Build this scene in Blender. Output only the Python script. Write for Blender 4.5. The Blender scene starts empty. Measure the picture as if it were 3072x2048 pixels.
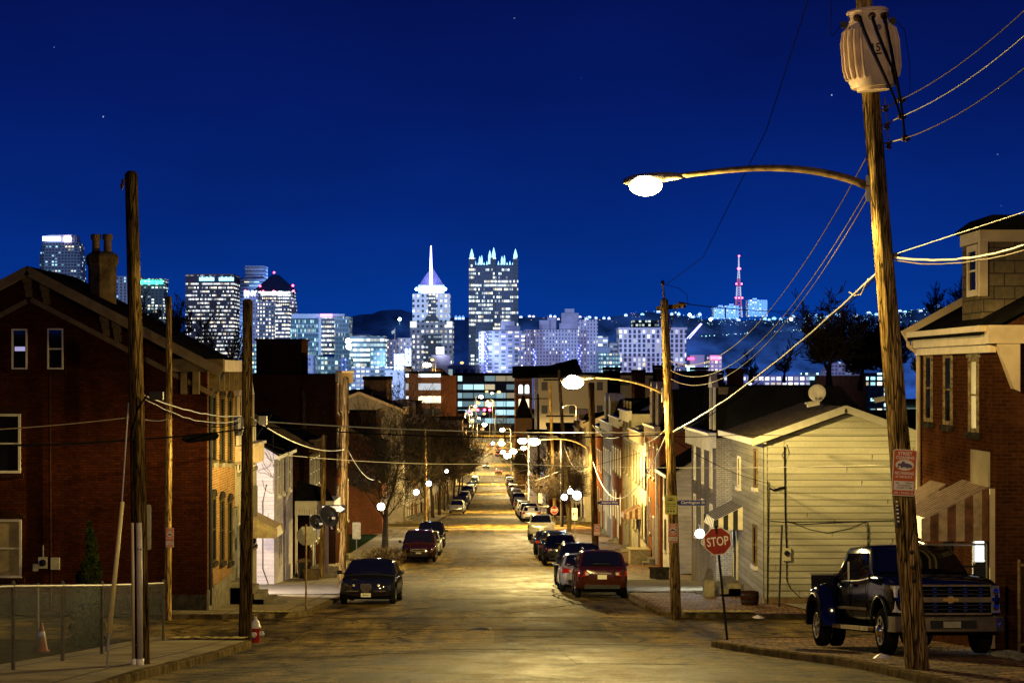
import bpy, bmesh, math, random
from mathutils import Vector, Matrix
random.seed(7)
S = bpy.context.scene
COL = S.collection
FPX, CX, CY = 4800.0, 1135.0, 855.0
R = math.radians

def at(px, py, D):
 """a point of the survey grid: bearing, height angle and distance down the street -> metres"""
 return Vector(((px - CX) / FPX * D, D, (CY - py) / FPX * D))

PROF = [(-40, 1.9), (0, -1.75), (20, -3.6), (31, -4.6), (40, -5.5), (49, -6.34), (58, -6.85), (69, -7.66), (90, -9.1), (118, -10.77),
  (150, -12.1), (185, -13.5), (200, -14.3), (255, -17.3), (345, -20.6), (440, -24.3), (530, -27.0), (620, -27.5), (1600, -27.5),
  (2000, -40), (9000, -40)]

def gz(y):
 for (a, za), (b, zb) in zip(PROF, PROF[1:]):
  if y <= b:
   t = (y - a) / (b - a)
   return za + (zb - za) * t
 return PROF[-1][1]

class MB:
 def __init__(s):
  s.v = []; s.f = []
 def add(s, vs, fs):
  n = len(s.v)
  s.v += [Vector(p) for p in vs]
  s.f += [tuple(i + n for i in f) for f in fs]
  return s
 def box(s, x0, x1, y0, y1, z0, z1):
  return s.add([(x0, y0, z0), (x1, y0, z0), (x1, y1, z0), (x0, y1, z0), (x0, y0, z1), (x1, y0, z1), (x1, y1, z1), (x0, y1, z1)],
     [(0, 3, 2, 1), (4, 5, 6, 7), (0, 1, 5, 4), (1, 2, 6, 5), (2, 3, 7, 6), (3, 0, 4, 7)])
 def bx(s, o, U, V, N, u0, u1, v0, v1, n0, n1):
  o = Vector(o); U = Vector(U); V = Vector(V); N = Vector(N)
  P = lambda a, b, c: o + U * a + V * b + N * c
  return s.add([P(u0, v0, n0), P(u1, v0, n0), P(u1, v1, n0), P(u0, v1, n0), P(u0, v0, n1), P(u1, v0, n1), P(u1, v1, n1), P(u0, v1, n1)],
     [(0, 3, 2, 1), (4, 5, 6, 7), (0, 1, 5, 4), (1, 2, 6, 5), (2, 3, 7, 6), (3, 0, 4, 7)])
 def quad(s, a, b, c, d):
  return s.add([a, b, c, d], [(0, 1, 2, 3)])
 def tube(s, pts, r, n=8, cap=True, jit=0):
  pts = [Vector(p) for p in pts]
  if not isinstance(r, (list, tuple)): r = [r] * len(pts)
  base = len(s.v)
  up = Vector((0.013, 0.021, 1)).normalized()
  for i, p in enumerate(pts):
   d = (pts[min(i + 1, len(pts) - 1)] - pts[max(i - 1, 0)])
   if d.length < 1e-9: d = Vector((0, 0, 1))
   d.normalize()
   a = up.cross(d)
   if a.length < .15: a = Vector((1, 0, 0)).cross(d)
   a.normalize(); b = d.cross(a)
   for k in range(n):
    t = 2 * math.pi * k / n
    rr = r[i] * (1 + (random.uniform(-jit, jit) if jit else 0))
    s.v.append(p + a * math.cos(t) * rr + b * math.sin(t) * rr)
  for i in range(len(pts) - 1):
   for k in range(n):
    q = base + i * n
    s.f.append((q + k, q + (k + 1) % n, q + n + (k + 1) % n, q + n + k))
  if cap:
   s.f.append(tuple(base + k for k in reversed(range(n))))
   q = base + (len(pts) - 1) * n
   s.f.append(tuple(q + k for k in range(n)))
  return s
 def lathe(s, o, A, prof, n=20):
  """prof = (distance along A, radius)"""
  o = Vector(o); A = Vector(A).normalized()
  B = A.cross(Vector((0, 0, 1)))
  if B.length < .1: B = A.cross(Vector((1, 0, 0)))
  B.normalize(); C = A.cross(B)
  base = len(s.v)
  for h, r in prof:
   for k in range(n):
    t = 2 * math.pi * k / n
    s.v.append(o + A * h + B * math.cos(t) * r + C * math.sin(t) * r)
  for i in range(len(prof) - 1):
   for k in range(n):
    q = base + i * n
    s.f.append((q + k, q + (k + 1) % n, q + n + (k + 1) % n, q + n + k))
  s.f.append(tuple(base + k for k in reversed(range(n))))
  q = base + (len(prof) - 1) * n
  s.f.append(tuple(q + k for k in range(n)))
  return s
 def prism(s, o, U, V, N, poly, n0, n1):
  o = Vector(o); U = Vector(U); V = Vector(V); N = Vector(N)
  k = len(poly)
  vs = [o + U * a + V * b + N * n0 for a, b in poly] + [o + U * a + V * b + N * n1 for a, b in poly]
  return s.add(vs, [tuple(reversed(range(k))), tuple(range(k, 2 * k))] + [(i, (i + 1) % k, k + (i + 1) % k, k + i) for i in range(k)])
 def loft(s, rings, cap=True):
  base = len(s.v); n = len(rings[0])
  for r in rings: s.v += [Vector(p) for p in r]
  for i in range(len(rings) - 1):
   for k in range(n):
    q = base + i * n
    s.f.append((q + k, q + (k + 1) % n, q + n + (k + 1) % n, q + n + k))
  if cap:
   s.f.append(tuple(base + k for k in reversed(range(n))))
   q = base + (len(rings) - 1) * n
   s.f.append(tuple(q + k for k in range(n)))
  return s
 def ball(s, o, r, n=8, m=6, sc=(1, 1, 1)):
  o = Vector(o)
  rings = []
  for i in range(m + 1):
   t = math.pi * (i + .001) / (m + .002)
   rings.append([o + Vector((r * sc[0] * math.sin(t) * math.cos(2 * math.pi * k / n), r * sc[1] * math.sin(t) * math.sin(2 * math.pi * k / n), -r * sc[2] * math.cos(t))) for k in range(n)])
  return s.loft(rings)
 def build(s, name, mat, parent=None, smooth=False, sharp=None, mods=None):
  off = wpos(parent)
  me = bpy.data.meshes.new(name)
  if parent is None:      # origin at the thing's foot
   xs = [p.x for p in s.v]; ys = [p.y for p in s.v]; zs = [p.z for p in s.v]
   off = Vector(((min(xs) + max(xs)) / 2, (min(ys) + max(ys)) / 2, min(zs)))
  me.from_pydata([p - off for p in s.v], [], s.f)
  bm = bmesh.new(); bm.from_mesh(me)
  bmesh.ops.recalc_face_normals(bm, faces=bm.faces)
  bm.to_mesh(me); bm.free()
  if smooth:
   me.polygons.foreach_set('use_smooth', [True] * len(me.polygons))
   if sharp is not None:
    me.set_sharp_from_angle(angle=R(sharp))
  me.materials.append(mat)
  o = bpy.data.objects.new(name, me)
  COL.objects.link(o)
  if parent is None: o.location = off
  else: o.parent = parent
  return o

def _split_build(s, name, mat, parent=None, **kw):
 """one object for each separate piece"""
 par = list(range(len(s.v)))
 def find(i):
  while par[i] != i: par[i] = par[par[i]]; i = par[i]
  return i
 for f in s.f:
  for k in f[1:]: par[find(k)] = find(f[0])
 groups = {}
 for f in s.f: groups.setdefault(find(f[0]), []).append(f)
 out = None
 for fs in groups.values():
  b = MB(); mp = {}
  for f in fs:
   for k in f:
    if k not in mp: mp[k] = len(b.v); b.v.append(s.v[k])
   b.f.append(tuple(mp[k] for k in f))
  out = b.build(name, mat, parent, **kw)
 return out
MB.each = _split_build

def wpos(o):
 p = Vector((0, 0, 0))
 while o is not None:
  p = p + o.location; o = o.parent
 return p

def tag(o, label=None, cat=None, group=None, kind=None):
 if label: o['label'] = label
 if cat: o['category'] = cat
 if group: o['group'] = group
 if kind: o['kind'] = kind
 return o

def thing(name, loc, label, cat, group=None):
 o = bpy.data.objects.new(name, None); COL.objects.link(o)
 o.empty_display_size = .3
 o.location = loc
 return tag(o, label, cat, group)

def struct(o):
 o['kind'] = 'structure'; return o

def copy_tree(o, parent=None, skip=()):
 c = o.copy(); COL.objects.link(c); c.parent = parent
 for k in ('label', 'group'):
  if parent is None and k in c: del c[k]
 for ch in list(o.children):
  if ch.type == 'LIGHT' or ch.name.split('.')[0] in skip: continue
  copy_tree(ch, c, skip)
 return c

ORD = ['first', 'second', 'third', 'fourth', 'fifth', 'sixth', 'seventh', 'eighth', 'ninth', 'tenth', 'eleventh', 'twelfth', 'thirteenth',
 'fourteenth', 'fifteenth', 'sixteenth', 'seventeenth', 'eighteenth', 'nineteenth', 'twentieth']
def ordw(i):
 if i < 20: return ORD[i]
 t, u = divmod(i + 1, 10)
 T = {2: 'twent', 3: 'thirt', 4: 'fort', 5: 'fift', 6: 'sixt', 7: 'sevent'}[t]
 return T + 'ieth' if u == 0 else T + 'y-' + ORD[u - 1]

def newmat(name):
 m = bpy.data.materials.new(name); m.use_nodes = True
 nt = m.node_tree; b = nt.nodes['Principled BSDF']
 return m, nt, b
def nd(nt, t, **kw):
 n = nt.nodes.new(t)
 for k, v in kw.items():
  if k.startswith('i_'):
   key = k[2:]
   key = int(key) if key.isdigit() else key.replace('_', ' ')
   n.inputs[key].default_value = v
  else: setattr(n, k, v)
 return n
def mth(nt, op, a, b=None, c=None):
 n = nt.nodes.new('ShaderNodeMath'); n.operation = op
 for i, x in enumerate((a, b, c)):
  if x is None: continue
  if isinstance(x, (int, float)): n.inputs[i].default_value = x
  else: nt.links.new(x, n.inputs[i])
 return n.outputs[0]
def mixc(nt, f, a, b, mode='MIX'):
 n = nt.nodes.new('ShaderNodeMix'); n.data_type = 'RGBA'; n.blend_type = mode
 for i, x in ((0, f), (6, a), (7, b)):
  if isinstance(x, (int, float)): n.inputs[i].default_value = x
  elif isinstance(x, tuple): n.inputs[i].default_value = (*x[:3], 1)
  else: nt.links.new(x, n.inputs[i])
 return n.outputs[2]
def ramp(nt, x, pts):
 n = nt.nodes.new('ShaderNodeValToRGB')
 e = n.color_ramp.elements
 while len(e) < len(pts): e.new(.5)
 for k, (p, c) in enumerate(pts):
  e[k].position = p; e[k].color = (c, c, c, 1) if isinstance(c, (int, float)) else (*c, 1)
 nt.links.new(x, n.inputs[0])
 return n.outputs[0]
def noise(nt, vec, sc, det=4, rough=.55, dist=0):
 n = nd(nt, 'ShaderNodeTexNoise'); n.inputs['Scale'].default_value = sc; n.inputs['Detail'].default_value = det
 n.inputs['Roughness'].default_value = rough; n.inputs['Distortion'].default_value = dist
 if vec is not None: nt.links.new(vec, n.inputs['Vector'])
 return n.outputs[0]
def bump(nt, b, h, dist, strength=1):
 n = nd(nt, 'ShaderNodeBump'); n.inputs['Distance'].default_value = dist; n.inputs['Strength'].default_value = strength
 nt.links.new(h, n.inputs['Height']); nt.links.new(n.outputs[0], b.inputs['Normal'])
def objco(nt):
 return nd(nt, 'ShaderNodeTexCoord').outputs['Object']
def geoco(nt):
 return nd(nt, 'ShaderNodeNewGeometry').outputs['Position']
def scaled(nt, vec, s):
 n = nd(nt, 'ShaderNodeMapping'); n.inputs['Scale'].default_value = s
 nt.links.new(vec, n.inputs['Vector']); return n.outputs[0]
def wallco(nt):
 """wall coordinates in metres: u along the wall, v up"""
 t = nd(nt, 'ShaderNodeTexCoord')
 p = nd(nt, 'ShaderNodeSeparateXYZ'); nt.links.new(t.outputs['Object'], p.inputs[0])
 q = nd(nt, 'ShaderNodeSeparateXYZ'); nt.links.new(t.outputs['Normal'], q.inputs[0])
 ax = mth(nt, 'GREATER_THAN', mth(nt, 'ABSOLUTE', q.outputs[0]), .7)
 u = mth(nt, 'ADD', mth(nt, 'MULTIPLY', p.outputs[0], mth(nt, 'SUBTRACT', 1, ax)), mth(nt, 'MULTIPLY', p.outputs[1], ax))
 c = nd(nt, 'ShaderNodeCombineXYZ'); nt.links.new(u, c.inputs[0]); nt.links.new(p.outputs[2], c.inputs[1])
 return c.outputs[0], u, p.outputs[2], t.outputs['Object']

def plain(name, col, rough=.6, metal=0, var=.25, vs=6., bmp=0, coat=0, spec=.18):
 m, nt, b = newmat(name)
 oc = objco(nt)
 n = noise(nt, oc, vs, 5)
 f = ramp(nt, n, [(.3, 1 - var), (.7, 1 + var * .3)])
 c = mixc(nt, 1, (*col,), f, 'MULTIPLY')
 nt.links.new(c, b.inputs['Base Color'])
 b.inputs['Roughness'].default_value = rough; b.inputs['Metallic'].default_value = metal
 if coat: b.inputs['Coat Weight'].default_value = coat; b.inputs['Coat Roughness'].default_value = .04
 b.inputs['Specular IOR Level'].default_value = 0 if rough >= .65 else spec
 if bmp: bump(nt, b, noise(nt, oc, vs * 6, 4), bmp)
 return m

def emis(name, col, strength, sample=False):
 m, nt, b = newmat(name)
 b.inputs['Base Color'].default_value = (0.02, 0.02, 0.02, 1)
 b.inputs['Emission Color'].default_value = (*col, 1); b.inputs['Emission Strength'].default_value = strength
 if not sample: m.cycles.emission_sampling = 'NONE'
 return m

def brick(name, c1, c2, mortar, bw=.215, rh=.075, ms=.012, stain=.4, bmp=.008, streak=0, rough=.9):
 m, nt, b = newmat(name)
 w, u, z, oc = wallco(nt)
 t = nd(nt, 'ShaderNodeTexBrick')
 t.inputs['Scale'].default_value = 1; t.inputs['Brick Width'].default_value = bw; t.inputs['Row Height'].default_value = rh
 t.inputs['Mortar Size'].default_value = ms; t.inputs['Mortar Smooth'].default_value = .3
 t.inputs['Color1'].default_value = (*c1, 1); t.inputs['Color2'].default_value = (*c2, 1); t.inputs['Mortar'].default_value = (*mortar, 1)
 nt.links.new(w, t.inputs['Vector'])
 n = noise(nt, scaled(nt, oc, (1, 1, .35)), .7, 6, .65)
 f = ramp(nt, n, [(.3, 1 - stain), (.62, 1.0)])
 n2 = noise(nt, oc, 9, 3)
 f2 = ramp(nt, n2, [(.35, .75), (.7, 1.1)])
 c = mixc(nt, 1, mixc(nt, 1, t.outputs[0], f, 'MULTIPLY'), f2, 'MULTIPLY')
 nt.links.new(c, b.inputs['Base Color']); b.inputs['Roughness'].default_value = rough; b.inputs['Specular IOR Level'].default_value = 0
 h = mth(nt, 'ADD', mth(nt, 'SUBTRACT', 1, t.outputs[1]), mth(nt, 'MULTIPLY', n2, .6))
 bump(nt, b, h, bmp)
 return m

def wood(name, ca, cb, sc=14., bmp=.012):
 m, nt, b = newmat(name)
 oc = objco(nt)
 g = noise(nt, scaled(nt, oc, (1, 1, .045)), sc * 1.6, 6, .7, .3)
 g2 = noise(nt, scaled(nt, oc, (1, 1, .12)), sc * .5, 4, .6)
 v = nd(nt, 'ShaderNodeTexVoronoi'); v.feature = 'DISTANCE_TO_EDGE'; v.inputs['Scale'].default_value = sc * 1.3
 nt.links.new(scaled(nt, oc, (1, 1, .05)), v.inputs['Vector'])
 crack = ramp(nt, v.outputs['Distance'], [(.0, .12), (.10, 1.)])
 f = ramp(nt, g, [(.39, 0.), (.60, 1.)])
 c = mixc(nt, f, ca, cb)
 c = mixc(nt, 1, c, ramp(nt, g2, [(.36, .35), (.56, 1.1)]), 'MULTIPLY')
 c = mixc(nt, 1, c, crack, 'MULTIPLY')
 nt.links.new(c, b.inputs['Base Color']); b.inputs['Roughness'].default_value = .85; b.inputs['Specular IOR Level'].default_value = 0
 bump(nt, b, mth(nt, 'ADD', g, crack), bmp)
 return m

def siding(name, col, pitch=.2, dirt=.3, bmp=.012, rough=.6):
 m, nt, b = newmat(name)
 w, u, z, oc = wallco(nt)
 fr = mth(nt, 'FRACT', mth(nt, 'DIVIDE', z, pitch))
 line = ramp(nt, fr, [(0., .45), (.05, .9), (.1, 1.)])  # shade at each lap painted into the colour as a dark line
 n = noise(nt, scaled(nt, oc, (.5, .5, 2.2)), 1.3, 6, .65)
 f = ramp(nt, n, [(.32, 1 - dirt), (.6, 1.05)])
 sp = noise(nt, oc, 14, 3)
 c = mixc(nt, 1, mixc(nt, 1, col, f, 'MULTIPLY'), ramp(nt, sp, [(.25, .8), (.5, 1.)]), 'MULTIPLY')
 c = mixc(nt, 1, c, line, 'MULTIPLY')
 nt.links.new(c, b.inputs['Base Color']); b.inputs['Roughness'].default_value = rough; b.inputs['Specular IOR Level'].default_value = 0
 bump(nt, b, mth(nt, 'SUBTRACT', 1, fr), bmp)
 return m

def tower_mat(name, wall, glass, pu, pz, fu, fz, lit, strength=2.2, col=(.72, .88, 1.), row=.35, rough=.6, ou=.13, warm=.2):
 """curtain wall: a grid of window panes, some of them lit from inside"""
 if pu < 10: pu *= .84; pz *= .88
 m, nt, b = newmat(name)
 w, u, z, oc = wallco(nt)
 cu = mth(nt, 'ADD', mth(nt, 'DIVIDE', u, pu), ou); cz = mth(nt, 'ADD', mth(nt, 'DIVIDE', z, pz), .07)
 iu = mth(nt, 'LESS_THAN', mth(nt, 'FRACT', cu), fu); iz = mth(nt, 'LESS_THAN', mth(nt, 'FRACT', cz), fz)
 q = nd(nt, 'ShaderNodeSeparateXYZ'); t = nd(nt, 'ShaderNodeTexCoord'); nt.links.new(t.outputs['Normal'], q.inputs[0])
 side = mth(nt, 'LESS_THAN', mth(nt, 'ABSOLUTE', q.outputs[2]), .6)
 ins = mth(nt, 'MULTIPLY', mth(nt, 'MULTIPLY', iu, iz), side)
 c = nd(nt, 'ShaderNodeCombineXYZ'); nt.links.new(mth(nt, 'FLOOR', cu), c.inputs[0]); nt.links.new(mth(nt, 'FLOOR', cz), c.inputs[1])
 wn = nd(nt, 'ShaderNodeTexWhiteNoise'); wn.noise_dimensions = '3D'; nt.links.new(c.outputs[0], wn.inputs['Vector'])
 c2 = nd(nt, 'ShaderNodeCombineXYZ'); nt.links.new(mth(nt, 'FLOOR', cz), c2.inputs[1])
 nt.links.new(mth(nt, 'FLOOR', mth(nt, 'DIVIDE', cu, 4.7)), c2.inputs[0])
 rn = nd(nt, 'ShaderNodeTexWhiteNoise'); rn.noise_dimensions = '3D'; nt.links.new(c2.outputs[0], rn.inputs['Vector'])
 v = mth(nt, 'ADD', mth(nt, 'MULTIPLY', wn.outputs[0], 1 - row), mth(nt, 'MULTIPLY', rn.outputs[0], row))
 on = mth(nt, 'LESS_THAN', v, lit)
 sp = nd(nt, 'ShaderNodeSeparateColor'); nt.links.new(wn.outputs['Color'], sp.inputs[0])
 st = mth(nt, 'MULTIPLY', mth(nt, 'MULTIPLY', ins, on), mth(nt, 'MULTIPLY_ADD', mth(nt, 'POWER', sp.outputs[1], 1.5), strength * .9, strength * .13))
 nt.links.new(mixc(nt, ins, wall, glass), b.inputs['Base Color'])
 ec = mixc(nt, mth(nt, 'LESS_THAN', sp.outputs[2], warm), col, (1., .82, .5))
 nt.links.new(ec, b.inputs['Emission Color']); nt.links.new(st, b.inputs['Emission Strength'])
 b.inputs['Roughness'].default_value = rough
 m.cycles.emission_sampling = 'NONE'
 return m

M = {}
M['pole'] = wood('weathered_pole_wood', (.14, .08, .022), (.58, .38, .13), 21, .03)
M['pole_dark'] = wood('old_pole_wood', (.022, .014, .006), (.16, .10, .036), 21, .03)
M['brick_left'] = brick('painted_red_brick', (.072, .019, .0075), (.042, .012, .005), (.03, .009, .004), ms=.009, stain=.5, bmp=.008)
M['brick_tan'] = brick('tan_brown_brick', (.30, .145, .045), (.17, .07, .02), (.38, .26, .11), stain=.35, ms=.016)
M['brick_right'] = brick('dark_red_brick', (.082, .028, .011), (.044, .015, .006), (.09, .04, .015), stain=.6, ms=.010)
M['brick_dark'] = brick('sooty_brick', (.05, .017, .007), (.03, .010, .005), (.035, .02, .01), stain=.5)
M['brick_red'] = brick('red_brick', (.22, .06, .02), (.14, .035, .012), (.2, .12, .06), stain=.4)
M['brick_orange'] = brick('orange_brick', (.42, .18, .06), (.34, .13, .045), (.35, .22, .12), stain=.25)
M['brick_grey'] = brick('painted_grey_brick', (.38, .33, .23), (.30, .26, .18), (.16, .13, .09), stain=.35)
M['brick_cream'] = brick('painted_cream_brick', (.52, .46, .28), (.46, .4, .24), (.36, .3, .18), stain=.3)
M['stucco'] = plain('tan_stucco', (.33, .27, .17), .9, var=.35, vs=1.2, bmp=.005)
M['roof'] = plain('dark_roofing', (.010, .009, .007), 1., var=.4, vs=2, bmp=.01, spec=0)
M['white_trim'] = plain('off_white_trim', (.50, .45, .34), .55, var=.25, vs=3)
M['tan_trim'] = plain('tan_painted_trim', (.46, .35, .21), .6, var=.2, vs=3)
M['brown_trim'] = plain('dull_brown_trim', (.15, .105, .05), .7, var=.4, vs=4)
M['stone'] = plain('grey_foundation_stone', (.22, .19, .12), .9, var=.5, vs=4, bmp=.02)
M['dark_stone'] = plain('dark_rubble_stone', (.05, .042, .03), .95, var=.7, vs=5, bmp=.05)
M['conc'] = plain('old_concrete', (.30, .26, .17), .9, var=.35, vs=2.5, bmp=.004)
M['black_metal'] = plain('black_metal', (.015, .014, .013), .5, var=.2)
M['steel'] = plain('galvanised_steel', (.30, .28, .24), .45, .6, var=.3, vs=8)
M['rust'] = plain('rust_streaked_steel', (.32, .21, .08), .6, .2, var=.7, vs=7)
M['wire_dark'] = plain('black_cable', (.006, .006, .005), .8, spec=.05)
M['wire_light'] = plain('bare_aluminium_cable', (.36, .34, .28), .45, .35, var=.3)
M['rubber'] = plain('tyre_rubber', (.012, .012, .012), .8, var=.2)
M['chrome'] = plain('chrome', (.75, .72, .68), .12, 1., var=.1)
M['bark'] = plain('dark_bark', (.045, .034, .022), .95, var=.5, vs=9, bmp=.01)
M['leaf'] = plain('evergreen_needles', (.045, .06, .014), .9, var=.6, vs=14)
M['dryleaf'] = plain('dry_brown_leaves', (.14, .09, .03), .9, var=.6, vs=14)
def glassmat(name, col=(.006, .006, .008), rough=.06):
 m, nt, b = newmat(name)
 b.inputs['Base Color'].default_value = (*col, 1); b.inputs['Roughness'].default_value = rough
 b.inputs['Specular IOR Level'].default_value = .3
 nz = noise(nt, objco(nt), 1.6, 2); bump(nt, b, nz, .01)
 return m
M['glass'] = glassmat('dark_window_glass')
M['carglass'] = glassmat('tinted_car_glass', (.004, .004, .005), .03)
M['curtain'] = plain('pale_curtain_behind_glass', (.27, .21, .10), .5, var=.45, vs=3)
M['pane_lit_white'] = emis('lit_white_pane', (.85, .95, 1.), 2.6)
M['pane_lit_warm'] = emis('lit_warm_pane', (1., .78, .42), 1.6)
LAMP_BACK = 10500; HAZE = 0; CITY_FILL = 3.6e6
def sheet(name, mat, xs, ys, zf):
 b = MB()
 n = len(xs)
 b.v = [Vector((x(y) if callable(x) else x, y, zf(x(y) if callable(x) else x, y))) for y in ys for x in xs]
 b.f = [(j * n + i, j * n + i + 1, (j + 1) * n + i + 1, (j + 1) * n + i) for j in range(len(ys) - 1) for i in range(n - 1)]
 return struct(b.build(name, mat, None, smooth=True))

def asphalt(k_=1., nm='worn_asphalt'):
 m, nt, b = newmat(nm)
 g = geoco(nt)
 fine = noise(nt, scaled(nt, g, (1, .3, 1)), 22, 4, .75)
 big = noise(nt, scaled(nt, g, (1, .35, 1)), .8, 6, .65)
 streak = noise(nt, scaled(nt, g, (1, .06, 1)), 1.6, 5, .6)
 c = mixc(nt, ramp(nt, big, [(.36, 0.), (.62, 1.)]), (.055, .037, .008), (.23, .152, .034))
 c = mixc(nt, 1, c, ramp(nt, streak, [(.36, .5), (.56, 1.15)]), 'MULTIPLY')
 c = mixc(nt, 1, c, ramp(nt, fine, [(.35, .4), (.65, 1.45)]), 'MULTIPLY')
 # squarish repair patches
 sp = nd(nt, 'ShaderNodeSeparateXYZ'); nt.links.new(g, sp.inputs[0])
 cb = nd(nt, 'ShaderNodeCombineXYZ')
 nt.links.new(mth(nt, 'FLOOR', mth(nt, 'MULTIPLY', sp.outputs[0], .42)), cb.inputs[0])
 nt.links.new(mth(nt, 'FLOOR', mth(nt, 'MULTIPLY', sp.outputs[1], .17)), cb.inputs[1])
 wn = nd(nt, 'ShaderNodeTexWhiteNoise'); nt.links.new(cb.outputs[0], wn.inputs['Vector'])
 patch = ramp(nt, wn.outputs[0], [(.0, .62), (.13, .66), (.14, 1.), (.88, 1.), (.9, 1.25)])
 c = mixc(nt, 1, c, patch, 'MULTIPLY')
 # cracks
 v = nd(nt, 'ShaderNodeTexVoronoi'); v.feature = 'DISTANCE_TO_EDGE'; v.inputs['Scale'].default_value = .55
 wv = nd(nt, 'ShaderNodeVectorMath'); wv.operation = 'ADD'
 nn = nd(nt, 'ShaderNodeTexNoise'); nn.inputs['Scale'].default_value = 1.4; nn.inputs['Detail'].default_value = 5
 nt.links.new(g, nn.inputs['Vector'])
 sc2 = nd(nt, 'ShaderNodeVectorMath'); sc2.operation = 'SCALE'; sc2.inputs['Scale'].default_value = 1.1
 nt.links.new(nn.outputs['Color'], sc2.inputs[0]); nt.links.new(g, wv.inputs[0]); nt.links.new(sc2.outputs[0], wv.inputs[1])
 nt.links.new(wv.outputs[0], v.inputs['Vector'])
 cr = ramp(nt, v.outputs['Distance'], [(.0, .15), (.03, .3), (.05, 1.)])
 c = mixc(nt, 1, c, cr, 'MULTIPLY')
 c = mixc(nt, 1, c, (k_, k_, k_), 'MULTIPLY')
 nt.links.new(c, b.inputs['Base Color'])
 nt.links.new(ramp(nt, big, [(.3, .62), (.7, .85)]), b.inputs['Roughness']); b.inputs['Specular IOR Level'].default_value = .02
 bump(nt, b, mth(nt, 'ADD', mth(nt, 'MULTIPLY', fine, .6), cr), .006)
 return m
M['asphalt'] = asphalt()

def slabs(name, col, lx, ly, gap=.02):
 m, nt, b = newmat(name)
 g = geoco(nt)
 sp = nd(nt, 'ShaderNodeSeparateXYZ'); nt.links.new(g, sp.inputs[0])
 fx = mth(nt, 'FRACT', mth(nt, 'DIVIDE', sp.outputs[0], lx)); fy = mth(nt, 'FRACT', mth(nt, 'DIVIDE', sp.outputs[1], ly))
 j = mth(nt, 'MULTIPLY', mth(nt, 'GREATER_THAN', fx, gap / lx), mth(nt, 'GREATER_THAN', fy, gap / ly))
 n = noise(nt, g, 1.1, 6, .65); n2 = noise(nt, g, 30, 3)
 c = mixc(nt, 1, col, ramp(nt, n, [(.3, .5), (.65, 1.15)]), 'MULTIPLY')
 c = mixc(nt, 1, c, ramp(nt, n2, [(.3, .75), (.7, 1.15)]), 'MULTIPLY')
 c = mixc(nt, j, (.03, .025, .015), c)
 nt.links.new(c, b.inputs['Base Color']); b.inputs['Roughness'].default_value = .85; b.inputs['Specular IOR Level'].default_value = .02
 bump(nt, b, mth(nt, 'ADD', j, mth(nt, 'MULTIPLY', n2, .4)), .01)
 return m
M['walk'] = slabs('concrete_slabs', (.29, .23, .11), 1.5, 1.5, .04)

def pavers():
 m, nt, b = newmat('uneven_brick_paving')
 g = geoco(nt)
 nn = nd(nt, 'ShaderNodeTexNoise'); nn.inputs['Scale'].default_value = 1.1; nt.links.new(g, nn.inputs['Vector'])
 sc2 = nd(nt, 'ShaderNodeVectorMath'); sc2.operation = 'SCALE'; sc2.inputs['Scale'].default_value = .35
 ad = nd(nt, 'ShaderNodeVectorMath'); ad.operation = 'ADD'
 nt.links.new(nn.outputs['Color'], sc2.inputs[0]); nt.links.new(g, ad.inputs[0]); nt.links.new(sc2.outputs[0], ad.inputs[1])
 mp = nd(nt, 'ShaderNodeMapping'); mp.inputs['Rotation'].default_value = (0, 0, .12); nt.links.new(ad.outputs[0], mp.inputs[0])
 t = nd(nt, 'ShaderNodeTexBrick'); nt.links.new(mp.outputs[0], t.inputs['Vector'])
 t.inputs['Scale'].default_value = 1; t.inputs['Brick Width'].default_value = .34; t.inputs['Row Height'].default_value = .3
 t.inputs['Mortar Size'].default_value = .03; t.inputs['Mortar Smooth'].default_value = .4
 t.inputs['Color1'].default_value = (.34, .18, .055, 1); t.inputs['Color2'].default_value = (.10, .05, .018, 1); t.inputs['Mortar'].default_value = (.015, .011, .006, 1)
 n = noise(nt, g, 1.4, 6, .7)
 c = mixc(nt, 1, t.outputs[0], ramp(nt, n, [(.3, .4), (.65, 1.2)]), 'MULTIPLY')
 nt.links.new(c, b.inputs['Base Color']); b.inputs['Roughness'].default_value = .75; b.inputs['Specular IOR Level'].default_value = .03
 bump(nt, b, mth(nt, 'ADD', mth(nt, 'SUBTRACT', 1, t.outputs[1]), mth(nt, 'MULTIPLY', n, 2)), .02)
 return m
M['pavers'] = pavers()
M['soil'] = plain('dark_soil', (.035, .024, .010), 1., var=.8, vs=2.2, bmp=.05, spec=0)

def ysteps(a, b):
 ys = []; y = a
 while y < b:
  ys.append(y); y += 1.0 if y < 130 else (4 if y < 400 else 25)
 ys.append(b); return ys

sheet('terrain', M['soil'], [-4000, -600, -120, -30, 30, 120, 600, 4000], [-60, -20] + ysteps(0, 600) + [900, 1600, 2000, 3000, 9000], lambda x, y: gz(y) - .35)
sheet('road', M['asphalt'], [-26, -12, -5.3, -2.6, 0, 2.4, 4.7, 12, 26], ysteps(-14, 900) + [1400], lambda x, y: gz(y) + .05 * math.cos(max(-1.5, min(1.5, x / 5.0 * 1.2))) )

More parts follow.
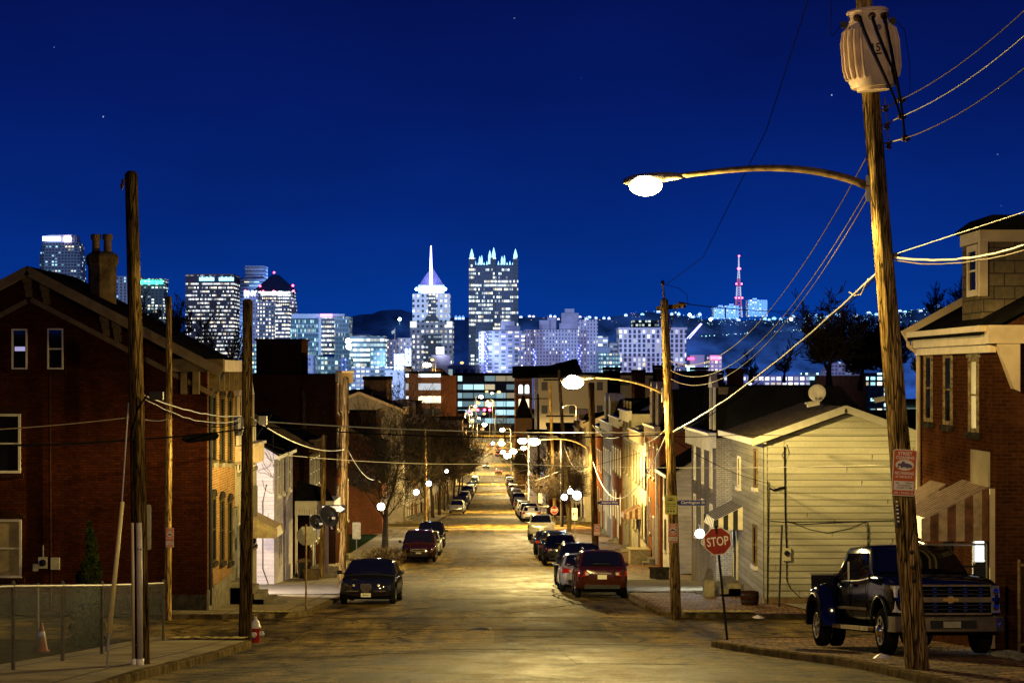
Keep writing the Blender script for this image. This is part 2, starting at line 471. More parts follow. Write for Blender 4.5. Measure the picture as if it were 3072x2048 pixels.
KZ = .15
def xr(y):      # right kerb line, swinging out near the camera
 if y < 48:
  t = max(0, min(1, (48 - y) / 14)); t = t * t * (3 - 2 * t)
  return 4.7 + 1.5 * t
 return 4.7
def corner(y, y0, y1, rad, x, sgn, other):
 """kerb x at station y, rounding the block's two ends"""
 d = min(y - y0, y1 - y)
 if d >= rad: return x
 return x + sgn * (rad - math.sqrt(max(0, rad * rad - (rad - max(d, 0)) ** 2)))
def block(name, y0, y1, side, outer, mat, xf, rad0=2.2, rad1=2.2, kerb=True):
 ys = [y0 + .0, y0 + .15, y0 + .4, y0 + .8, y0 + 1.4, y0 + 2.2] + [y for y in ysteps(math.floor(y0) + 3, y1 - 3)] + [y1 - 2.2, y1 - 1.4, y1 - .8, y1 - .4, y1 - .15, y1]
 ys = sorted(set(ys))
 def xe(y):
  d0 = y - y0; d1 = y1 - y
  off = 0
  for d, r in ((d0, rad0), (d1, rad1)):
   if r and d < r: off = max(off, r - math.sqrt(max(0, r * r - (r - max(d, 0)) ** 2)))
  return xf(y) * 1.0 + side * off
 b = MB()
 kw = .16
 n = 4
 for y in ys:
  x = xe(y) + side * kw
  z = gz(y)
  b.v += [Vector((x, y, z - .3)), Vector((x, y, z + KZ)), Vector((outer, y, z + KZ + .03)), Vector((outer, y, z - .3))]
 for j in range(len(ys) - 1):
  q = j * n
  for k in range(n - 1): b.f.append((q + k, q + k + 1, q + n + k + 1, q + n + k))
 b.f.append((0, 1, 2, 3)); q = (len(ys) - 1) * n; b.f.append((q, q + 1, q + 2, q + 3))
 struct(b.build(name, mat))
 k = MB()
 for y in ys:
  x = xe(y); z = gz(y); jz = random.uniform(-.012, .012) if y < 130 else 0
  k.v += [Vector((x, y, z - .3)), Vector((x + side * .015, y, z + KZ - .012 + jz)), Vector((x + side * .04, y, z + KZ + .006 + jz)), Vector((x + side * kw, y, z + KZ + .006 + jz)), Vector((x + side * kw, y, z - .3))]
 n = 5
 for j in range(len(ys) - 1):
  q = j * n
  for i in range(n - 1): k.f.append((q + i, q + i + 1, q + n + i + 1, q + n + i))
 # kerb round the two street ends of the block
 struct(k.build('kerb', M['kerb']))
 for yy, sg in ((y0, -1), (y1, 1)):
  e = MB(); xs = xe(yy)
  e.box(min(xs, outer), max(xs, outer), min(yy, yy + sg * .14), max(yy, yy + sg * .14), gz(yy) - .3, gz(yy) + KZ + .006)
  struct(e.build('kerb', M['kerb']))
M['kerb'] = plain('worn_kerb_stone', (.17, .125, .05), .9, var=.7, vs=3.5, bmp=.03)

block('sidewalk', -12, 48.3, -1, -7.9, M['walk'], lambda y: -5.3, 0, 2.6)
block('sidewalk', 58, 176, -1, -9.2, M['walk'], lambda y: -5.3)
block('sidewalk', 192, 440, -1, -9, M['walk'], lambda y: -5.3)
block('sidewalk', 452, 720, -1, -9, M['walk'], lambda y: -5.3)
block('sidewalk', -12, 48.3, 1, 26, M['pavers'], xr, 0, 2.2)
block('sidewalk', 58, 176, 1, 26, M['pavers'], lambda y: 4.7)
block('sidewalk', 192, 440, 1, 9, M['walk'], lambda y: 4.7)
block('sidewalk', 452, 720, 1, 9, M['walk'], lambda y: 4.7)
# yards behind the sidewalks
def yard(name, x0, x1, y0, y1, mat, dz=.1):
 ys = [y for y in ysteps(y0, y1)]
 b = MB()
 for y in ys: b.v += [Vector((x0, y, gz(y) + dz)), Vector((x1, y, gz(y) + dz))]
 b.f = [(2 * j, 2 * j + 1, 2 * j + 3, 2 * j + 2) for j in range(len(ys) - 1)]
 return struct(b.build(name, mat))
yard('yard', -26, -7.9, -12, 48.3, M['soil'], .12)
yard('yard', -26, -9.2, 58, 176, M['soil'], .12)
# lit concrete apron on the far left walk by the side alley, and on the right
yard('concrete_path', -12, -5.5, 73.5, 84, M['conc'], KZ + .036)
yard('concrete_path', 4.9, 8.4, 76, 90, M['conc'], KZ + .036)
yard('concrete_path', 9.0, 16, 58.6, 65, M['conc'], KZ + .036)
# corner ramps with raised warning strips
M['ramp'] = plain('worn_yellow_warning_surface', (.46, .37, .13), .8, var=.4, vs=9, bmp=.004)
def ramp_pad(x0, x1, y0, y1, label):
 b = MB(); z = lambda y: gz(y) + KZ + .045
 b.v = [Vector((x0, y0, z(y0))), Vector((x1, y0, z(y0))), Vector((x1, y1, z(y1))), Vector((x0, y1, z(y1)))]; b.f = [(0, 1, 2, 3)]
 nx = int((x1 - x0) / .22); ny = int((y1 - y0) / .2)
 for i in range(nx):
  for j in range(ny):
   cx_, cy_ = x0 + (i + .5) * .22, y0 + (j + .5) * .2
   b.box(cx_ - .05, cx_ + .05, cy_ - .045, cy_ + .045, z(cy_) - .02, z(cy_) + .016)
 tag(b.build('warning_pad', M['ramp']), label, 'warning pad', 'tactile pads at the crossing corners')
ramp_pad(-7.3, -5.6, 46.6, 47.7, 'yellow tactile pad on the near left corner beside the dark pole')
ramp_pad(-6.9, -5.7, 58.5, 59.3, 'small tactile pad at the far left corner by the back of the stop sign')
ramp_pad(5.3, 7.3, 58.4, 59.4, 'yellow tactile pad at the far right corner beside the signed pole')
# utility covers in the road
def cover(px, D, w, l, label, sq=False):
 X = (px - CX) / FPX * D; b = MB()
 zz = gz(D) + .05 * math.cos(X / 5 * 1.2)
 if sq: b.box(X - w / 2, X + w / 2, D - l / 2, D + l / 2, zz - .02, zz + .012)
 else: b.lathe((X, D, zz - .02), (0, 0, 1), [(0, w / 2), (.03, w / 2), (.034, w / 2 - .03), (.026, w / 2 - .05), (.026, .01)], 24)
 o = b.build('manhole_cover', M['cover']); tag(o, label, 'manhole cover')
M['cover'] = plain('dark_cast_iron', (.03, .026, .02), .5, .5, var=.4, vs=20)
cover(1101, 53, .62, .3, 'small metal utility cover in the middle of the near crossing')
cover(1775, 53.5, .7, .3, 'dark iron cover in the cross street in front of the cream house')
cover(1040, 92, .8, .8, 'iron cover in the road beyond the crossing left of the middle')
# painted stop line and crosswalk hints on the far crossing
M['paint'] = plain('worn_white_paint', (.5, .48, .42), .7, var=.6, vs=6)
def mark(x0, x1, y0, y1):
 b = MB(); xs = [x0 + (x1 - x0) * i / 8 for i in range(9)]
 zf = lambda x, y: gz(y) + .05 * math.cos(max(-1.5, min(1.5, x / 5.0 * 1.2))) + .006
 for x in xs: b.v += [Vector((x, y0, zf(x, y0))), Vector((x, y1, zf(x, y1)))]
 b.f = [(2 * i, 2 * i + 2, 2 * i + 3, 2 * i + 1) for i in range(8)]
 struct(b.build('road_marking', M['paint']))
mark(-5, 4.5, 173.6, 174); mark(-5, 4.5, 194, 194.4); mark(.2, 4.5, 47.2, 47.5)
M['tar'] = plain('tar_seam', (.05, .037, .012), .9, var=.5)
M['patch_dark'] = asphalt(.68, 'dark_asphalt_patch')
M['patch_pale'] = asphalt(1.3, 'pale_asphalt_patch')
rp = random.Random(77)
def zr(x, y, d): return gz(y) + .05 * math.cos(max(-1.5, min(1.5, x / 5.0 * 1.2))) + d
def patch(x0, x1, y0, y1, mat, d, name='road_patch'):
 b = MB(); nx = max(2, int((x1 - x0) / .5) + 1); ny = max(2, int((y1 - y0) / 1.0) + 1)
 for j in range(ny):
  for i in range(nx):
   e = .0 if 0 < i < nx - 1 else rp.uniform(-.07, .07)
   x = x0 + (x1 - x0) * i / (nx - 1) + e; y = y0 + (y1 - y0) * j / (ny - 1) + (rp.uniform(-.15, .15) if j in (0, ny - 1) else 0)
   b.v.append(Vector((x, y, zr(x, y, d))))
 b.f = [(j * nx + i, j * nx + i + 1, (j + 1) * nx + i + 1, (j + 1) * nx + i) for j in range(ny - 1) for i in range(nx - 1)]
 struct(b.build(name, mat))
for x0, x1, y0, y1, k in ((-2.4, .2, 62, 73, 0), (.9, 2.6, 76, 95, 1), (-2.6, -1.2, 84, 110, 1), (1.2, 2.4, 118, 140, 1), (-2.2, 0, 128, 150, 0), (1.4, 3.6, 37, 43, 1), (-1.2, .6, 44, 47.5, 0), (.2, 2.9, 50.5, 55.5, 0),  (5.6, 8.2, 51, 56, 0), (-2, 1.5, 160, 168, 1), (-3, 2, 205, 222, 0), (0, 3, 240, 262, 1)): patch(x0, x1, y0, y1, M['patch_pale' if k else 'patch_dark'], .005)
def seam(pts, w, wob=.12):
 b = MB(); P = []
 for (x0, y0), (x1, y1) in zip(pts, pts[1:]):
  n = max(3, int(math.hypot(x1 - x0, y1 - y0) / .6))
  for i in range(n): P.append((x0 + (x1 - x0) * i / n + rp.uniform(-wob, wob), y0 + (y1 - y0) * i / n + rp.uniform(-wob, wob) * 1.5))
 for i, (x, y) in enumerate(P):
  a = P[max(0, i - 1)]; c = P[min(len(P) - 1, i + 1)]; dx, dy = c[0] - a[0], c[1] - a[1]; L = math.hypot(dx, dy) or 1; ww = w * rp.uniform(.4, 1.2)
  for s_ in (-1, 1):
   xx, yy = x - dy / L * ww * s_, y + dx / L * ww * s_
   b.v.append(Vector((xx, yy, zr(xx, yy, .009))))
 b.f = [(2 * i, 2 * i + 2, 2 * i + 3, 2 * i + 1) for i in range(len(P) - 1)]
 struct(b.build('tar_seam', M['tar']))
seam([(-3.6, 40), (-1, 43), (.5, 42.5)], .03)
seam([(-4, 62), (-1.5, 66), (1.5, 65), (3, 68)], .06); seam([(-3, 80), (0, 82), (3, 80)], .07); seam([(-2.5, 96), (2.5, 97)], .09); seam([(-3, 112), (2.8, 113)], .1); 
seam([(-20, 53), (-5, 53.4), (5, 52.6), (20, 53)], .06, .05); seam([(-4.6, 58), (4.5, 58.2)], .07, .04); seam([(3.4, 60), (2.2, 75), (2.6, 90)], .04)
for y in range(380, 700, 12): mark(-.42, -.22, y, y + 9)
def text_mesh(txt, size, depth=.004, bold=0, align='CENTER'):
 cu = bpy.data.curves.new('lettering', 'FONT')
 cu.body = txt; cu.size = size; cu.extrude = depth; cu.offset = bold; cu.align_x = align; cu.align_y = 'CENTER'
 cu.resolution_u = 3
 ob = bpy.data.objects.new('tmp', cu); COL.objects.link(ob)
 bpy.context.view_layer.update()
 me = bpy.data.meshes.new_from_object(ob.evaluated_get(bpy.context.evaluated_depsgraph_get()))
 vs = [v.co.copy() for v in me.vertices]; fs = [tuple(p.vertices) for p in me.polygons]
 bpy.data.objects.remove(ob); bpy.data.curves.remove(cu); bpy.data.meshes.remove(me)
 return vs, fs
def put_text(mb, txt, o, U, V, N, h, w=None, bold=0.0, depth=.003):
 """h = letter height, w = wanted width"""
 vs, fs = text_mesh(txt, 1, .01, bold)
 if not vs: return mb
 x0 = min(v.x for v in vs); x1 = max(v.x for v in vs); y0 = min(v.y for v in vs); y1 = max(v.y for v in vs)
 sy = h / (y1 - y0); sx = (w / (x1 - x0)) if w else sy
 o = Vector(o); U = Vector(U); V = Vector(V); N = Vector(N)
 mb.add([o + U * ((v.x - (x0 + x1) / 2) * sx) + V * ((v.y - (y0 + y1) / 2) * sy) + N * (depth * (1 if v.z > 0 else -.2)) for v in vs], fs)
 return mb
def rrect(w, h, r, n=4):
 p = []
 for cx_, cy_, a0 in ((w / 2 - r, h / 2 - r, 0), (-w / 2 + r, h / 2 - r, 90), (-w / 2 + r, -h / 2 + r, 180), (w / 2 - r, -h / 2 + r, 270)):
  for i in range(n + 1):
   a = R(a0 + 90 * i / n); p.append((cx_ + r * math.cos(a), cy_ + r * math.sin(a)))
 return p
def ell(w, h, n=28, ox=0, oy=0):
 return [(ox + w / 2 * math.cos(2 * math.pi * i / n), oy + h / 2 * math.sin(2 * math.pi * i / n)) for i in range(n)]

M['sign_red'] = plain('brick_red_sign_sheet', (.55, .095, .012), .45, var=.12)
M['stop_red'] = plain('stop_sign_red', (.30, .025, .012), .45, var=.2)
M['sign_white'] = plain('off_white_sign_sheet', (.80, .72, .58), .45, var=.08)
M['sign_purple'] = plain('dull_purple_print', (.12, .08, .16), .5, var=.1)
M['sign_navy'] = plain('dark_navy_print', (.03, .03, .12), .5, var=.1)
M['sign_blue'] = plain('street_name_blue', (.03, .05, .34), .4, var=.1)
M['sign_yellow'] = plain('lime_yellow_sign_sheet', (.62, .58, .12), .45, var=.1)
M['sign_black'] = plain('black_print', (.012, .012, .012), .5)
M['sign_back'] = plain('bare_sign_back', (.40, .37, .24), .5, .2, var=.3, vs=8)
M['lettering_white'] = plain('white_lettering', (.85, .8, .7), .5, var=.05)

EX, EZ, NY = Vector((1, 0, 0)), Vector((0, 0, 1)), Vector((0, -1, 0))
def cleaning_sign(o, w, h, label, tilt=0, group='street cleaning signs'):
 """o = centre, faces the camera side"""
 U = Vector((math.cos(tilt), 0, -math.sin(tilt))); V = Vector((math.sin(tilt), 0, math.cos(tilt))); N = NY
 t = thing('parking_sign', o, label, 'sign', group)
 MB().prism(o, U, V, N, rrect(w, h, w * .1), -.004, .0).build('rim', M['sign_white'], t)
 MB().prism(o, U, V, N, rrect(w * .93, h * .965, w * .075), .001, .004).build('face', M['sign_red'], t)
 wb = MB()
 wb.prism(o + V * h * .165, U, V, N, ell(w * .78, h * .235), .0045, .007)
 wb.prism(o - V * h * .275, U, V, N, [(-w * .42, -h * .105), (w * .42, -h * .105), (w * .42, h * .095), (-w * .42, h * .095)], .0045, .007)
 wb.build('white_panel', M['sign_white'], t)
 L = MB()
 for s, y, hh, ww in (('STREET', .415, .072, .6), ('CLEANING', .325, .072, .78), ('NO PARKING', -.01, .068, .80), ('IN THIS BLOCK', -.09, .05, .72), ('APR. 1 TO NOV. 30', -.435, .045, .8)):
  put_text(L, s, o + V * h * y + N * .006, U, V, N, h * hh, w * ww, .018)
 L.build('lettering', M['lettering_white'], t)
 L = MB()
 for s, x, y, hh, ww in (('2ND', -.27, -.225, .035, .15), ('TUESDAY', .22, -.222, .035, .33), ('OF EACH MONTH', .03, -.275, .033, .56), ('8:30AM TO 2PM', .03, -.325, .036, .64)):
  put_text(L, s, o + U * w * x + V * h * y + N * .009, U, V, N, h * hh, w * ww, .01)
 L.build('timetable_lettering', M['sign_navy'], t)
 # street sweeper emblem
 E = MB(); c = o + V * h * .165
 q = lambda pts: [(a * w, b * w) for a, b in pts]
 E.prism(c, U, V, N, q([(-.29, .03), (-.27, .06), (-.15, .06), (-.12, .15), (-.02, .16), (.0, .09), (.2, .06), (.33, -.02), (.33, -.07), (.24, -.1), (-.12, -.1), (-.2, -.05), (-.29, -.04)]), .0075, .0095)
 for x, r in ((-.27, .04), (.12, .045), (.26, .035), (-.13, .035)):
  E.prism(c + U * w * x - V * w * .1, U, V, N, ell(w * r * 2, w * r * 2, 12), .0095, .0115)
 E.build('emblem', M['sign_purple'], t)
 return t

def pole(name, base, top, r0, r1, mat, label, cat='pole', group='wooden utility poles', n=22):
 t = thing(name, base, label, cat, group)
 base = Vector(base); top = Vector(top)
 pts = []; rs = []
 for i in range(15):
  f = i / 14
  pts.append(base.lerp(top, f) + Vector((math.sin(f * 5 + r0 * 40) * .012, 0, 0))); rs.append(r0 + (r1 - r0) * f + random.uniform(-.003, .003))
 b = MB().tube([base - Vector((0, 0, .4))] + pts + [pts[-1] + (top - base).normalized() * .05], [rs[0] * 1.03] + rs + [rs[-1] * .55], n, True, .025)
 b.build('shaft', mat, t, smooth=True)
 return t

def lamp_pattern(L, up=.1, side=1., down=.4):
 L.use_nodes = True; nt = L.node_tree
 em = [n for n in nt.nodes if n.type == 'EMISSION'][0]
 g = nd(nt, 'ShaderNodeTexCoord'); s = nd(nt, 'ShaderNodeSeparateXYZ'); nt.links.new(g.outputs['Normal'], s.inputs[0])
 mp = nd(nt, 'ShaderNodeMapRange'); mp.inputs[1].default_value = -1; mp.inputs[2].default_value = 1
 nt.links.new(s.outputs[2], mp.inputs[0])
 r = ramp(nt, mp.outputs[0], [(0, down), (.12, down * 1.6), (.25, side * .15), (.36, side * .42), (.43, side * .85), (.46, side * .4), (.49, side * .16), (.54, up)])
 nt.links.new(r, em.inputs['Strength'])
def point_light(parent, p, power, col, rad=.12, up=.1, side=1., down=.4, pattern=True):
 L = bpy.data.lights.new('lamp_glow', 'POINT'); L.energy = power; L.color = col; L.shadow_soft_size = rad
 if pattern: lamp_pattern(L, up, side, down)
 o = bpy.data.objects.new('lamp_glow', L); COL.objects.link(o)
 if parent is not None: o.parent = parent; o.location = Vector(p) - wpos(parent)
 else: o.location = p
 return o
SOD = (1., .735, .25)
M['lens_on'] = emis('burning_lamp_lens', (1., .82, .45), 40)
M['refractor'] = emis('glowing_refractor_glass', (1., .66, .24), 1.15)
M['lens_white'] = emis('burning_white_lamp', (.75, .88, 1.), 40)
M['lens_small'] = emis('distant_amber_lamp', (1., .55, .2), 1.9)
M['lamp_shell'] = plain('lamp_housing', (.40, .34, .2), .5, .3, var=.2)
def cobra_lamp(root_pt, head_pt, rise, label, power, lensr=.18, group='amber cobra head street lamps', armr=.035, hr=1.):
 """arm from the pole out and up, then the head"""
 a = Vector(root_pt); h = Vector(head_pt)
 t = thing('street_lamp', a, label, 'street lamp', group)
 d = Vector((h.x - a.x, h.y - a.y, 0)); L = d.length; d.normalize()
 pts = []
 for i in range(17):
  f = i / 16
  z = a.z + (h.z + .1 - a.z) * f + rise * math.sin(math.pi * min(1, f ** .8))
  pts.append(Vector((a.x + d.x * (L - .45 * hr) * f, a.y + d.y * (L - .45 * hr) * f, z)))
 MB().tube(pts, [armr * (1.25 - .5 * i / 16) for i in range(17)], 10).build('arm', M['rust'], t, smooth=True)
 MB().bx(a, d, (0, 0, 1), (-d.y, d.x, 0), -.05, .06, -.22, .18, -.06, .06).build('bracket', M['steel'], t)
 e = pts[-1]
 W = Vector((-d.y, d.x, 0)); Z = Vector((0, 0, 1))
 rings = []
 for s_, hw, hz, dz in ((-.12, .03, .03, 0), (.0, .06, .055, .0), (.2, .11, .08, -.01), (.45, .16, .1, -.04), (.7, .15, .09, -.06), (.85, .07, .04, -.07)):
  rings.append([e + d * s_ * hr + W * hw * hr * math.cos(2 * math.pi * k / 12) + Z * (dz + hz * math.sin(2 * math.pi * k / 12)) * hr for k in range(12)])
 MB().loft(rings).build('lamp_head', M['lamp_shell'], t, smooth=True)
 lc = e + d * .5 * hr + Z * -.14 * hr
 b = MB().ball(lc, lensr, 14, 8, (1.25, 1.25, .8)); lo = b.build('lens', M['lens_on'], t, smooth=True)
 lo.visible_shadow = True
 if power: point_light(t, lc + Vector((0, 0, -.2 * hr - lensr * .6)), power, SOD, .12, up=.13, side=1., down=.022)
 return t

# near right pole (leaning), transformer, lamp
PA0 = at(2106, 1543, 32.5); PA1 = at(1980, -60, 32.5)
tA = pole('utility_pole', PA0, PA1, .185, .125, M['pole'], 'leaning wooden pole on the right with a transformer, a lamp arm and a red sign', n=30)
def onA(py, off=(0, 0, 0)):
 f = (1543 - py) / 1603
 return PA0.lerp(PA1, f) + Vector(off)
lampA = cobra_lamp(onA(430, (-.14, 0, 0)), at(1490, 420, 33), .22, 'amber street lamp on a long curved arm, nearest and highest of the lamps', 9000, .21, armr=.052)
cleaning_sign(at(2077, 1085, 32.22), .365, .715, 'large red street cleaning sign on the leaning right pole', tilt=R(3))
MB().bx(at(2065, 1150, 32.3), (1, 0, 0), (0, 0, 1), (0, -1, 0), -.03, .03, -.02, 0, 0, .01)
# transformer
def transformer():
 A = (PA1 - PA0).normalized()
 c = onA(215) + Vector((-.02, -.30, 0)); top = onA(35) + Vector((-.02, -.30, 0))
 H = (top - c).length; A = (top - c).normalized()
 t = thing('transformer', c, 'pale ribbed transformer can hung near the top of the leaning right pole', 'transformer')
 b = MB().lathe(c, A, [(0, .25), (.05, .255), (.05, .33), (.16, .37), (.32, .385), (H * .62, .385), (H * .78, .36), (H * .86, .31), (H * .9, .30), (H * .98, .30), (H * .985, .325), (H, .325), (H + .03, .30), (H + .04, .02)], 40)
 b.build('tank', M['tank'], t, smooth=True, sharp=35)
 B = Vector((0, 1, 0)).cross(A).normalized(); C = Vector((0, -1, 0))
 fins = MB()
 for sgn in (-1, 1):
  for k in range(7):
   ang = R(90 - sgn * (28 + k * 15))
   d = B * math.cos(ang) + C * math.sin(ang); tt = A.cross(d)
   prof = [(.10, .26), (.20, .42), (.34, .455), (H * .62, .455), (H * .76, .42), (H * .84, .30)]
   fins.prism(c, d, A, tt, [(r, h) for h, r in prof] + [(.2, H * .8), (.2, .12)], -.014, .014)
 fins.build('cooling_fins', M['tank'], t)
 for i, x in enumerate((-.19, -.0, .18)):
  p = c + A * H * .9 + B * x + C * math.sqrt(.3 ** 2 - min(.28, abs(x)) ** 2)
  N = (B * x + C * .28).normalized()
  bb = MB().lathe(p, N, [(-.02, .055), (.015, .055), (.02, .04), (.05, .04), (.055, .055), (.07, .055), (.075, .03), (.12, .028), (.13, .01)], 14)
  bb.build('bushing', M['bushing'], t, smooth=True, sharp=40)
  MB().bx(p, tt0(A, N), A, N, -.075, .075, -.075, .075, -.02, .006).build('bushing_plate', M['tank'], t)
 for sgn in (-1, 1):
  MB().bx(c + A * H * .86 + B * sgn * .33, B * sgn, A, C, 0, .09, -.05, .05, -.06, .03).build('side_bushing', M['black_metal'], t)
 L = MB(); put_text(L, '15', c + A * H * .50 + B * .02 + C * .385, B, A, C, .13, .12, .02)
 L.build('lettering', M['sign_black'], t)
 MB().lathe(c + A * H * .75 + B * .08 + C * .37, C, [(-.02, .045), (.006, .045), (.008, .01)], 16).build('round_badge', M['sign_purple'], t)
 MB().bx(c + A * H * .42 + C * .388, B, A, C, -.03, .09, -.012, .012, 0, .02).build('handle', M['black_metal'], t)
 MB().bx(c + A * H * .5 - C * .42, B, A, C, -.07, .07, -.4, .4, -.1, .12).build('mounting_bracket', M['steel'], t)
 return c, A, B, C, H
def tt0(A, N):
 v = A.cross(N); v.normalize(); return v
M['tank'] = plain('pale_tank_paint', (.62, .46, .34), .45, var=.3, vs=3)
M['bushing'] = plain('brown_porcelain', (.06, .03, .02), .3, var=.3)
tc, tA_, tB_, tC_, tH = transformer()

def cable(pts, r, mat, label, sag=0, n=5, seg=18, group=None, name='overhead_cable', wob=0):
 r *= .72
 """hanging cable through the given points"""
 P = []
 for a, b in zip(pts, pts[1:]):
  a = Vector(a); b = Vector(b)
  for i in range(seg):
   f = i / seg
   P.append(a.lerp(b, f) - Vector((0, 0, 4 * sag * f * (1 - f))) + Vector((0, 0, random.uniform(-wob, wob) if wob else 0)))
 P.append(Vector(pts[-1]))
 o = MB().tube(P, r, n).build(name, M[mat], None, smooth=True)
 tag(o, label, 'cable', group)
 return o
# three drop leads from the bushings to the pin insulators, and the secondaries going off to the right
ends = [at(2067, 230, 32.3), at(2069, 268, 32.2), at(2078, 318, 32.1)]
for i, (x, e) in enumerate(zip((-.19, 0, .18), (ends[1], ends[0], ends[2]))):
 s = tc + tA_ * tH * .9 + tB_ * x + tC_ * (.3 + .1)
 mid = s + Vector((.02, -.14, -.30))
 m2 = s.lerp(e, .72) + Vector((-.10 + .03 * i, 0, .08)); m2.y = s.y - .22
 P = []
 for k in range(15):
  f = k / 14
  P.append((1 - f) ** 3 * s + 3 * (1 - f) ** 2 * f * mid + 3 * (1 - f) * f * f * m2 + f ** 3 * e)
 o = MB().tube(P, .019, 7).build('drop_lead', M['wire_dark'], None, smooth=True)
 tag(o, ['black lead curving from the left bushing of the transformer', 'black lead curving from the middle bushing of the transformer', 'black lead curving from the right bushing of the transformer'][i], 'cable', 'leads hanging from the transformer')
for i, (e, q) in enumerate(zip(ends, (at(2400, -20, 24), at(2400, 40, 24), at(2400, 118, 24)))):
 b = MB().lathe(e - EX * .05, EX, [(0, .02), (.02, .05), (.04, .03), (.06, .055), (.09, .055), (.11, .03), (.13, .03)], 12)
 tag(b.build('insulator', M['bushing'], None, smooth=True), ['upper', 'middle', 'lower'][i] + ' brown insulator right of the leaning pole', 'insulator', 'insulators beside the leaning pole')
M['wire_rust'] = plain('weathered_copper_cable', (.12, .08, .055), .6, .2, var=.5, vs=20)
for i, (e, q) in enumerate(zip(ends, (at(2420, -40, 25), at(2420, 22, 25), at(2420, 100, 25)))):
 cable([e, q], .0125, ['wire_rust', 'wire_light', 'wire_rust'][i], ['topmost', 'middle', 'lowest'][i] + ' of the three wires running to the upper right corner', .14, group='wires to the upper right')
 st = onA([255, 290, 330][i], (.13, 0, 0))
 tag(MB().tube([st, e], .012, 6).build('insulator_strut', M['steel'], None), ['upper', 'middle', 'lower'][i] + ' thin strut holding an insulator off the leaning pole', 'strut', 'struts on the leaning pole')
rk = thing('spool_rack', onA(350, (.16, -.02, 0)), 'vertical rack of three porcelain spools on the right side of the leaning pole', 'insulator rack')
MB().tube([onA(225, (.2, -.02, 0)), onA(345, (.2, -.02, 0))], .012, 6).build('rod', M['steel'], rk)
for y in (250, 290, 335):
 p = onA(y, (.2, -.02, 0))
 MB().lathe(p - Vector((0, 0, .05)), (0, 0, 1), [(0, .03), (.02, .055), (.04, .03), (.06, .03), (.08, .055), (.1, .03)], 12).build('spool', M['bushing'], rk, smooth=True)
# thin lead looping right of the tank
cable([tc + tA_ * tH * .86 + tB_ * .42, at(2078, 70, 32.1), at(2090, 150, 32.1), at(2090, 225, 32.1), at(2072, 232, 32.2)], .008, 'wire_dark', 'thin black wire looping down the right side of the transformer', 0, seg=6)
cable([tc + tA_ * tH * .86 - tB_ * .42, at(1913, 84, 32.2), at(1908, 75, 32.2), at(1912, -60, 31)], .008, 'wire_dark', 'thin black wire rising from the left side of the transformer', 0, seg=6)
cable([at(1866, -30, 33), at(1760, 300, 42), at(1615, 590, 54), at(1532, 652, 58)], .012, 'wire_dark', 'long dark wire dropping from the top of the picture to the second pole', 0, seg=8)

MB().tube([onA(1500, (-.06, -.19, 0)), onA(900, (-.05, -.17, 0)), onA(440, (-.03, -.155, 0))], .007, 4).build('ground_wire', M['wire_dark'], tA)
MB().bx(onA(1180, (-.14, -.14, 0)), EX, EZ, NY, -.02, .03, -.2, .16, 0, .012).build('number_tag', M['black_metal'], tA)
for i in range(6): MB().bx(onA(1150 - i * 0 + i * 9, (-.138, -.154, 0)), EX, EZ, NY, -.012, .022, -.012, .012, 0, .002).build('tag_plate', M['sign_white'], tA)
for y in (1265, 1300, 1330): MB().lathe(onA(y, (.03, -.185, 0)), NY, [(-.02, .035), (.02, .035), (.025, .01)], 10).build('bolt', M['black_metal'], tA)
PB0 = at(1553, 1410, 58); PB1 = at(1527, 690, 58)
tB = pole('utility_pole', PB0, PB1, .15, .11, M['pole'], 'wooden pole with lamp arm, yellow sign and red sign on the far right corner')
def onB(py, off=(0, 0, 0)):
 return PB0.lerp(PB1, (1410 - py) / 720) + Vector(off)
MB().tube([PB1 - Vector((0, 0, .1)), at(1522, 648, 58)], [.035, .02], 8).build('top_pin', M['pole'], tB)
MB().lathe(at(1522, 655, 58), EZ, [(0, .03), (.05, .06), (.1, .05), (.14, .02)], 10).build('insulator', M['bushing'], tB, smooth=True)
MB().bx(at(1540, 705, 58), Vector((1, -.9, .1)).normalized(), EZ, Vector((.9, 1, 0)).normalized(), -.45, .5, -.06, .06, -.05, .05).build('crossarm', M['pole_dark'], tB)
MB().tube([at(1558, 696, 57.6), at(1577, 698, 57.6)], [.05, .03], 8).build('strain_insulator', M['bushing'], tB)
MB().tube([at(1553, 700, 58), at(1537, 765, 58)], .02, 6).build('brace', M['steel'], tB)
lampB = cobra_lamp(onB(905, (-.12, 0, 0)), at(1320, 874, 58), .14, 'second amber street lamp, on the pole at the far right corner', 25000, .24, armr=.032)
cable([at(1577, 698, 57.6), at(1960, 699, 120)], .02, 'wire_dark', 'thin wire running level to the right from the second pole top', .3)
cable([at(1524, 652, 58), at(1560, 662, 58), at(1578, 678, 57.8), at(1580, 698, 57.6)], .01, 'wire_dark', 'jumper loop at the top of the second right pole', 0, seg=4)

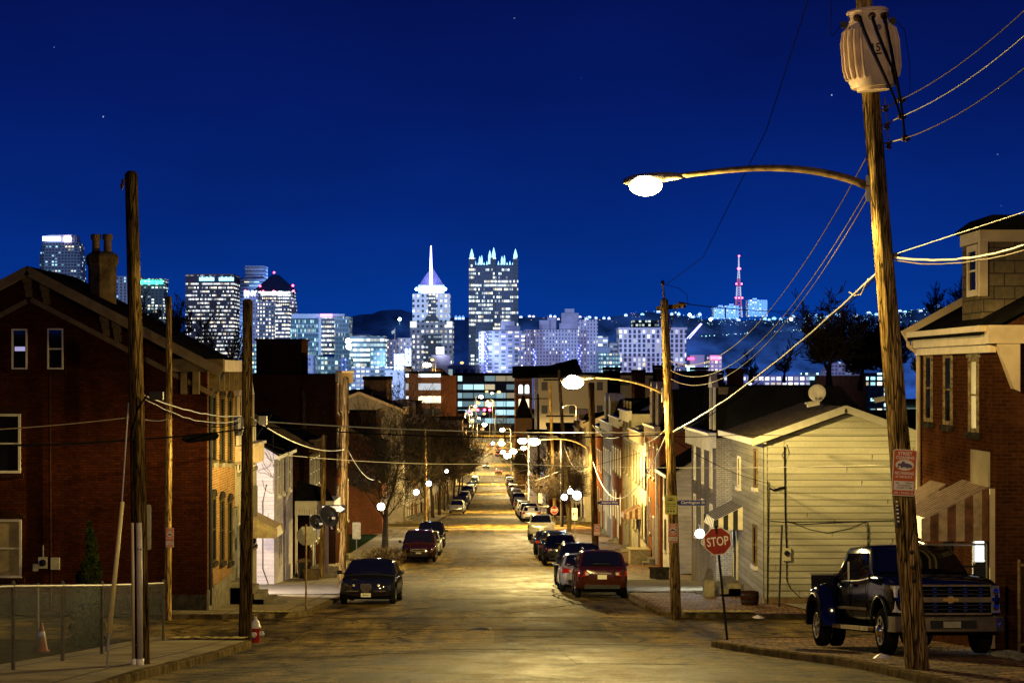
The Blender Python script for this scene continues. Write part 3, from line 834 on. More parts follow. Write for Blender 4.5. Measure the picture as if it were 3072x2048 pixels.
# left poles
PC0 = at(325, 1536, 34.2); PC1 = at(303, 400, 34.2)
tC = pole('utility_pole', PC0, PC1, .14, .105, M['pole_dark'], 'tall dark wooden pole on the left with conduits strapped to its foot')
def onC(py, off=(0, 0, 0)): return PC0.lerp(PC1, (1536 - py) / 1136) + Vector(off)
MB().lathe(at(282, 420, 34.1), (-.2, 0, -1), [(-.06, .02), (-.03, .03), (.0, .02), (.04, .035), (.08, .02), (.12, .01)], 10).build('old_insulator', M['bushing'], tC)
PD0 = at(563, 1497, 48); PD1 = at(570, 692, 48)
tD = pole('utility_pole', PD0, PD1, .155, .115, M['pole_dark'], 'dark pole at the near left street corner beside the hydrant')
def onD(py, off=(0, 0, 0)): return PD0.lerp(PD1, (1497 - py) / 805) + Vector(off)
PE0 = at(387, 1428, 57.5); PE1 = at(387, 684, 57.5)
tE = pole('utility_pole', PE0, PE1, .10, .085, M['pole'], 'slim pale pole in front of the big red brick house')
PF0 = at(786, 1345, 80); PF1 = at(795, 868, 80)
tF = pole('utility_pole', PF0, PF1, .135, .11, M['pole'], 'wooden pole behind the dark parked sedan on the left')
PG0 = at(739, 1330, 92); PG1 = at(744, 1000, 92)
tG = pole('utility_pole', PG0, PG1, .12, .10, M['pole'], 'short pale pole beside the left porch', group='wooden utility poles')
PH0 = at(1368, 1290, 117); PH1 = at(1358, 880, 117)
tH_ = pole('utility_pole', PH0, PH1, .2, .17, M['pole_dark'], 'black looking pole with a blue street name plate on the right', group='wooden utility poles')
def onH(py, off=(0, 0, 0)): return PH0.lerp(PH1, (1290 - py) / 410) + Vector(off)
PI0 = at(1308, 1225, 165); PI1 = at(1284, 850, 165)
tI = pole('utility_pole', PI0, PI1, .17, .12, M['pole'], 'leaning pale pole with cross arms on the right before the second crossing')
for y, w in ((872, 1.3), (955, 1.1)):
 MB().bx(at(1286, y, 165), EX, EZ, NY, -w, w, -.06, .06, .1, .22).build('crossarm', M['pole_dark'], tI)
PJ0 = at(1275, 1205, 188); PJ1 = at(1263, 880, 188)
pole('utility_pole', PJ0, PJ1, .16, .12, M['pole'], 'wooden pole by the small stop sign at the second crossing')
PK0 = at(1238, 1150, 260); PK1 = at(1236, 905, 260)
tK = pole('utility_pole', PK0, PK1, .17, .13, M['pole_dark'], 'distant pole with cross arm right of the street beyond the second crossing')
MB().bx(at(1236, 915, 260), EX, EZ, NY, -1.2, 1.2, -.06, .06, .1, .22).build('crossarm', M['pole_dark'], tK)
for i, (px, py0, py1, D) in enumerate(((978, 1212, 985, 178), (1010, 1180, 960, 240), (700, 1200, 895, 112))):
 pole('utility_pole', at(px, py0, D), at(px - 2, py1, D), .15, .12, M['pole'] if i != 2 else M['pole_dark'],
  ['pale pole at the second crossing on the left pavement', 'distant pole on the left pavement past the second crossing', 'dim pole standing against the tall dark brick wall on the left'][i])

# signs on poles and posts
cleaning_sign(at(1545.5, 1224, 57.75), .26, .53, 'red street cleaning sign low on the second right pole')
cleaning_sign(at(390, 1234, 57.2), .22, .53, 'red street cleaning sign on the slim pale pole by the brick house')
cleaning_sign(at(1371, 1216, 116.6), .33, .64, 'small red street cleaning sign on the black looking pole')
ys_ = thing('notice_sign', at(1541, 1159, 57.7), 'lime yellow notice sign on the second right pole', 'sign')
w, h = .335, .52; o = at(1541, 1159, 57.72)
MB().prism(o, EX, EZ, NY, rrect(w, h, .03), 0, .006).build('face', M['sign_yellow'], ys_)
L = MB(); put_text(L, 'North Side', o + EZ * .03 + NY * .006, EX, EZ, NY, .055, .26, .01); put_text(L, 'Safe Streets', o - EZ * .035 + NY * .006, EX, EZ, NY, .04, .26, .01)
put_text(L, 'a neighborhood', o - EZ * .085 + NY * .006, EX, EZ, NY, .02, .2); put_text(L, 'partnership', o - EZ * .115 + NY * .006, EX, EZ, NY, .02, .2)
for i in range(13):
 a = R(i * 15); L.bx(o + EZ * .11 + NY * .006, (math.cos(a), 0, math.sin(a)), (-math.sin(a), 0, math.cos(a)), NY, .055, .1, -.005, .005, 0, .003)
L.prism(o + EZ * .11 + NY * .006, EX, EZ, NY, [(.045 * math.cos(R(k * 18)), .045 * math.sin(R(k * 18))) for k in range(11)], 0, .003)
for x in (-.08, 0, .08): L.bx(o + EZ * -.17 + EX * x + NY * .006, EX, EZ, NY, -.02, .02, -.025, .02, 0, .003)
L.build('lettering', M['sign_black'], ys_)
def street_plate(p, w, h, txt, label):
 t = thing('street_name_sign', p, label, 'street sign', 'blue street name plates'); p = Vector(p)
 MB().bx(p, EX, EZ, NY, 0, w, -h / 2, h / 2, -.006, .006).build('plate', M['sign_blue'], t)
 b = MB()
 for u0, u1, v0, v1 in ((0, w, h / 2, h / 2 + .006), (0, w, -h / 2 - .006, -h / 2)): b.bx(p, EX, EZ, NY, u0, u1, v0, v1, -.008, .008)
 b.build('rim', M['sign_white'], t)
 L = MB(); put_text(L, txt, p + EX * w * .53 + NY * .008, EX, EZ, NY, h * .72, w * .90, .035); L.build('lettering', M['lettering_white'], t)
 MB().bx(p, EX, EZ, NY, -.12, .02, -h * .3, h * .3, -.02, .02).build('bracket', M['black_metal'], t)
street_plate(at(1559, 1154, 57.8), .74, .15, 'Carrington St', 'blue plate reading Carrington St on the second right pole')
street_plate(at(1378, 1154, 116.7), 1.02, .22, 'Alpine Ave', 'blue plate reading Alpine Ave on the black looking pole')

def octo(w):
 k = w / 2; c = k * math.tan(R(22.5))
 return [(c, k), (-c, k), (-k, c), (-k, -c), (-c, -k), (c, -k), (k, -c), (k, c)]
def stop_sign(c, foot, w, label, front=True, rot=0, group='stop signs'):
 c = Vector(c); foot = Vector(foot)
 t = thing('stop_sign', foot, label, 'stop sign', group)
 up = (c - foot).normalized(); topp = c + up * w * .62
 U = Vector((math.cos(rot), math.sin(rot), 0)); N = Vector((math.sin(rot), -math.cos(rot), 0))
 V = (up - N * up.dot(N)); V = (V - U * .0).normalized(); U = V.cross(N).normalized() if V.cross(N).x > 0 else N.cross(V).normalized()
 s = 1 if front else -1
 MB().tube([foot - up * .3, topp], .028, 8).build('post', M['black_metal'] if front else M['rust'], t)
 cc = c + N * .04 * s
 if front:
  MB().prism(cc, U, V, N, octo(w), -.003, .001).build('rim', M['sign_white'], t)
  MB().prism(cc, U, V, N, octo(w * .95), .0015, .004).build('face', M['stop_red'], t)
  L = MB(); put_text(L, 'STOP', cc + N * .005, U, V, N, w * .34, w * .80, .012); L.build('lettering', M['lettering_white'], t)
 else:
  MB().prism(cc, U, V, N, octo(w), -.003, .003).build('plate', M['sign_back'], t)
 return t
stop_sign(at(1648, 1242, 46.5), at(1671, 1475, 46.8), .60, 'large red STOP sign on a leaning black post at the near right corner')
stop_sign(at(703, 1230, 60.2), at(703, 1410, 60.5), .54, 'back of a stop sign on a thin post at the far left corner', front=False)
stop_sign(at(1273, 1171, 187), at(1274, 1208, 187.5), .68, 'small distant STOP sign at the second crossing')
def post_plate(c, w, h, foot, label, plate, txt=None, name='sign', cat='sign', arrow=False, post=M['steel']):
 c = Vector(c); t = thing(name, foot, label, cat)
 foot = Vector(foot)
 MB().tube([foot - EZ * .3, Vector((c.x, c.y + .04, c.z + h / 2))], .025, 8).build('post', post, t)
 poly = rrect(w, h, min(w, h) * .12)
 MB().prism(c, EX, EZ, NY, poly, 0, .006).build('plate', plate, t)
 if txt:
  L = MB()
  if arrow: L.prism(c, EX, EZ, NY, [(-w * .46, -h * .2), (w * .3, -h * .2), (w * .3, -h * .38), (w * .48, 0), (w * .3, h * .38), (w * .3, h * .2), (-w * .46, h * .2)], .0065, .008)
  L.build('arrow', M['sign_white'], t) if arrow else None
  L = MB(); put_text(L, txt, c + NY * .009, EX, EZ, NY, h * (.28 if arrow else .3), w * .62, .01); L.build('lettering', M['sign_black'], t)
 return t
post_plate(at(819, 1218, 90), .36, .72, at(819, 1345, 90.2), 'narrow blank sign back on a grey post behind the dark sedan', M['sign_back'], name='post_sign')
post_plate(at(1320, 1180, 130), .34, .74, at(1321, 1262, 130), 'white reserved parking sign on a thin post at the right kerb', M['sign_white'], 'P', name='post_sign')
post_plate(at(1241, 1143, 186), .34, .9, at(1242, 1212, 186), 'small white sign on a black post near the distant stop sign', M['sign_white'], 'NO', name='post_sign', post=M['black_metal'])
post_plate(at(1250, 1162, 186.5), .95, .3, at(1246, 1212, 187), 'distant one way arrow sign beside the small stop sign', M['sign_black'], 'ONE WAY', name='one_way_sign', arrow=True)
ow = thing('one_way_sign', at(765, 1168, 79.8), 'one way arrow plate half hidden by traffic signal backs beside the left pole', 'sign')
c = at(768, 1168, 79.7)
MB().bx(c, EX, EZ, NY, -.5, .42, -.15, .15, 0, .006).build('plate', M['sign_black'], ow)
MB().prism(c, EX, EZ, NY, [(-.46, -.1), (.2, -.1), (.2, -.14), (.4, 0), (.2, .14), (.2, .1), (-.46, .1)], .0065, .008).build('arrow', M['sign_white'], ow)
L = MB(); put_text(L, 'WAY', c + EX * .0 + NY * .009, EX, EZ, NY, .1, .26, .01); L.build('lettering', M['sign_black'], ow)
tag(MB().prism(at(341, 1210, 34.25), EX, EZ, NY, rrect(.085, .74, .03), 0, .01).build('sign_edge', M['sign_back']), 'thin pale sign plate edge behind the tall left pole', 'sign')
tag(MB().prism(at(583, 1150, 48.2), EX, EZ, NY, rrect(.18, .72, .03), 0, .01).build('sign_edge', M['sign_back']), 'dark sign plate behind the corner pole on the left', 'sign')
# traffic signal heads seen from behind on the left pole
for i, (x, y, r_, D) in enumerate(((756, 1185, .42, 79.4), (727, 1198, .3, 79.3))):
 t = thing('satellite_dish', at(x, y, D), ['dark round dish on a bracket beside the left pole', 'smaller dark dish left of the other one by the porch'][i], 'satellite dish', 'dark dishes by the left porch')
 c = at(x, y, D); N = Vector((.45, -.6, .35)).normalized()
 MB().lathe(c, N, [(-.12, .05), (-.08, r_ * .6), (0, r_), (.012, r_), (-.06, r_ * .6), (-.09, .03)], 22).build('reflector', M['black_metal'], t, smooth=True)
 MB().tube([c - N * .1, c + Vector((.1, .2, -.5))], .03, 6).build('arm', M['steel'], t)
 MB().bx(c + N * .35 + Vector((0, 0, -.2)), EX, EZ, NY, -.06, .06, -.04, .04, -.06, .06).build('receiver', M['steel'], t)

# bundle left -> right across the street
cable([onC(905, (.1, -.05, 0)), onD(955, (-.1, -.1, 0))], .022, 'wire_light', 'thick pale cable bundle between the two left poles', .12, wob=.008)
cable([onC(912, (.1, -.05, 0)), onD(962, (-.1, -.1, 0))], .014, 'wire_light', 'lower strand of the pale bundle between the left poles', .22, wob=.01)
cable([onC(908, (.1, 0, 0)), onD(966, (-.1, 0, 0))], .012, 'wire_dark', 'dark strand wound with the pale bundle between the left poles', .3)
cable([onD(958, (.1, -.1, 0)), PF0.lerp(PF1, (1345 - 1031) / 477.)], .024, 'wire_light', 'pale cable sagging from the corner pole to the pole behind the sedan', .32)
cable([PF0.lerp(PF1, (1345 - 1031) / 477.) + EX * .1, at(865, 1100, 116), at(905, 1092, 150)], .022, 'wire_light', 'pale cable dropping from the left pole into the street tree', .4)
cable([onD(966, (.1, 0, 0)), onB(992, (-.1, 0, 0))], .02, 'wire_light', 'pale wire crossing high over the street between the corner poles', .12)
cable([onD(978, (.1, 0, 0)), onB(998, (-.1, 0, 0))], .022, 'wire_dark', 'black wire crossing the street just under the pale one', .16)
cable([at(640, 1043, 66), at(1160, 1064, 70), at(2060, 1066, 60)], .011, 'wire_light', 'thin wire crossing the street lower down', .12)
cable([at(593, 1012, 60), at(1050, 1108, 90), at(1500, 1030, 60)], .01, 'wire_dark', 'thin dark wire sagging deep across the street', .3)
cable([at(-40, 988, 31), onC(958, (-.1, -.1, 0))], .014, 'wire_rust', 'thin wire entering from the left edge to the tall left pole', .02)
cable([onC(962, (.1, 0, 0)), at(388, 960, 57), onD(975, (-.1, 0, 0))], .012, 'wire_rust', 'thin wire behind the slim pale pole', .05)
cable([at(-40, 1022, 31), onC(1008, (0, -.16, 0)), onD(983, (0, -.17, 0))], .022, 'wire_dark', 'heavy black cable in front of the red brick house', .03)
spl = MB().tube([at(420, 1008, 41), at(432, 1007, 41.2), at(492, 1001, 43), at(500, 999, 43.3)], [.03, .085, .085, .03], 10)
tag(spl.build('splice_case', M['wire_dark'], None, smooth=True), 'thick black splice case on the cable by the brick house', 'splice case')
cable([onB(990, (.1, -.1, 0)), onA(630, (-.15, 0, 0))], .03, 'wire_light', 'thick pale cable bundle from the second pole up to the leaning pole', .22, wob=.01, seg=30)
cable([onB(995, (.1, -.1, 0)), onA(636, (-.15, 0, 0))], .014, 'wire_dark', 'dark strand beneath the bundle to the leaning pole', .3, seg=30)
cable([at(1950, 670, 34.3), at(1963, 679, 34.1), at(1978, 676, 33.6), at(1995, 640, 33)], .016, 'wire_light', 'pale loop of cable left of the leaning pole', 0, seg=4)
for i, (ya, yb) in enumerate(((358, 828), (428, 850), (445, 870))):
 cable([onA(ya, (-.14, 0, 0)), onB(yb, (.08, -.1, 0))], .013, 'wire_rust', ['upper', 'middle', 'lower'][i] + ' of three slack wires from the leaning pole to the second pole', 1.15, seg=40, group='slack wires between the right poles')
cable([onA(590, (.16, 0, 0)), at(2370, 558, 26)], .028, 'wire_light', 'thick pale twisted cable going right from the leaning pole', .12, wob=.006)
cable([onA(598, (.16, 0, 0)), at(2370, 568, 26)], .016, 'wire_rust', 'thinner strand under the thick cable going right', .12, wob=.008)
cable([onA(584, (.16, 0, 0)), at(2380, 478, 25)], .012, 'wire_light', 'thin straight wire rising right from the leaning pole', 0)
MB().lathe(onA(588, (.13, -.1, 0)), EX, [(0, .05), (.06, .05), (.1, .03)], 10).build('cable_clamp', M['steel'], tA)
cable([onB(985, (-.1, 0, 0)), at(1430, 1000, 75), onH(975)], .018, 'wire_light', 'pale cable from the second pole to the black looking pole', .35)
cable([onB(1000, (-.1, 0, 0)), onH(1060)], .024, 'wire_light', 'sagging pale bundle between the second and third right poles', 1.9, seg=26)
cable([onH(1062), PI0.lerp(PI1, .55)], .02, 'wire_light', 'sagging cable between the third and fourth right poles', 1.2)
cable([onH(1000), at(1120, 1010, 150)], .015, 'wire_dark', 'dark wire crossing the street from the black looking pole', .3)
cable([PI0.lerp(PI1, .5), at(1080, 1090, 170)], .02, 'wire_light', 'pale wire crossing the street from the fourth right pole', .7)
cable([PI0.lerp(PI1, .4), at(1035, 1125, 200)], .02, 'wire_rust', 'lower thin wire crossing the street near the second crossing', .8)
cable([onB(1003, (.1, 0, 0)), at(1700, 998, 63), at(2070, 1000, 58)], .014, 'wire_dark', 'black wire along the front of the cream house gable', .02)
cable([onB(1010, (.1, 0, 0)), at(1760, 1108, 66)], .012, 'wire_dark', 'service wire from the second pole to the cream house corner', .15)

# guy wire with yellow guard, conduits
gw = thing('guy_wire', at(242, 1552, 32.2), 'slanting guy wire with a long yellow guard left of the tall left pole', 'guy wire')
MB().tube([onC(925, (-.12, -.05, 0)), at(280, 1152, 33), at(243, 1552, 32.2)], .012, 6).build('wire', M['wire_light'], gw)
MB().tube([at(281, 1152, 32.9), at(251, 1452, 32.3)], [.032, .042], 10).build('guard', M['guard'] if 'guard' in M else plain('pale_yellow_plastic', (.62, .5, .2), .5, var=.15), gw, smooth=True)
MB().tube([at(250, 1452, 32.3), at(246, 1495, 32.2)], [.02, .03], 8).build('turnbuckle', M['steel'], gw)
cd = thing('conduit', at(321, 1536, 33.9), 'thick grey plastic conduit strapped to the foot of the tall left pole', 'conduit')
M['pvc'] = plain('grey_plastic_pipe', (.44, .37, .30), .5, var=.2)
MB().tube([at(319, 1200, 33.85), at(322, 1535, 33.85)], .047, 14).build('pipe', M['pvc'], cd, smooth=True)
MB().tube([at(322, 1512, 33.85), at(322, 1538, 33.85)], .06, 14).build('coupling', M['sign_white'], cd, smooth=True)
for y in (1258, 1478): MB().tube([at(320, y, 33.85), at(320, y + 4, 33.85)], .054, 14).build('strap', M['steel'], cd)
cd = thing('conduit', at(307, 1536, 33.85), 'thin yellowed conduit left of the thick grey one on the tall left pole', 'conduit')
MB().tube([at(304, 1200, 33.8), at(307, 1535, 33.8)], .024, 12).build('pipe', M['tan_trim'], cd, smooth=True)
MB().tube([at(307, 1512, 33.8), at(307, 1538, 33.8)], .042, 12).build('coupling', M['sign_white'], cd, smooth=True)
cable([onC(1200, (-.1, -.05, 0)), onC(1000, (-.09, -.08, 0)), at(318, 935, 34), at(340, 903, 34)], .02, 'wire_dark', 'black cable running up the tall left pole to the bundle', 0, seg=4)
tag(MB().bx(at(347, 908, 34), EX, EZ, NY, -.02, .2, -.07, .06, -.06, .06).build('junction_box', M['black_metal']), 'small black box on the cable at the tall left pole', 'junction box')
tag(MB().bx(at(601, 965, 48), EX, EZ, NY, -.06, .12, -.1, .1, -.06, .06).build('junction_box', M['steel']), 'pale box on the wires at the corner pole', 'junction box')
tag(MB().lathe(at(548, 985, 47.6), EZ, [(-.15, .08), (0, .12), (.25, .12), (.3, .06)], 12).build('junction_box', M['steel']), 'wire wrapped can hanging left of the corner pole', 'junction box')

def mesh_mat():
 m, nt, b = newmat('chain_link_mesh')
 w, u, z, oc = wallco(nt)
 sx = nd(nt, 'ShaderNodeSeparateXYZ'); nt.links.new(oc, sx.inputs[0])
 uu = mth(nt, 'ADD', sx.outputs[0], sx.outputs[1])
 a = mth(nt, 'FRACT', mth(nt, 'DIVIDE', mth(nt, 'ADD', uu, sx.outputs[2]), .075)); c = mth(nt, 'FRACT', mth(nt, 'DIVIDE', mth(nt, 'SUBTRACT', uu, sx.outputs[2]), .075))
 k = mth(nt, 'MAXIMUM', mth(nt, 'LESS_THAN', a, .065), mth(nt, 'LESS_THAN', c, .065))
 nt.links.new(k, b.inputs['Alpha']); b.inputs['Base Color'].default_value = (.03, .025, .012, 1); b.inputs['Metallic'].default_value = .4; b.inputs['Roughness'].default_value = .5
 return m
M['chain'] = mesh_mat()
M['fence_steel'] = plain('dull_galvanised_fence_steel', (.13, .11, .07), .6, .3, var=.4, vs=9)
FX = -7.25
def fz(y): return gz(y) + .13
fe = thing('chain_link_fence', (FX, 38, fz(38)), 'chain link fence along the near left pavement in front of the dark yard', 'fence')
ysF = [25.0, 28.3, 31.5, 35.1, 38.6, 42.2, 45.8]
b = MB()
for y0, y1 in zip(ysF, ysF[1:]):
 b.quad((FX, y0, fz(y0) + .04), (FX, y1, fz(y1) + .04), (FX, y1, fz(y1) + 1.3), (FX, y0, fz(y0) + 1.3))
b.build('mesh', M['chain'], fe)
for y in ysF:
 MB().tube([(FX, y, fz(y) - .2), (FX, y, fz(y) + 1.34)], .032, 8).lathe((FX, y, fz(y) + 1.34), EZ, [(0, .036), (.03, .03), (.05, .008)], 8).build('post', M['fence_steel'], fe)
MB().tube([(FX, y, fz(y) + 1.3) for y in ysF], .024, 8).build('top_rail', M['fence_steel'], fe)
fb = thing('chain_link_fence', (-11, 45.8, fz(45.8)), 'chain link fence at the back of the dark yard, seen through the nearer fence', 'fence')
b = MB().quad((-16, 45.8, fz(45.8)), (FX, 45.8, fz(45.8)), (FX, 45.8, fz(45.8) + 1.25), (-16, 45.8, fz(45.8) + 1.25)); b.build('mesh', M['chain'], fb)
for x in (-16, -13, -10): MB().tube([(x, 45.8, fz(45.8) - .2), (x, 45.8, fz(45.8) + 1.3)], .028, 8).build('post', M['fence_steel'], fb)
MB().tube([(-16, 45.8, fz(45.8) + 1.25), (FX, 45.8, fz(45.8) + 1.25)], .022, 8).build('top_rail', M['fence_steel'], fb)

def hydrant(p, s, label):
 t = thing('fire_hydrant', p, label, 'fire hydrant', 'red fire hydrants with white caps'); p = Vector(p)
 MB().lathe(p, EZ, [(0, .15 * s), (.04 * s, .15 * s), (.05 * s, .11 * s), (.42 * s, .105 * s), (.43 * s, .13 * s), (.47 * s, .13 * s)], 18).build('barrel', M['hyd_red'], t, smooth=True, sharp=40)
 MB().lathe(p + EZ * .47 * s, EZ, [(0, .135 * s), (.03 * s, .135 * s), (.05 * s, .11 * s), (.14 * s, .09 * s), (.19 * s, .05 * s), (.2 * s, .03 * s), (.26 * s, .03 * s)], 18).build('cap', M['hyd_white'], t, smooth=True, sharp=40)
 for d in (Vector((1, 0, 0)), Vector((-1, 0, 0)), Vector((-.15, -1, 0))):
  MB().lathe(p + EZ * .33 * s + d * .09 * s, d, [(0, .055 * s), (.05 * s, .055 * s), (.055 * s, .065 * s), (.09 * s, .065 * s), (.095 * s, .03 * s), (.12 * s, .025 * s)], 12).build('nozzle_cap', M['hyd_white'], t, smooth=True, sharp=40)
M['hyd_red'] = plain('hydrant_red', (.35, .02, .012), .4, var=.3)
M['hyd_white'] = plain('hydrant_white', (.66, .62, .55), .4, var=.2)
hydrant(at(587, 1487, 49.0), 1.0, 'red fire hydrant with white caps beside the dark corner pole')
hydrant((-5.6, 92, gz(92) + KZ), 1.05, 'red fire hydrant behind the dark sedan by the tree')

# cone in the yard, arborvitae
cn = thing('traffic_cone', at(95, 1500, 41) , 'orange traffic cone in the dark yard behind the fence', 'traffic cone')
p = Vector((at(95, 1500, 41).x, 41, gz(41) + .12)); cn.location = p
MB().lathe(p, EZ, [(0, .16), (.03, .16), (.04, .13), (.55, .03), (.57, .02)], 16).build('cone', plain('dirty_orange_plastic', (.22, .045, .008), .5, var=.2), cn, smooth=True, sharp=40)
MB().lathe(p + EZ * .3, EZ, [(0, .083), (.1, .064)], 16).build('reflective_band', M['sign_white'], cn)

def leaf_cloud(b, pts, size, n, rnd):
 for _ in range(n):
  c, r = rnd.choice(pts)
  while True:
   d = Vector((rnd.uniform(-1, 1), rnd.uniform(-1, 1), rnd.uniform(-1, 1)))
   if d.length <= 1: break
  p = c + Vector((d.x * r.x, d.y * r.y, d.z * r.z))
  a = Vector((rnd.uniform(-1, 1), rnd.uniform(-1, 1), rnd.uniform(-1, 1))).normalized(); q = a.cross(Vector((rnd.uniform(-1, 1), rnd.uniform(-1, 1), rnd.uniform(-1, 1)))).normalized()
  s = size * rnd.uniform(.6, 1.4)
  b.add([p - a * s, p + q * s * .35, p + a * s, p - q * s * .35], [(0, 1, 2, 3)])
rnd = random.Random(3)
av = thing('arborvitae', (-8.4, 43, gz(43)), 'tall narrow evergreen with a forked top behind the chain link fence', 'tree')
b = MB(); pts = []
def avx(px, py): return at(px, py, 43)
for py, hw, cx_ in ((1500, 48, 200), (1470, 46, 200), (1440, 44, 200), (1410, 42, 201), (1380, 37, 203), (1350, 33, 205), (1320, 29, 207), (1300, 24, 208), (1280, 17, 211), (1260, 14, 211), (1240, 13, 208), (1225, 10, 206), (1213, 5, 205)):
 rr = hw / FPX * 43
 pts += [(avx(cx_, py), Vector((rr, rr * .9, .16)))] * max(1, int(rr * 18))
pts += [(avx(181, 1330), Vector((.05, .05, .18)))] * 2
leaf_cloud(b, pts, .05, 9000, rnd)
b.build('crown', M['leaf'], av)
MB().tube([Vector((-8.35, 43, gz(43) - .1)), avx(206, 1230)], [.06, .015], 8).build('trunk', M['bark'], av)
def window(parent, P, U, N, w, h, frame='white_trim', pane='glass', sill='stone', lintel=None, rail=True, fw=.06, arch=False, hood=None):
 P = Vector(P); U = Vector(U); N = Vector(N)
 b = MB()
 b.bx(P, U, EZ, N, -w / 2, -w / 2 + fw, 0, h, -.04, .045)
 b.bx(P, U, EZ, N, w / 2 - fw, w / 2, 0, h, -.04, .045)
 b.bx(P, U, EZ, N, -w / 2 + fw, w / 2 - fw, 0, fw, -.04, .045)
 b.bx(P, U, EZ, N, -w / 2 + fw, w / 2 - fw, h - fw, h, -.04, .045)
 if rail: b.bx(P, U, EZ, N, -w / 2 + fw, w / 2 - fw, h * .5 - .02, h * .5 + .02, -.04, .03)
 f = b.build('window', M[frame], parent)
 MB().bx(P, U, EZ, N, -w / 2 + fw, w / 2 - fw, fw, h - fw, -.03, .008).build('pane', M[pane], f)
 if sill: MB().bx(P, U, EZ, N, -w / 2 - .09, w / 2 + .09, -.13, 0, -.03, .1).build('sill', M[sill], f)
 if lintel:
  if arch:
   k = [(w / 2 * 1.25 * math.cos(R(a)), .22 * math.sin(R(a))) for a in range(0, 181, 20)]
   MB().prism(P + EZ * (h + .01), U, EZ, N, k, -.02, .07).build('lintel', M[lintel], f)
  else:
   MB().bx(P, U, EZ, N, -w / 2 - .1, w / 2 + .1, h, h + .2, -.03, .06).build('lintel', M[lintel], f)
 return f

def door(parent, P, U, N, w, h, mat='black_metal', frame='white_trim', handle=True, transom=True):
 P = Vector(P); U = Vector(U); N = Vector(N)
 b = MB()
 b.bx(P, U, EZ, N, -w / 2 - .08, -w / 2, 0, h + .08, -.04, .06); b.bx(P, U, EZ, N, w / 2, w / 2 + .08, 0, h + .08, -.04, .06)
 b.bx(P, U, EZ, N, -w / 2, w / 2, h, h + .08, -.04, .06)
 d = MB().bx(P, U, EZ, N, -w / 2, w / 2, 0, h, -.03, .015)
 for v0, v1 in ((.15, .45), (.52, .9)):
  d.bx(P, U, EZ, N, -w / 2 + .12, w / 2 - .12, h * v0, h * v1, .015, .03)
 d = d.build('door', M[mat], parent)
 b.build('frame', M[frame], d)
 MB().ball(P + U * w * .4 + EZ * h * .47 + N * .05, .035, 8, 5).build('handle', M['steel'], d)
 return d

def gable_wall(b, x0, x1, y0, y1, zb0, ze, xr_, zr, zb1=None):
 """box body with a ridge along y; open joints avoided"""
 zb1 = zb0 if zb1 is None else zb1
 A = [(x0, zb0), (x1, zb0), (x1, ze), (xr_, zr), (x0, ze)]
 Bk = [(x0, zb1), (x1, zb1), (x1, ze), (xr_, zr), (x0, ze)]
 vs = [(x, y0, z) for x, z in A] + [(x, y1, z) for x, z in Bk]
 b.add(vs, [(4, 3, 2, 1, 0), (5, 6, 7, 8, 9)] + [(i, (i + 1) % 5, 5 + (i + 1) % 5, 5 + i) for i in range(5)])
def gable_roof(b, x0, x1, y0, y1, ze, xr_, zr, over=.25, t=.12):
 s0 = (zr - ze) / (xr_ - x0); s1 = (zr - ze) / (x1 - xr_)
 P = [(x0 - over, ze - over * s0), (xr_, zr), (x1 + over, ze - over * s1)]
 up = [(x, z + t + .01) for x, z in P]; lo = [(x, z + .012) for x, z in P]
 poly = up + lo[::-1]
 vs = [(x, y0 - over, z) for x, z in poly] + [(x, y1 + over * .2, z) for x, z in poly]
 n = 6
 b.add(vs, [(0, 1, 4, 5), (1, 2, 3, 4), (6, 11, 10, 7), (7, 10, 9, 8)] + [(i, (i + 1) % n, n + (i + 1) % n, n + i) for i in range(n)])

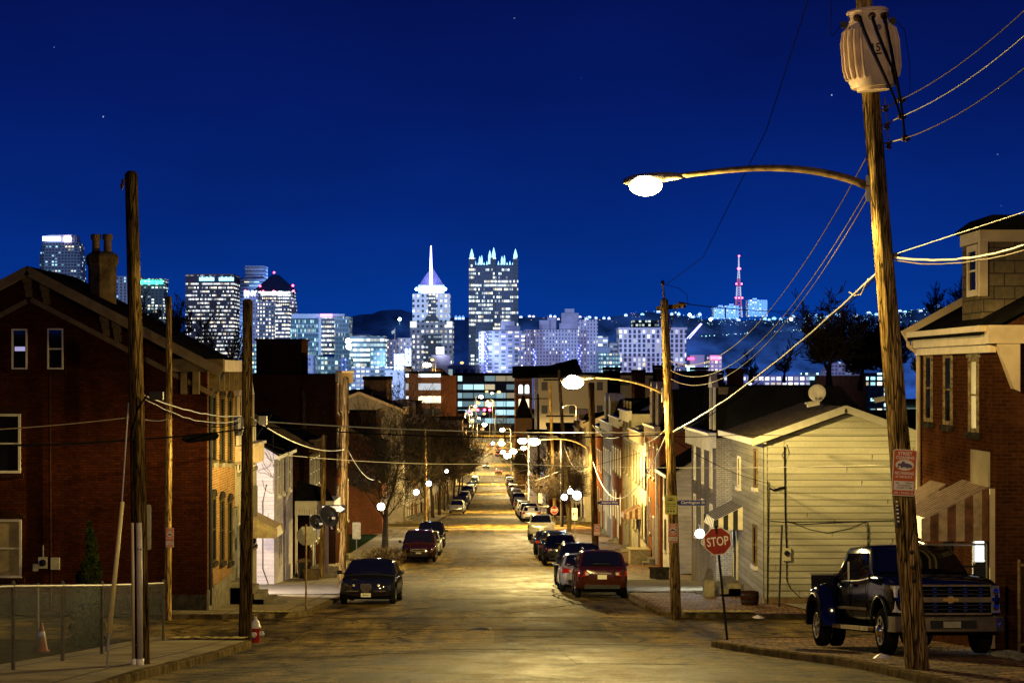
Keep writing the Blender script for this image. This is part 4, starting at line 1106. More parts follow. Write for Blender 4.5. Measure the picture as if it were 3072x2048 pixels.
def rowhouse(side, X, D0, D1, ztop, depth, wall, label, roof='flat', trim='brown_trim', floors=None, nwin=3, cat='house', group=None, lit=0, zrise=1.6, sidewall=None,
   frame='white_trim', wlintel='stone', ww=.8, wh=1.5, doorx=None, chim=0, pane='glass', rnd=random, wins=True, cornice=True, base=True, name='row_house'):
 zb = gz(D1) - .1; zf = gz(D0) + KZ
 xf = side * X; xb = side * (X + depth)
 x0, x1 = min(xf, xb), max(xf, xb)
 N = Vector((-side, 0, 0)); U = Vector((0, 1, 0))
 t = thing(name, (xf, D0, gz(D0) + KZ), label, cat, group)
 b = MB()
 if roof == 'gable':
  xm = (x0 + x1) / 2
  gable_wall(b, x0, x1, D0, D1, zb, ztop, xm, ztop + zrise); b.build('wall', M[wall], t)
  r = MB(); gable_roof(r, x0, x1, D0, D1, ztop, xm, ztop + zrise, .22); rf = r.build('roof', M['roof'], t)
  k = MB()
  for (xa, za), (xc, zc) in (((x0 - .22, ztop - .2), (xm, ztop + zrise)), ((xm, ztop + zrise), (x1 + .22, ztop - .2))):
   dx = Vector((xc - xa, 0, zc - za)); L = dx.length; dx.normalize(); up = Vector((-dx.z, 0, dx.x))
   k.bx((xa, D0 - .26, za), dx, up, NY, 0, L, -.12, .12, -.03, .02)
  k.each('rake_board', M[trim], rf)
 else:
  b.box(x0, x1, D0, D1, zb, ztop); b.build('wall', M[wall], t)
  r = MB()
  if roof == 'mansard':
   r.loft([[(x0, D0 + .02, ztop + .01), (x1, D0 + .02, ztop + .01), (x1, D1 - .02, ztop + .01), (x0, D1 - .02, ztop + .01)],
     [(x0 + .7, D0 + .02, ztop + zrise), (x1 - .7, D0 + .02, ztop + zrise), (x1 - .7, D1 - .02, ztop + zrise), (x0 + .7, D1 - .02, ztop + zrise)]])
   rf = r.build('roof', M['roof'], t)
   nd_ = 2 if D1 - D0 > 5 else 1
   for i in range(nd_):
    yc = D0 + (D1 - D0) * (i + .5) / nd_
    dm = MB().bx((xf, yc, ztop + .1), U, EZ, N, -.55, .55, 0, zrise * .9, -1.1, -.05).build('dormer', M['brown_trim'], t)
    gb = MB().prism((xf, yc, ztop + .1 + zrise * .9), U, EZ, N, [(-.68, -.02), (.68, -.02), (0, .5)], -1.1, .02).build('dormer_roof', M[trim], dm)
    b2 = MB(); P = Vector((xf, yc, ztop + .25)) + N * -.05
    b2.bx(P, U, EZ, N, -.42, .42, 0, zrise * .7, -.02, .01).build('dormer_pane', M[pane], dm)
    b3 = MB()
    for a, c in ((-.52, -.42), (.42, .52)): b3.bx(P, U, EZ, N, a, c, -.1, zrise * .8, -.02, .08)
    b3.each('dormer_trim', M[trim], dm)
  else:
   r.box(x0 + .03, x1 - .03, D0 + .03, D1 - .03, ztop + .002, ztop + .06); rf = r.build('roof', M['roof'], t)
 if cornice:
  k = MB()
  k.bx((xf, D0, ztop), U, EZ, N, -.04, D1 - D0 + .0, -.38, .1, .002, .16)
  k.bx((xf, D0, ztop), U, EZ, N, -.08, D1 - D0 + .0, .1, .2, .002, .34)
  if D0 < 200:
   y = .2
   while y < D1 - D0: k.bx((xf, D0, ztop), U, EZ, N, y, y + .1, -.5, .1, .16, .28); y += .8
  k.build('cornice', M[trim], t)
 if wins:
  floors = floors or [(gz(D0) + 1.6, wh), (gz(D0) + 4.7, wh)]
  W = D1 - D0
  for fi, (zz, hh) in enumerate(floors):
   for i in range(nwin):
    yc = D0 + W * (i + .5) / nwin
    if fi == 0 and doorx is not None and i == doorx:
     door(t, (xf, yc, gz(yc) + KZ + .35), U, N, .95, 2.15, frame=frame)
     st = MB()
     for s_ in range(2): st.bx((xf, yc, gz(yc) - .2), U, EZ, N, -.7, .7, 0, .35 + .18 * (2 - s_) , .002 + .32 * s_, .32 + .32 * s_)
     st.build('steps', M['stone'], t)
     continue
    p = pane
    if rnd.random() < lit: p = rnd.choice(['pane_lit_white', 'pane_lit_warm', 'curtain'])
    window(t, (xf, yc, zz), U, N, ww, hh, frame, p, 'stone' if D0 < 150 else None, wlintel if D0 < 150 else None, rail=D0 < 150)
 for c in range(chim):
  yc = D0 + .5 if c == 0 else D1 - .5
  xc = (x0 + x1) / 2 + side * .4
  z0 = ztop - .2; z1 = ztop + (zrise if roof != 'flat' else 0) + 1.1
  MB().box(xc - .4, xc + .4, yc - .3, yc + .3, z0, z1).box(xc - .47, xc + .47, yc - .37, yc + .37, z1 - .25, z1 - .05).build('chimney', M['brick_dark'], rf)
 return t

rn = random.Random(11)
U_, NR, NL = Vector((0, 1, 0)), Vector((-1, 0, 0)), Vector((1, 0, 0))

XL = -8.25
D0, D1 = 60.0, 66.3
L1 = thing('brick_house', (XL, D0, gz(D0)), 'big dark red brick house at the left edge, gable end to the street corner', 'house')
def l1x(px): return (px - CX) / FPX * D0
def l1z(py): return (CY - py) / FPX * D0
xr1, zr1 = -13.3, 2.92; xe0, ze1 = -18.3, .28
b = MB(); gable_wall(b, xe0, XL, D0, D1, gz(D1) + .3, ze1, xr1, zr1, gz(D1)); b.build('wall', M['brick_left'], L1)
r = MB(); gable_roof(r, xe0, XL, D0, D1, ze1, xr1, zr1, .45, .1); rf1 = r.build('roof', M['roof'], L1)
k = MB()
for (xa, za), (xc, zc) in (((xe0 - .5, ze1 - .26), (xr1, zr1)), ((xr1, zr1), (XL + .5, ze1 - .26))):
 dx = Vector((xc - xa, 0, zc - za)); L = dx.length; dx.normalize(); up = Vector((-dx.z, 0, dx.x))
 k.bx((xa, D0 - .5, za), dx, up, NY, 0, L, -.16, .10, -.05, .05)
 k.bx((xa, D0, za), dx, up, NY, .4, L - (.5 if xa < xr1 - 1 else -.0), -.80, -.66, .002, .07)
k.each('rake_board', plain('dull_tan_rake_paint', (.17, .12, .065), .7, var=.35, vs=3), rf1)
br = MB()
for px in (68, 108, 245, 272):
 x = l1x(px); sgn = 1 if px > 72 else -1
 zt = zr1 - abs(x - xr1) * .523 - .12
 br.prism((x, D0, zt), EX, EZ, NY, [(-.1, 0), (.1, 0), (.1, -.62), (-.1, -.62)], .002, .10)
 br.prism((x, D0, zt), EX, EZ, NY, [(-.13, -.02), (.13, -.09 * sgn), (.13, -.22), (-.13, -.22)], .10, .38)
 br.prism((x, D0, zt), EX, EZ, NY, [(-.12, -.22), (.12, -.22), (.1, -.42), (-.1, -.42)], .10, .25)
br.each('bracket', M['brown_trim'], L1)
# cornice return and gutter box at the street side
MB().box(XL - .95, XL + .52, D0 - .42, D0 - .02, .02, .38).build('cornice_return', M['brown_trim'], L1)
MB().box(XL + .02, XL + .52, D0, D1 + .1, .02, .36).build('cornice', M['tan_trim'], L1)
br = MB()
for x in (XL - .62, XL - .28): br.box(x - .09, x + .09, D0 - .3, D0 - .003, -.62, .02)
y = D0 + .2
while y < D1: br.box(XL + .003, XL + .34, y, y + .14, -.55, .02); y += 1.1
br.each('cornice_bracket', M['brown_trim'], L1)
MB().tube([(XL + .45, D0 + .5, .05), (XL + .3, D0 + .35, -.25), (XL + .08, D0 + .2, -.5), (XL + .08, D0 + .2, gz(D0) + .3)], .05, 8).build('downspout', M['black_metal'], L1)
# chimney with two pots
yc = 63.2; xc = (235 - CX) / FPX * yc; zc = lambda py: (CY - py) / FPX * yc
ch = MB().lathe((xc, yc, 0), EZ, [(zc(740), .42), (zc(612), .43), (zc(606), .48), (zc(590), .50), (zc(584), .44), (zc(578), .3)], 8).build('chimney', plain('soot_stained_render', (.12, .08, .035), .9, var=.7, vs=2.5, bmp=.02), rf1)
for px in (220.5, 247):
 x = (px - CX) / FPX * yc
 MB().lathe((x, yc, 0), EZ, [(zc(582), .16), (zc(577), .12), (zc(552), .115), (zc(550), .15), (zc(541), .16), (zc(538), .14)], 14).build('chimney_pot', plain('clay_pot', (.17, .11, .055), .9, var=.5, vs=5), ch, smooth=True, sharp=40)
# gable windows
for px0, px1, py0, py1, pn, rail in ((27, 63, 755, 848, 'glass', False), (109, 146, 754, 848, 'glass', True), (-30, 48, 950, 1086, 'glass', True), (-30, 50, 1191, 1326, 'curtain', True)):
 xa, xb = l1x(px0), l1x(px1)
 window(L1, ((xa + xb) / 2, D0, l1z(py1)), EX, NY, xb - xa, l1z(py0) - l1z(py1), 'white_trim', pn, 'brick_dark', 'brick_dark' if py0 > 900 else None, rail, fw=.045 if py0 < 900 else .07, arch=py0 > 900)
# small glowing patch set on the pane of the left gable window
MB().box(l1x(34), l1x(58), D0 - .012, D0 - .010, l1z(806), l1z(796)).build('pane_glow_patch', emis('dim_violet_glow', (.6, .55, 1.), .5), L1)
# street side windows
M['window_dark'] = plain('dark_olive_window_paint', (.06, .048, .02), .7, var=.3)
MB().box(XL, XL + .03, D0 + .14, D1, gz(D1), .02).build('street_wall', M['brick_tan'], L1)
for i, (yy, ) in enumerate(((61.1,), (63.0,), (64.9,))):
 window(L1, (XL + .03, yy, (CY - 1062) / FPX * yy), U_, NL, .95, 2.0, 'window_dark', 'glass', 'stone', 'dark_stone', True, fw=.09, arch=True)
 window(L1, (XL + .03, yy, (CY - 1290) / FPX * yy), U_, NL, .85, 1.9, 'window_dark', 'glass', 'dark_stone', 'dark_stone', True, fw=.07, arch=True)
MB().box(XL - .0, XL + .06, D0 + .0, D1, gz(D1) - .1, gz(D0) + .75).build('foundation', M['stone'], L1)
MB().box(xe0, XL - .0, D0 - .03, D0 - .002, gz(D0) - .1, gz(D0) + .62).build('rubble_foundation', M['dark_stone'], L1)
door(L1, (XL + .07, 65.9, gz(65.9) + .9), U_, NL, .9, 2.2, 'black_metal', 'stone')
st = MB()
for i in range(5): st.box(XL + .07, XL + .5 + .3 * i, 64.8, 66.2, gz(66), gz(66) + .95 - .18 * i)
st.build('steps', M['stone'], L1)
for px, py, w, h, nm, lb in ((100, 1291, .26, .32, 'electric_meter', 'round faced electric meter on the red brick wall'), (128, 1293, .25, .34, 'utility_box', 'blank pale utility box right of the electric meter'), (83, 1302, .15, .2, 'utility_box', 'smallest pale box left of the electric meter')):
 c = at(px, py, D0); t = thing(nm, c, lb, 'utility box')
 MB().bx(c, EX, EZ, NY, -w / 2, w / 2, -h / 2, h / 2, .004, .1).build('case', M['sign_back'], t)
 if nm == 'electric_meter':
  MB().lathe(c + NY * .1, NY, [(0, .1), (.06, .095), (.09, .07), (.095, .01)], 18).build('dial_glass', M['glass'], t, smooth=True)
  MB().tube([c + EZ * .16 + NY * .05, c + EZ * .5 + NY * .05], .025, 8).build('conduit', M['steel'], t)
MB().tube([(l1x(115), D0 - .06, l1z(850)), (l1x(118), D0 - .06, l1z(1400))], .03, 8).build('conduit', M['brick_dark'], L1)

L2 = rowhouse(-1, 8.25, 66.5, 72.6, -2.55, 7, 'brick_cream', 'pale yellow brick house next to the big red one, with a metal awning', 'mansard', 'tan_trim', floors=[(gz(67) + 1.6, 1.5), (gz(67) + 4.3, 1.4)], nwin=3, doorx=0, zrise=1.9)
# metal awning over its door
def awning(parent, P, U, N, w, drop, out, stripes, ma, mb_, name='awning', sidepanels=True, thin=0):
 """striped metal awning: P = top centre on the wall"""
 P = Vector(P); U = Vector(U); N = Vector(N)
 a = MB(); c = MB(); n = stripes
 for i in range(n):
  u0 = -w / 2 + w * (i - thin * (i % 2 == 0) + thin) / n if i % 2 else -w / 2 + w * max(0, i) / n; u1 = -w / 2 + w * (i + 1 + (thin if i % 2 == 0 else 0)) / n
  tgt = a if i % 2 else c
  dz = .012 if i % 2 else 0
  s = [P + U * u0 + EZ * dz, P + U * u1 + EZ * dz, P + U * u1 + N * out * .93 - EZ * (drop * .62 - dz), P + U * u0 + N * out * .93 - EZ * (drop * .62 - dz)]
  q = [s[3], s[2], P + U * u1 + N * out - EZ * drop, P + U * u0 + N * out - EZ * drop]
  for g in (s, q):
   lo = [p - EZ * .012 - N * .008 for p in g]
   tgt.add(g + lo, [(0, 1, 2, 3), (7, 6, 5, 4), (0, 4, 5, 1), (1, 5, 6, 2), (2, 6, 7, 3), (3, 7, 4, 0)])
 if sidepanels:
  m_ = max(3, int(out / .16))
  for sd in (-1, 1):
   for i in range(m_):
    f0, f1 = i / m_, (i + 1) / m_
    tgt = a if i % 2 else c
    o_ = P + U * sd * (w / 2 + .01)
    top = lambda f: -drop * .62 * min(1, f / .93)
    pts = [o_ + N * out * f0 + EZ * top(f0), o_ + N * out * f1 + EZ * top(f1), o_ + N * out * f1 - EZ * drop * 1.05, o_ + N * out * f0 - EZ * drop * 1.05]
    tgt.add(pts + [p + U * .012 * -sd for p in pts], [(0, 1, 2, 3), (7, 6, 5, 4), (0, 4, 5, 1), (1, 5, 6, 2), (2, 6, 7, 3), (3, 7, 4, 0)])
 t = c.build(name, ma, parent); a.build('stripe', mb_, t)
 return t
M['awn_cream'] = plain('cream_awning_metal', (.62, .56, .42), .5, var=.2)
M['awn_black'] = plain('black_awning_metal', (.018, .018, .018), .5)
M['awn_brown'] = plain('rusty_brown_awning_metal', (.13, .055, .025), .55, .1, var=.6, vs=5)
M['awn_tan'] = plain('dull_tan_awning_metal', (.36, .26, .15), .55, .1, var=.5, vs=6)
M['awn_yellow'] = plain('dull_yellow_awning_metal', (.36, .30, .13), .55, .1, var=.4, vs=6)
awning(L2, (-8.22, 70.6, gz(70) + 3.0), U_, NL, 2.0, .75, 1.0, 10, M['awn_yellow'], M['awn_tan'])

# white sided house across the side alley
M['siding_white'] = siding('white_lap_siding', (.66, .60, .56), .16, .25, .012)
D0, D1 = 84.5, 92.3; XW = -8.9
zt3 = (CY - 1012) / FPX * 84.5
L3 = thing('sided_house', (XW, D0, gz(D0)), 'white sided house with bare vine stems on its lit end wall', 'house')
b = MB(); gable_wall(b, XW - 6, XW, D0, D1, gz(D1) - .1, zt3 - .5, XW - 3, zt3 + 1.3); b.build('wall', M['siding_white'], L3)
r = MB(); gable_roof(r, XW - 6, XW, D0, D1, zt3 - .5, XW - 3, zt3 + 1.3, .2, .1); rf = r.build('roof', M['roof'], L3)
MB().box(XW, XW + .18, D0 - .1, D1, zt3 - .75, zt3 - .5).build('gutter', M['white_trim'], L3)
for yy in (86.2, 88.3, 90.6):
 window(L3, (XW, yy, gz(88) + 3.9), U_, NL, .75, 1.5, 'white_trim', 'glass', 'white_trim', None)
window(L3, (XW, 87.0, gz(88) + .9), U_, NL, .6, 1.6, 'white_trim', 'siding_white', None, None, False)
vb = MB(); rv = random.Random(5)
for i in range(16):
 p = Vector((XW - rv.uniform(.1, 1.2), D0 - .02, gz(D0) + rv.uniform(1.5, 6))); pts = [p]
 a = rv.uniform(0, 6.28)
 for k in range(9):
  a += rv.uniform(-.6, .6); p = p + Vector((math.cos(a) * .15, 0, math.sin(a) * .15)); p.x = min(p.x, XW - .03); pts.append(p.copy())
 vb.tube(pts, .008, 4)
vb.build('vine_stems', M['bark'], L3)
MB().tube([(XW - .3, D0 - .04, gz(D0) + 4.2), (XW - .45, D0 - .04, gz(D0) + 3.5), (XW - .45, D0 - .04, gz(D0) + .8), (XW - .2, D0 - .04, gz(D0) + .1)], .02, 6).build('cable', M['wire_dark'], L3)
# porch with white canopy and purple post
pc = thing('porch', at(706, 1345, 93), 'small porch with a pale flat canopy and a dull purple post, left pavement', 'porch')
c0 = Vector((-8.9, 92.6, gz(93) + KZ))
MB().box(-8.85, -7.1, 92.8, 96.5, c0.z + 3.05, c0.z + 3.42).build('canopy', M['white_trim'], pc)
MB().add([(-8.85, 92.8, c0.z + 3.43), (-7.1, 92.8, c0.z + 3.43), (-7.5, 94, c0.z + 3.9), (-8.85, 94, c0.z + 4.3)], [(0, 1, 2, 3)]).build('canopy_roof', M['roof'], pc)
cz_ = c0.z
fr = MB(); n = 16
for i in range(n):
 x = -8.85 + 1.75 * i / n; fr.box(x, x + 1.75 / n * .85, 92.78, 92.82, cz_ + 2.8, cz_ + 3.05)
fr.build('valance', M['white_trim'], pc)
MB().box(-7.75, -7.4, 93, 93.35, cz_ - .2, cz_ + 3.05).build('post', plain('dull_purple_paint', (.16, .12, .16), .7), pc)
MB().box(-8.85, -8.75, 92.9, 93.0, cz_ - .2, cz_ + 3.05).build('post', M['white_trim'], pc)
MB().box(-8.9, -7.0, 92.9, 96.5, cz_ - .3, cz_ + .2).build('floor', M['stone'], pc)
gc = thing('trash_can', (-8.3, 91.6, gz(91.6) + KZ), 'dark round bin with pale lid by the white sided house', 'trash can')
MB().lathe((-8.35, 91.9, gz(92) + KZ), EZ, [(0, .24), (.75, .3), (.76, .3)], 16).build('bin', M['black_metal'], gc, smooth=True, sharp=40)
MB().lathe((-8.35, 91.9, gz(92) + KZ + .76), EZ, [(0, .33), (.04, .33), (.13, .18), (.15, .02)], 16).build('lid', M['brown_trim'], gc, smooth=True, sharp=40)
pl = thing('planter', (-7.9, 90.6, gz(90.6) + KZ), 'wooden planter tub in front of the dark bin', 'planter')
MB().lathe((-7.9, 90.4, gz(90.4) + KZ), EZ, [(0, .34), (.45, .4), (.46, .4), (.46, .35), (.4, .34), (.4, .01)], 14).build('tub', M['brown_trim'], pl)

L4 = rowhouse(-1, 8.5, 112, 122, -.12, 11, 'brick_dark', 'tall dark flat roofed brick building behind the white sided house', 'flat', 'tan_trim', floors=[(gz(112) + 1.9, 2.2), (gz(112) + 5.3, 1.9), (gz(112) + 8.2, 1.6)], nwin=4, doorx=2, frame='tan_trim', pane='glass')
hut = MB().box(-13.1, -10.6, 115, 119, -.06, 1.75).box(-13.2, -10.5, 114.9, 119.1, 1.75, 1.85).build('roof_hut', M['brick_dark'], L4)
L4b = rowhouse(-1, 8.6, 97, 103, gz(97) + 6.2, 5, 'brick_dark', 'low brick house between the porch and the tall dark building', 'gable', 'brown_trim', nwin=4, floors=[(gz(99) + 1.5, 1.5), (gz(99) + 4.2, 1.4)], zrise=1.3, doorx=1)
L5 = rowhouse(-1, 8.6, 160, 168, -5.6, 6.5, 'brick_red', 'red brick gabled house beyond the dark lawn, left of the street tree', 'gable', 'brown_trim', floors=[(gz(162) + 1.5, 1.6), (gz(162) + 4.6, 1.5)], nwin=3, doorx=1, zrise=1.7, frame='white_trim', lit=.3)
yard('lawn', -16, -8.7, 124, 158, plain('dark_winter_grass', (.03, .045, .015), .95, var=.7, vs=8, bmp=.05), .2)
L6 = rowhouse(-1, 9.5, 168.3, 176, -3.2, 8, 'brick_dark', 'dark flat roofed brick house with a parapet just before the second crossing, left', 'flat', 'brown_trim', floors=[(gz(170) + 1.9, 1.9), (gz(170) + 5.3, 1.8)], nwin=3, chim=1)

XR = 9.7; D0, D1 = 40.4, 47.6
zg = .84 * 40.4 / 42.
R1 = thing('brick_house', (XR, D0, gz(D0)), 'dark red brick house at the right edge with striped awnings and a dormer', 'house')
xr1, zr1 = 14.2, 3.25
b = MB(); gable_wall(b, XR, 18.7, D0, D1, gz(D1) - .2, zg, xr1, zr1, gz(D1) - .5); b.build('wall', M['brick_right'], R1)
r = MB(); gable_roof(r, XR, 18.7, D0 + .3, D1, zg + .06, xr1, zr1 + .06, .3, .12); rf = r.build('roof', M['roof'], R1)
k = MB()
for yy, (f0, f1) in ((D1 + .05, (0, .75)), (D0 - .05, (.25, 1))):
 a = Vector((XR - .3, yy, zg - .1)); c = Vector((xr1, yy, zr1 + .12)); dx = (c - a); L = dx.length; dx.normalize(); up = Vector((-dx.z, 0, dx.x))
 k.bx(a + dx * L * f0, dx, up, NY, 0, L * (f1 - f0), -.02, .26, -.04, .08)
k.each('rake_board', M['tan_trim'], rf)
MB().box(XR - .34, XR - .2, D0 - .1, D1 + .1, zg - .02, zg + .1).build('gutter', M['tan_trim'], R1)
MB().box(XR - .2, XR - .004, D0 - .02, D1, zg - .26, zg + .02).build('soffit_board', M['tan_trim'], R1)
MB().box(XR - .12, XR - .002, D0 - .02, D1, zg - .42, zg - .27).build('frieze', M['tan_trim'], R1)
MB().box(XR - .22, 18.7, D0 - .32, D0 - .004, zg - .25, zg + .1).build('gable_return', M['tan_trim'], R1)
MB().prism((XR - .02, D0 - .02, zg - .26), EX, EZ, NY, [(-.02, 0), (.42, 0), (.42, -.92), (.3, -.86)], 0, .26).build('cornice_bracket', M['tan_trim'], R1)
MB().tube([(XR - .27, D1, zg), (XR - .27, D1 - .02, zg - .2), (XR - .06, D1 - .1, zg - .4), (XR - .06, D1 - .1, gz(D1) + .3)], .05, 8).build('downspout', M['tan_trim'], R1)
M['peeled'] = plain('peeling_window_paint', (.26, .19, .10), .8, var=.8, vs=14)
for yy, pn in ((46.6, 'glass'), (44.6, 'glass'), (42.2, 'curtain')):
 zb_ = (CY - (968 if yy > 46 else 975 if yy > 44 else 992)) / FPX * yy
 window(R1, (XR, yy, zb_), U_, NR, .8, 1.5, 'peeled', pn, 'dark_stone', 'stone', True, fw=.08)
# dormer
yd0, yd1 = 42.3, 44.1
xd = (2256 - CX) / FPX * yd0
dm = MB().box(xd, xd + 2.4, yd0, yd1, zg - .2 + (xd - XR) * .53, (CY - 528) / FPX * yd0).build('dormer', brick('dormer_shingle', (.16, .12, .07), (.11, .085, .05), (.05, .04, .03), .42, .26, .012, .3), R1)
zd = (CY - 528) / FPX * yd0
MB().box(xd - .12, xd + 2.6, yd0 - .12, yd1 + .12, zd + .001, zd + .08).prism((xd - .12, yd0 - .12, zd + .08), EX, EZ, U_, [(0, 0), (2.7, 0), (2.7, .22), (.3, .22)], 0, yd1 - yd0 + .24).build('dormer_roof', M['roof'], dm)
MB().box(xd - .03, xd + 2.4, yd0 - .05, yd0 - .002, zd - .24, zd).box(xd - .05, xd - .003, yd0 - .02, yd1, zd - .24, zd).box(xd - .06, xd + .1, yd0 - .06, yd0 + .12, zd - 1.34, zd - .24).each('dormer_trim', M['tan_trim'], dm)
window(dm, (xd - .004, yd0 + .72, zd - 1.32), U_, NR, .95, 1.05, 'tan_trim', 'glass', None, None, True, fw=.13)
# awnings and porch cage
zaw = (CY - 1112) / FPX * 42
def big_awning(P, w, drop, out):
 return awning(R1, P, U_, NR, w, drop, out, 20, M['awn_brown'], M['awn_tan'], thin=.45)
big_awning((XR - .01, 42.0, (CY - 1115) / FPX * 41.0), 2.4, 1.02, 1.35)
big_awning((XR - .01, 45.6, (CY - 1112) / FPX * 44.8), 1.6, .8, .8)
MB().box(XR - .1, XR - .003, D0 + .05, D0 + .12, gz(D0) + .2, zaw).build('corner_board', M['tan_trim'], R1)
MB().bx((XR, 41.6, (CY - 1085) / FPX * 41.2), U_, EZ, NR, -.75, .75, -.28, .42, .004, .05).build('cement_patch', M['stucco'], R1)
door(R1, (XR, 41.6, gz(41.6) + .45), U_, NR, .95, 2.1, 'pane_lit_white', 'white_trim')
MB().bx((XR, 44.6, gz(44) + 1.1), U_, EZ, NR, -.45, .45, 0, 1.3, .003, .03).build('window', M['glass'], R1)
cage = thing('porch_cage', (XR - .7, 40.9, gz(41) + KZ), 'pipe framed chain link porch gate below the big striped awning', 'gate')
cg = MB(); zg0 = gz(41) + KZ; X0 = XR - 1.25
for x, y in ((X0, 40.9), (X0, 43.1), (XR - .06, 40.9), (X0, 42.0)):
 cg.tube([(x, y, zg0), (x, y, zg0 + 2.1)], .028, 8)
for z in (zg0 + .9, zg0 + 2.08):
 cg.tube([(X0, 40.9, z), (X0, 43.1, z)], .022, 8); cg.tube([(X0, 40.9, z), (XR - .06, 40.9, z)], .022, 8)
cg.build('pipe_frame', M['steel'], cage)
MB().quad((X0, 40.9, zg0), (XR - .06, 40.9, zg0), (XR - .06, 40.9, zg0 + 2.05), (X0, 40.9, zg0 + 2.05)).quad((X0, 40.9, zg0), (X0, 43.1, zg0), (X0, 43.1, zg0 + 2.05), (X0, 40.9, zg0 + 2.05)).build('mesh', M['chain'], cage)
g2 = thing('gate', at(2340, 1500, 38.3), 'rusty pipe gate at the right picture edge in front of the brick house', 'gate')
cg = MB(); zg1 = gz(38.3) + KZ
cg.tube([(9.62, 38.3, zg1), (9.62, 38.3, zg1 + 1.75)], .03, 8); cg.tube([(9.62, 38.3, zg1 + 1.65), (11.5, 38.3, zg1 + 1.65)], .024, 8); cg.tube([(9.62, 38.3, zg1 + .2), (11.5, 38.3, zg1 + .2)], .024, 8)
cg.build('pipe_frame', M['rust'], g2)
MB().quad((9.62, 38.3, zg1), (11.5, 38.3, zg1), (11.5, 38.3, zg1 + 1.6), (9.62, 38.3, zg1 + 1.6)).build('mesh', M['chain'], g2)

M['cream'] = None
def cream_mat():
 m, nt, b = newmat('cream_siding_paint')
 oc = objco(nt)
 n = noise(nt, scaled(nt, oc, (.35, .35, 2.4)), 1.1, 6, .65)
 n2 = noise(nt, scaled(nt, oc, (1, 1, .6)), 2.7, 6, .75)
 n3 = noise(nt, oc, 28, 3)
 c = mixc(nt, 1, (.27, .255, .185), ramp(nt, n, [(.28, .74), (.6, 1.05)]), 'MULTIPLY')
 w_, u_, z_, o_ = wallco(nt)
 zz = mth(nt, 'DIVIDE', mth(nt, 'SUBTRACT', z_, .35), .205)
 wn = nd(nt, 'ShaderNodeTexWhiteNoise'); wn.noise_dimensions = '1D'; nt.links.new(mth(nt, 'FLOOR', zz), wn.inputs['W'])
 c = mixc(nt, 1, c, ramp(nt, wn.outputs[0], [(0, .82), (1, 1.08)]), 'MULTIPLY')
 c = mixc(nt, 1, c, ramp(nt, mth(nt, 'FRACT', zz), [(0, .62), (.10, .72), (.15, 1.)]), 'MULTIPLY')  # lap shadow painted as a dark line along each board edge
 c = mixc(nt, 1, c, ramp(nt, n3, [(.3, .88), (.6, 1.04)]), 'MULTIPLY')
 nt.links.new(c, b.inputs['Base Color']); b.inputs['Roughness'].default_value = .65; b.inputs['Specular IOR Level'].default_value = 0
 bump(nt, b, n3, .002)
 return m
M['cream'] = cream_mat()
D0, D1 = 66.0, 75.0; XC = 8.55
zE = (CY - 1003) / FPX * 66; zR = (CY - 938) / FPX * 66; xm = (1938 - CX) / FPX * 66; xo = 2 * xm - XC
R2 = thing('sided_house', (XC, D0, gz(D0)), 'cream lap sided gable house in the middle of the right side', 'house')
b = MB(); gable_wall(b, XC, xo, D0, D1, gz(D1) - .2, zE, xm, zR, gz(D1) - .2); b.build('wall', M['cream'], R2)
sd = MB(); z = gz(D0) + .35; rs = random.Random(4)
while z < zR - .1:
 pz = .205
 def ur(zz): 
  if zz <= zE: return XC, xo
  f = (zz - zE) / (zR - zE); return XC + (xm - XC) * f, xo + (xm - xo) * f
 a0, a1 = ur(z); c0_, c1_ = ur(min(z + pz, zR))
 js = rs.uniform(-.003, .003)
 if c1_ - c0_ > .05:
  sd.add([(a0, D0 - .04 + js, z), (a1, D0 - .04 - js, z), (c1_, D0 - .004, z + pz), (c0_, D0 - .004, z + pz), (a0, D0 - .002, z), (a1, D0 - .002, z)], [(0, 1, 2, 3), (4, 5, 1, 0)])
 if z < zE - .1:
  sd.add([(XC - .028, D0, z), (XC - .028, D1, z), (XC - .004, D1, min(z + pz, zE)), (XC - .004, D0, min(z + pz, zE)), (XC - .002, D0, z), (XC - .002, D1, z)], [(3, 2, 1, 0), (0, 1, 5, 4)])
 z += pz
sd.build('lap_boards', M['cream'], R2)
# short vertical joints between boards
jb = MB()
z = gz(D0) + .35; 
while z < zE - .3:
 for _ in range(1):
  x = rs.uniform(XC + .3, xo - .3); jb.box(x, x + .012, D0 - .034, D0 - .02, z, z + .19)
 z += .205 * rs.choice([1, 2])
jb.build('board_joints', M['brown_trim'], R2)
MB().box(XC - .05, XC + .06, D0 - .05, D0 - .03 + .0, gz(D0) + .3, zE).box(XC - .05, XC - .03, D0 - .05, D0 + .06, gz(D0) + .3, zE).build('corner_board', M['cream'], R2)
r = MB(); gable_roof(r, XC, xo, D0, D1, zE, xm, zR, .38, .05); rf = r.build('roof', plain('worn_roof_shingles', (.12, .095, .06), .9, var=.7, vs=7, bmp=.03), R2)
k = MB()
for (xa, za), (xc, zc) in (((XC - .5, zE - .12), (xm, zR + .05)), ((xo + .5, zE - .12), (xm, zR + .05))):
 dx = Vector((xc - xa, 0, zc - za)); L = dx.length; dx.normalize(); up = Vector((-dx.z, 0, dx.x)) * (1 if dx.x > 0 else -1)
 k.bx((xa, D0 - .42, za), dx, up, NY, 0, L, -.16, .06, -.03, .03)
k.each('rake_board', plain('cream_fascia_paint', (.30, .28, .21), .6, var=.15), rf)
MB().box(XC - .5, XC - .003, D0 - .35, D1, zE - .20, zE - .14).box(XC - .52, XC - .42, D0 - .4, D1, zE - .22, zE - .03).build('eaves_board', M['white_trim'], R2)
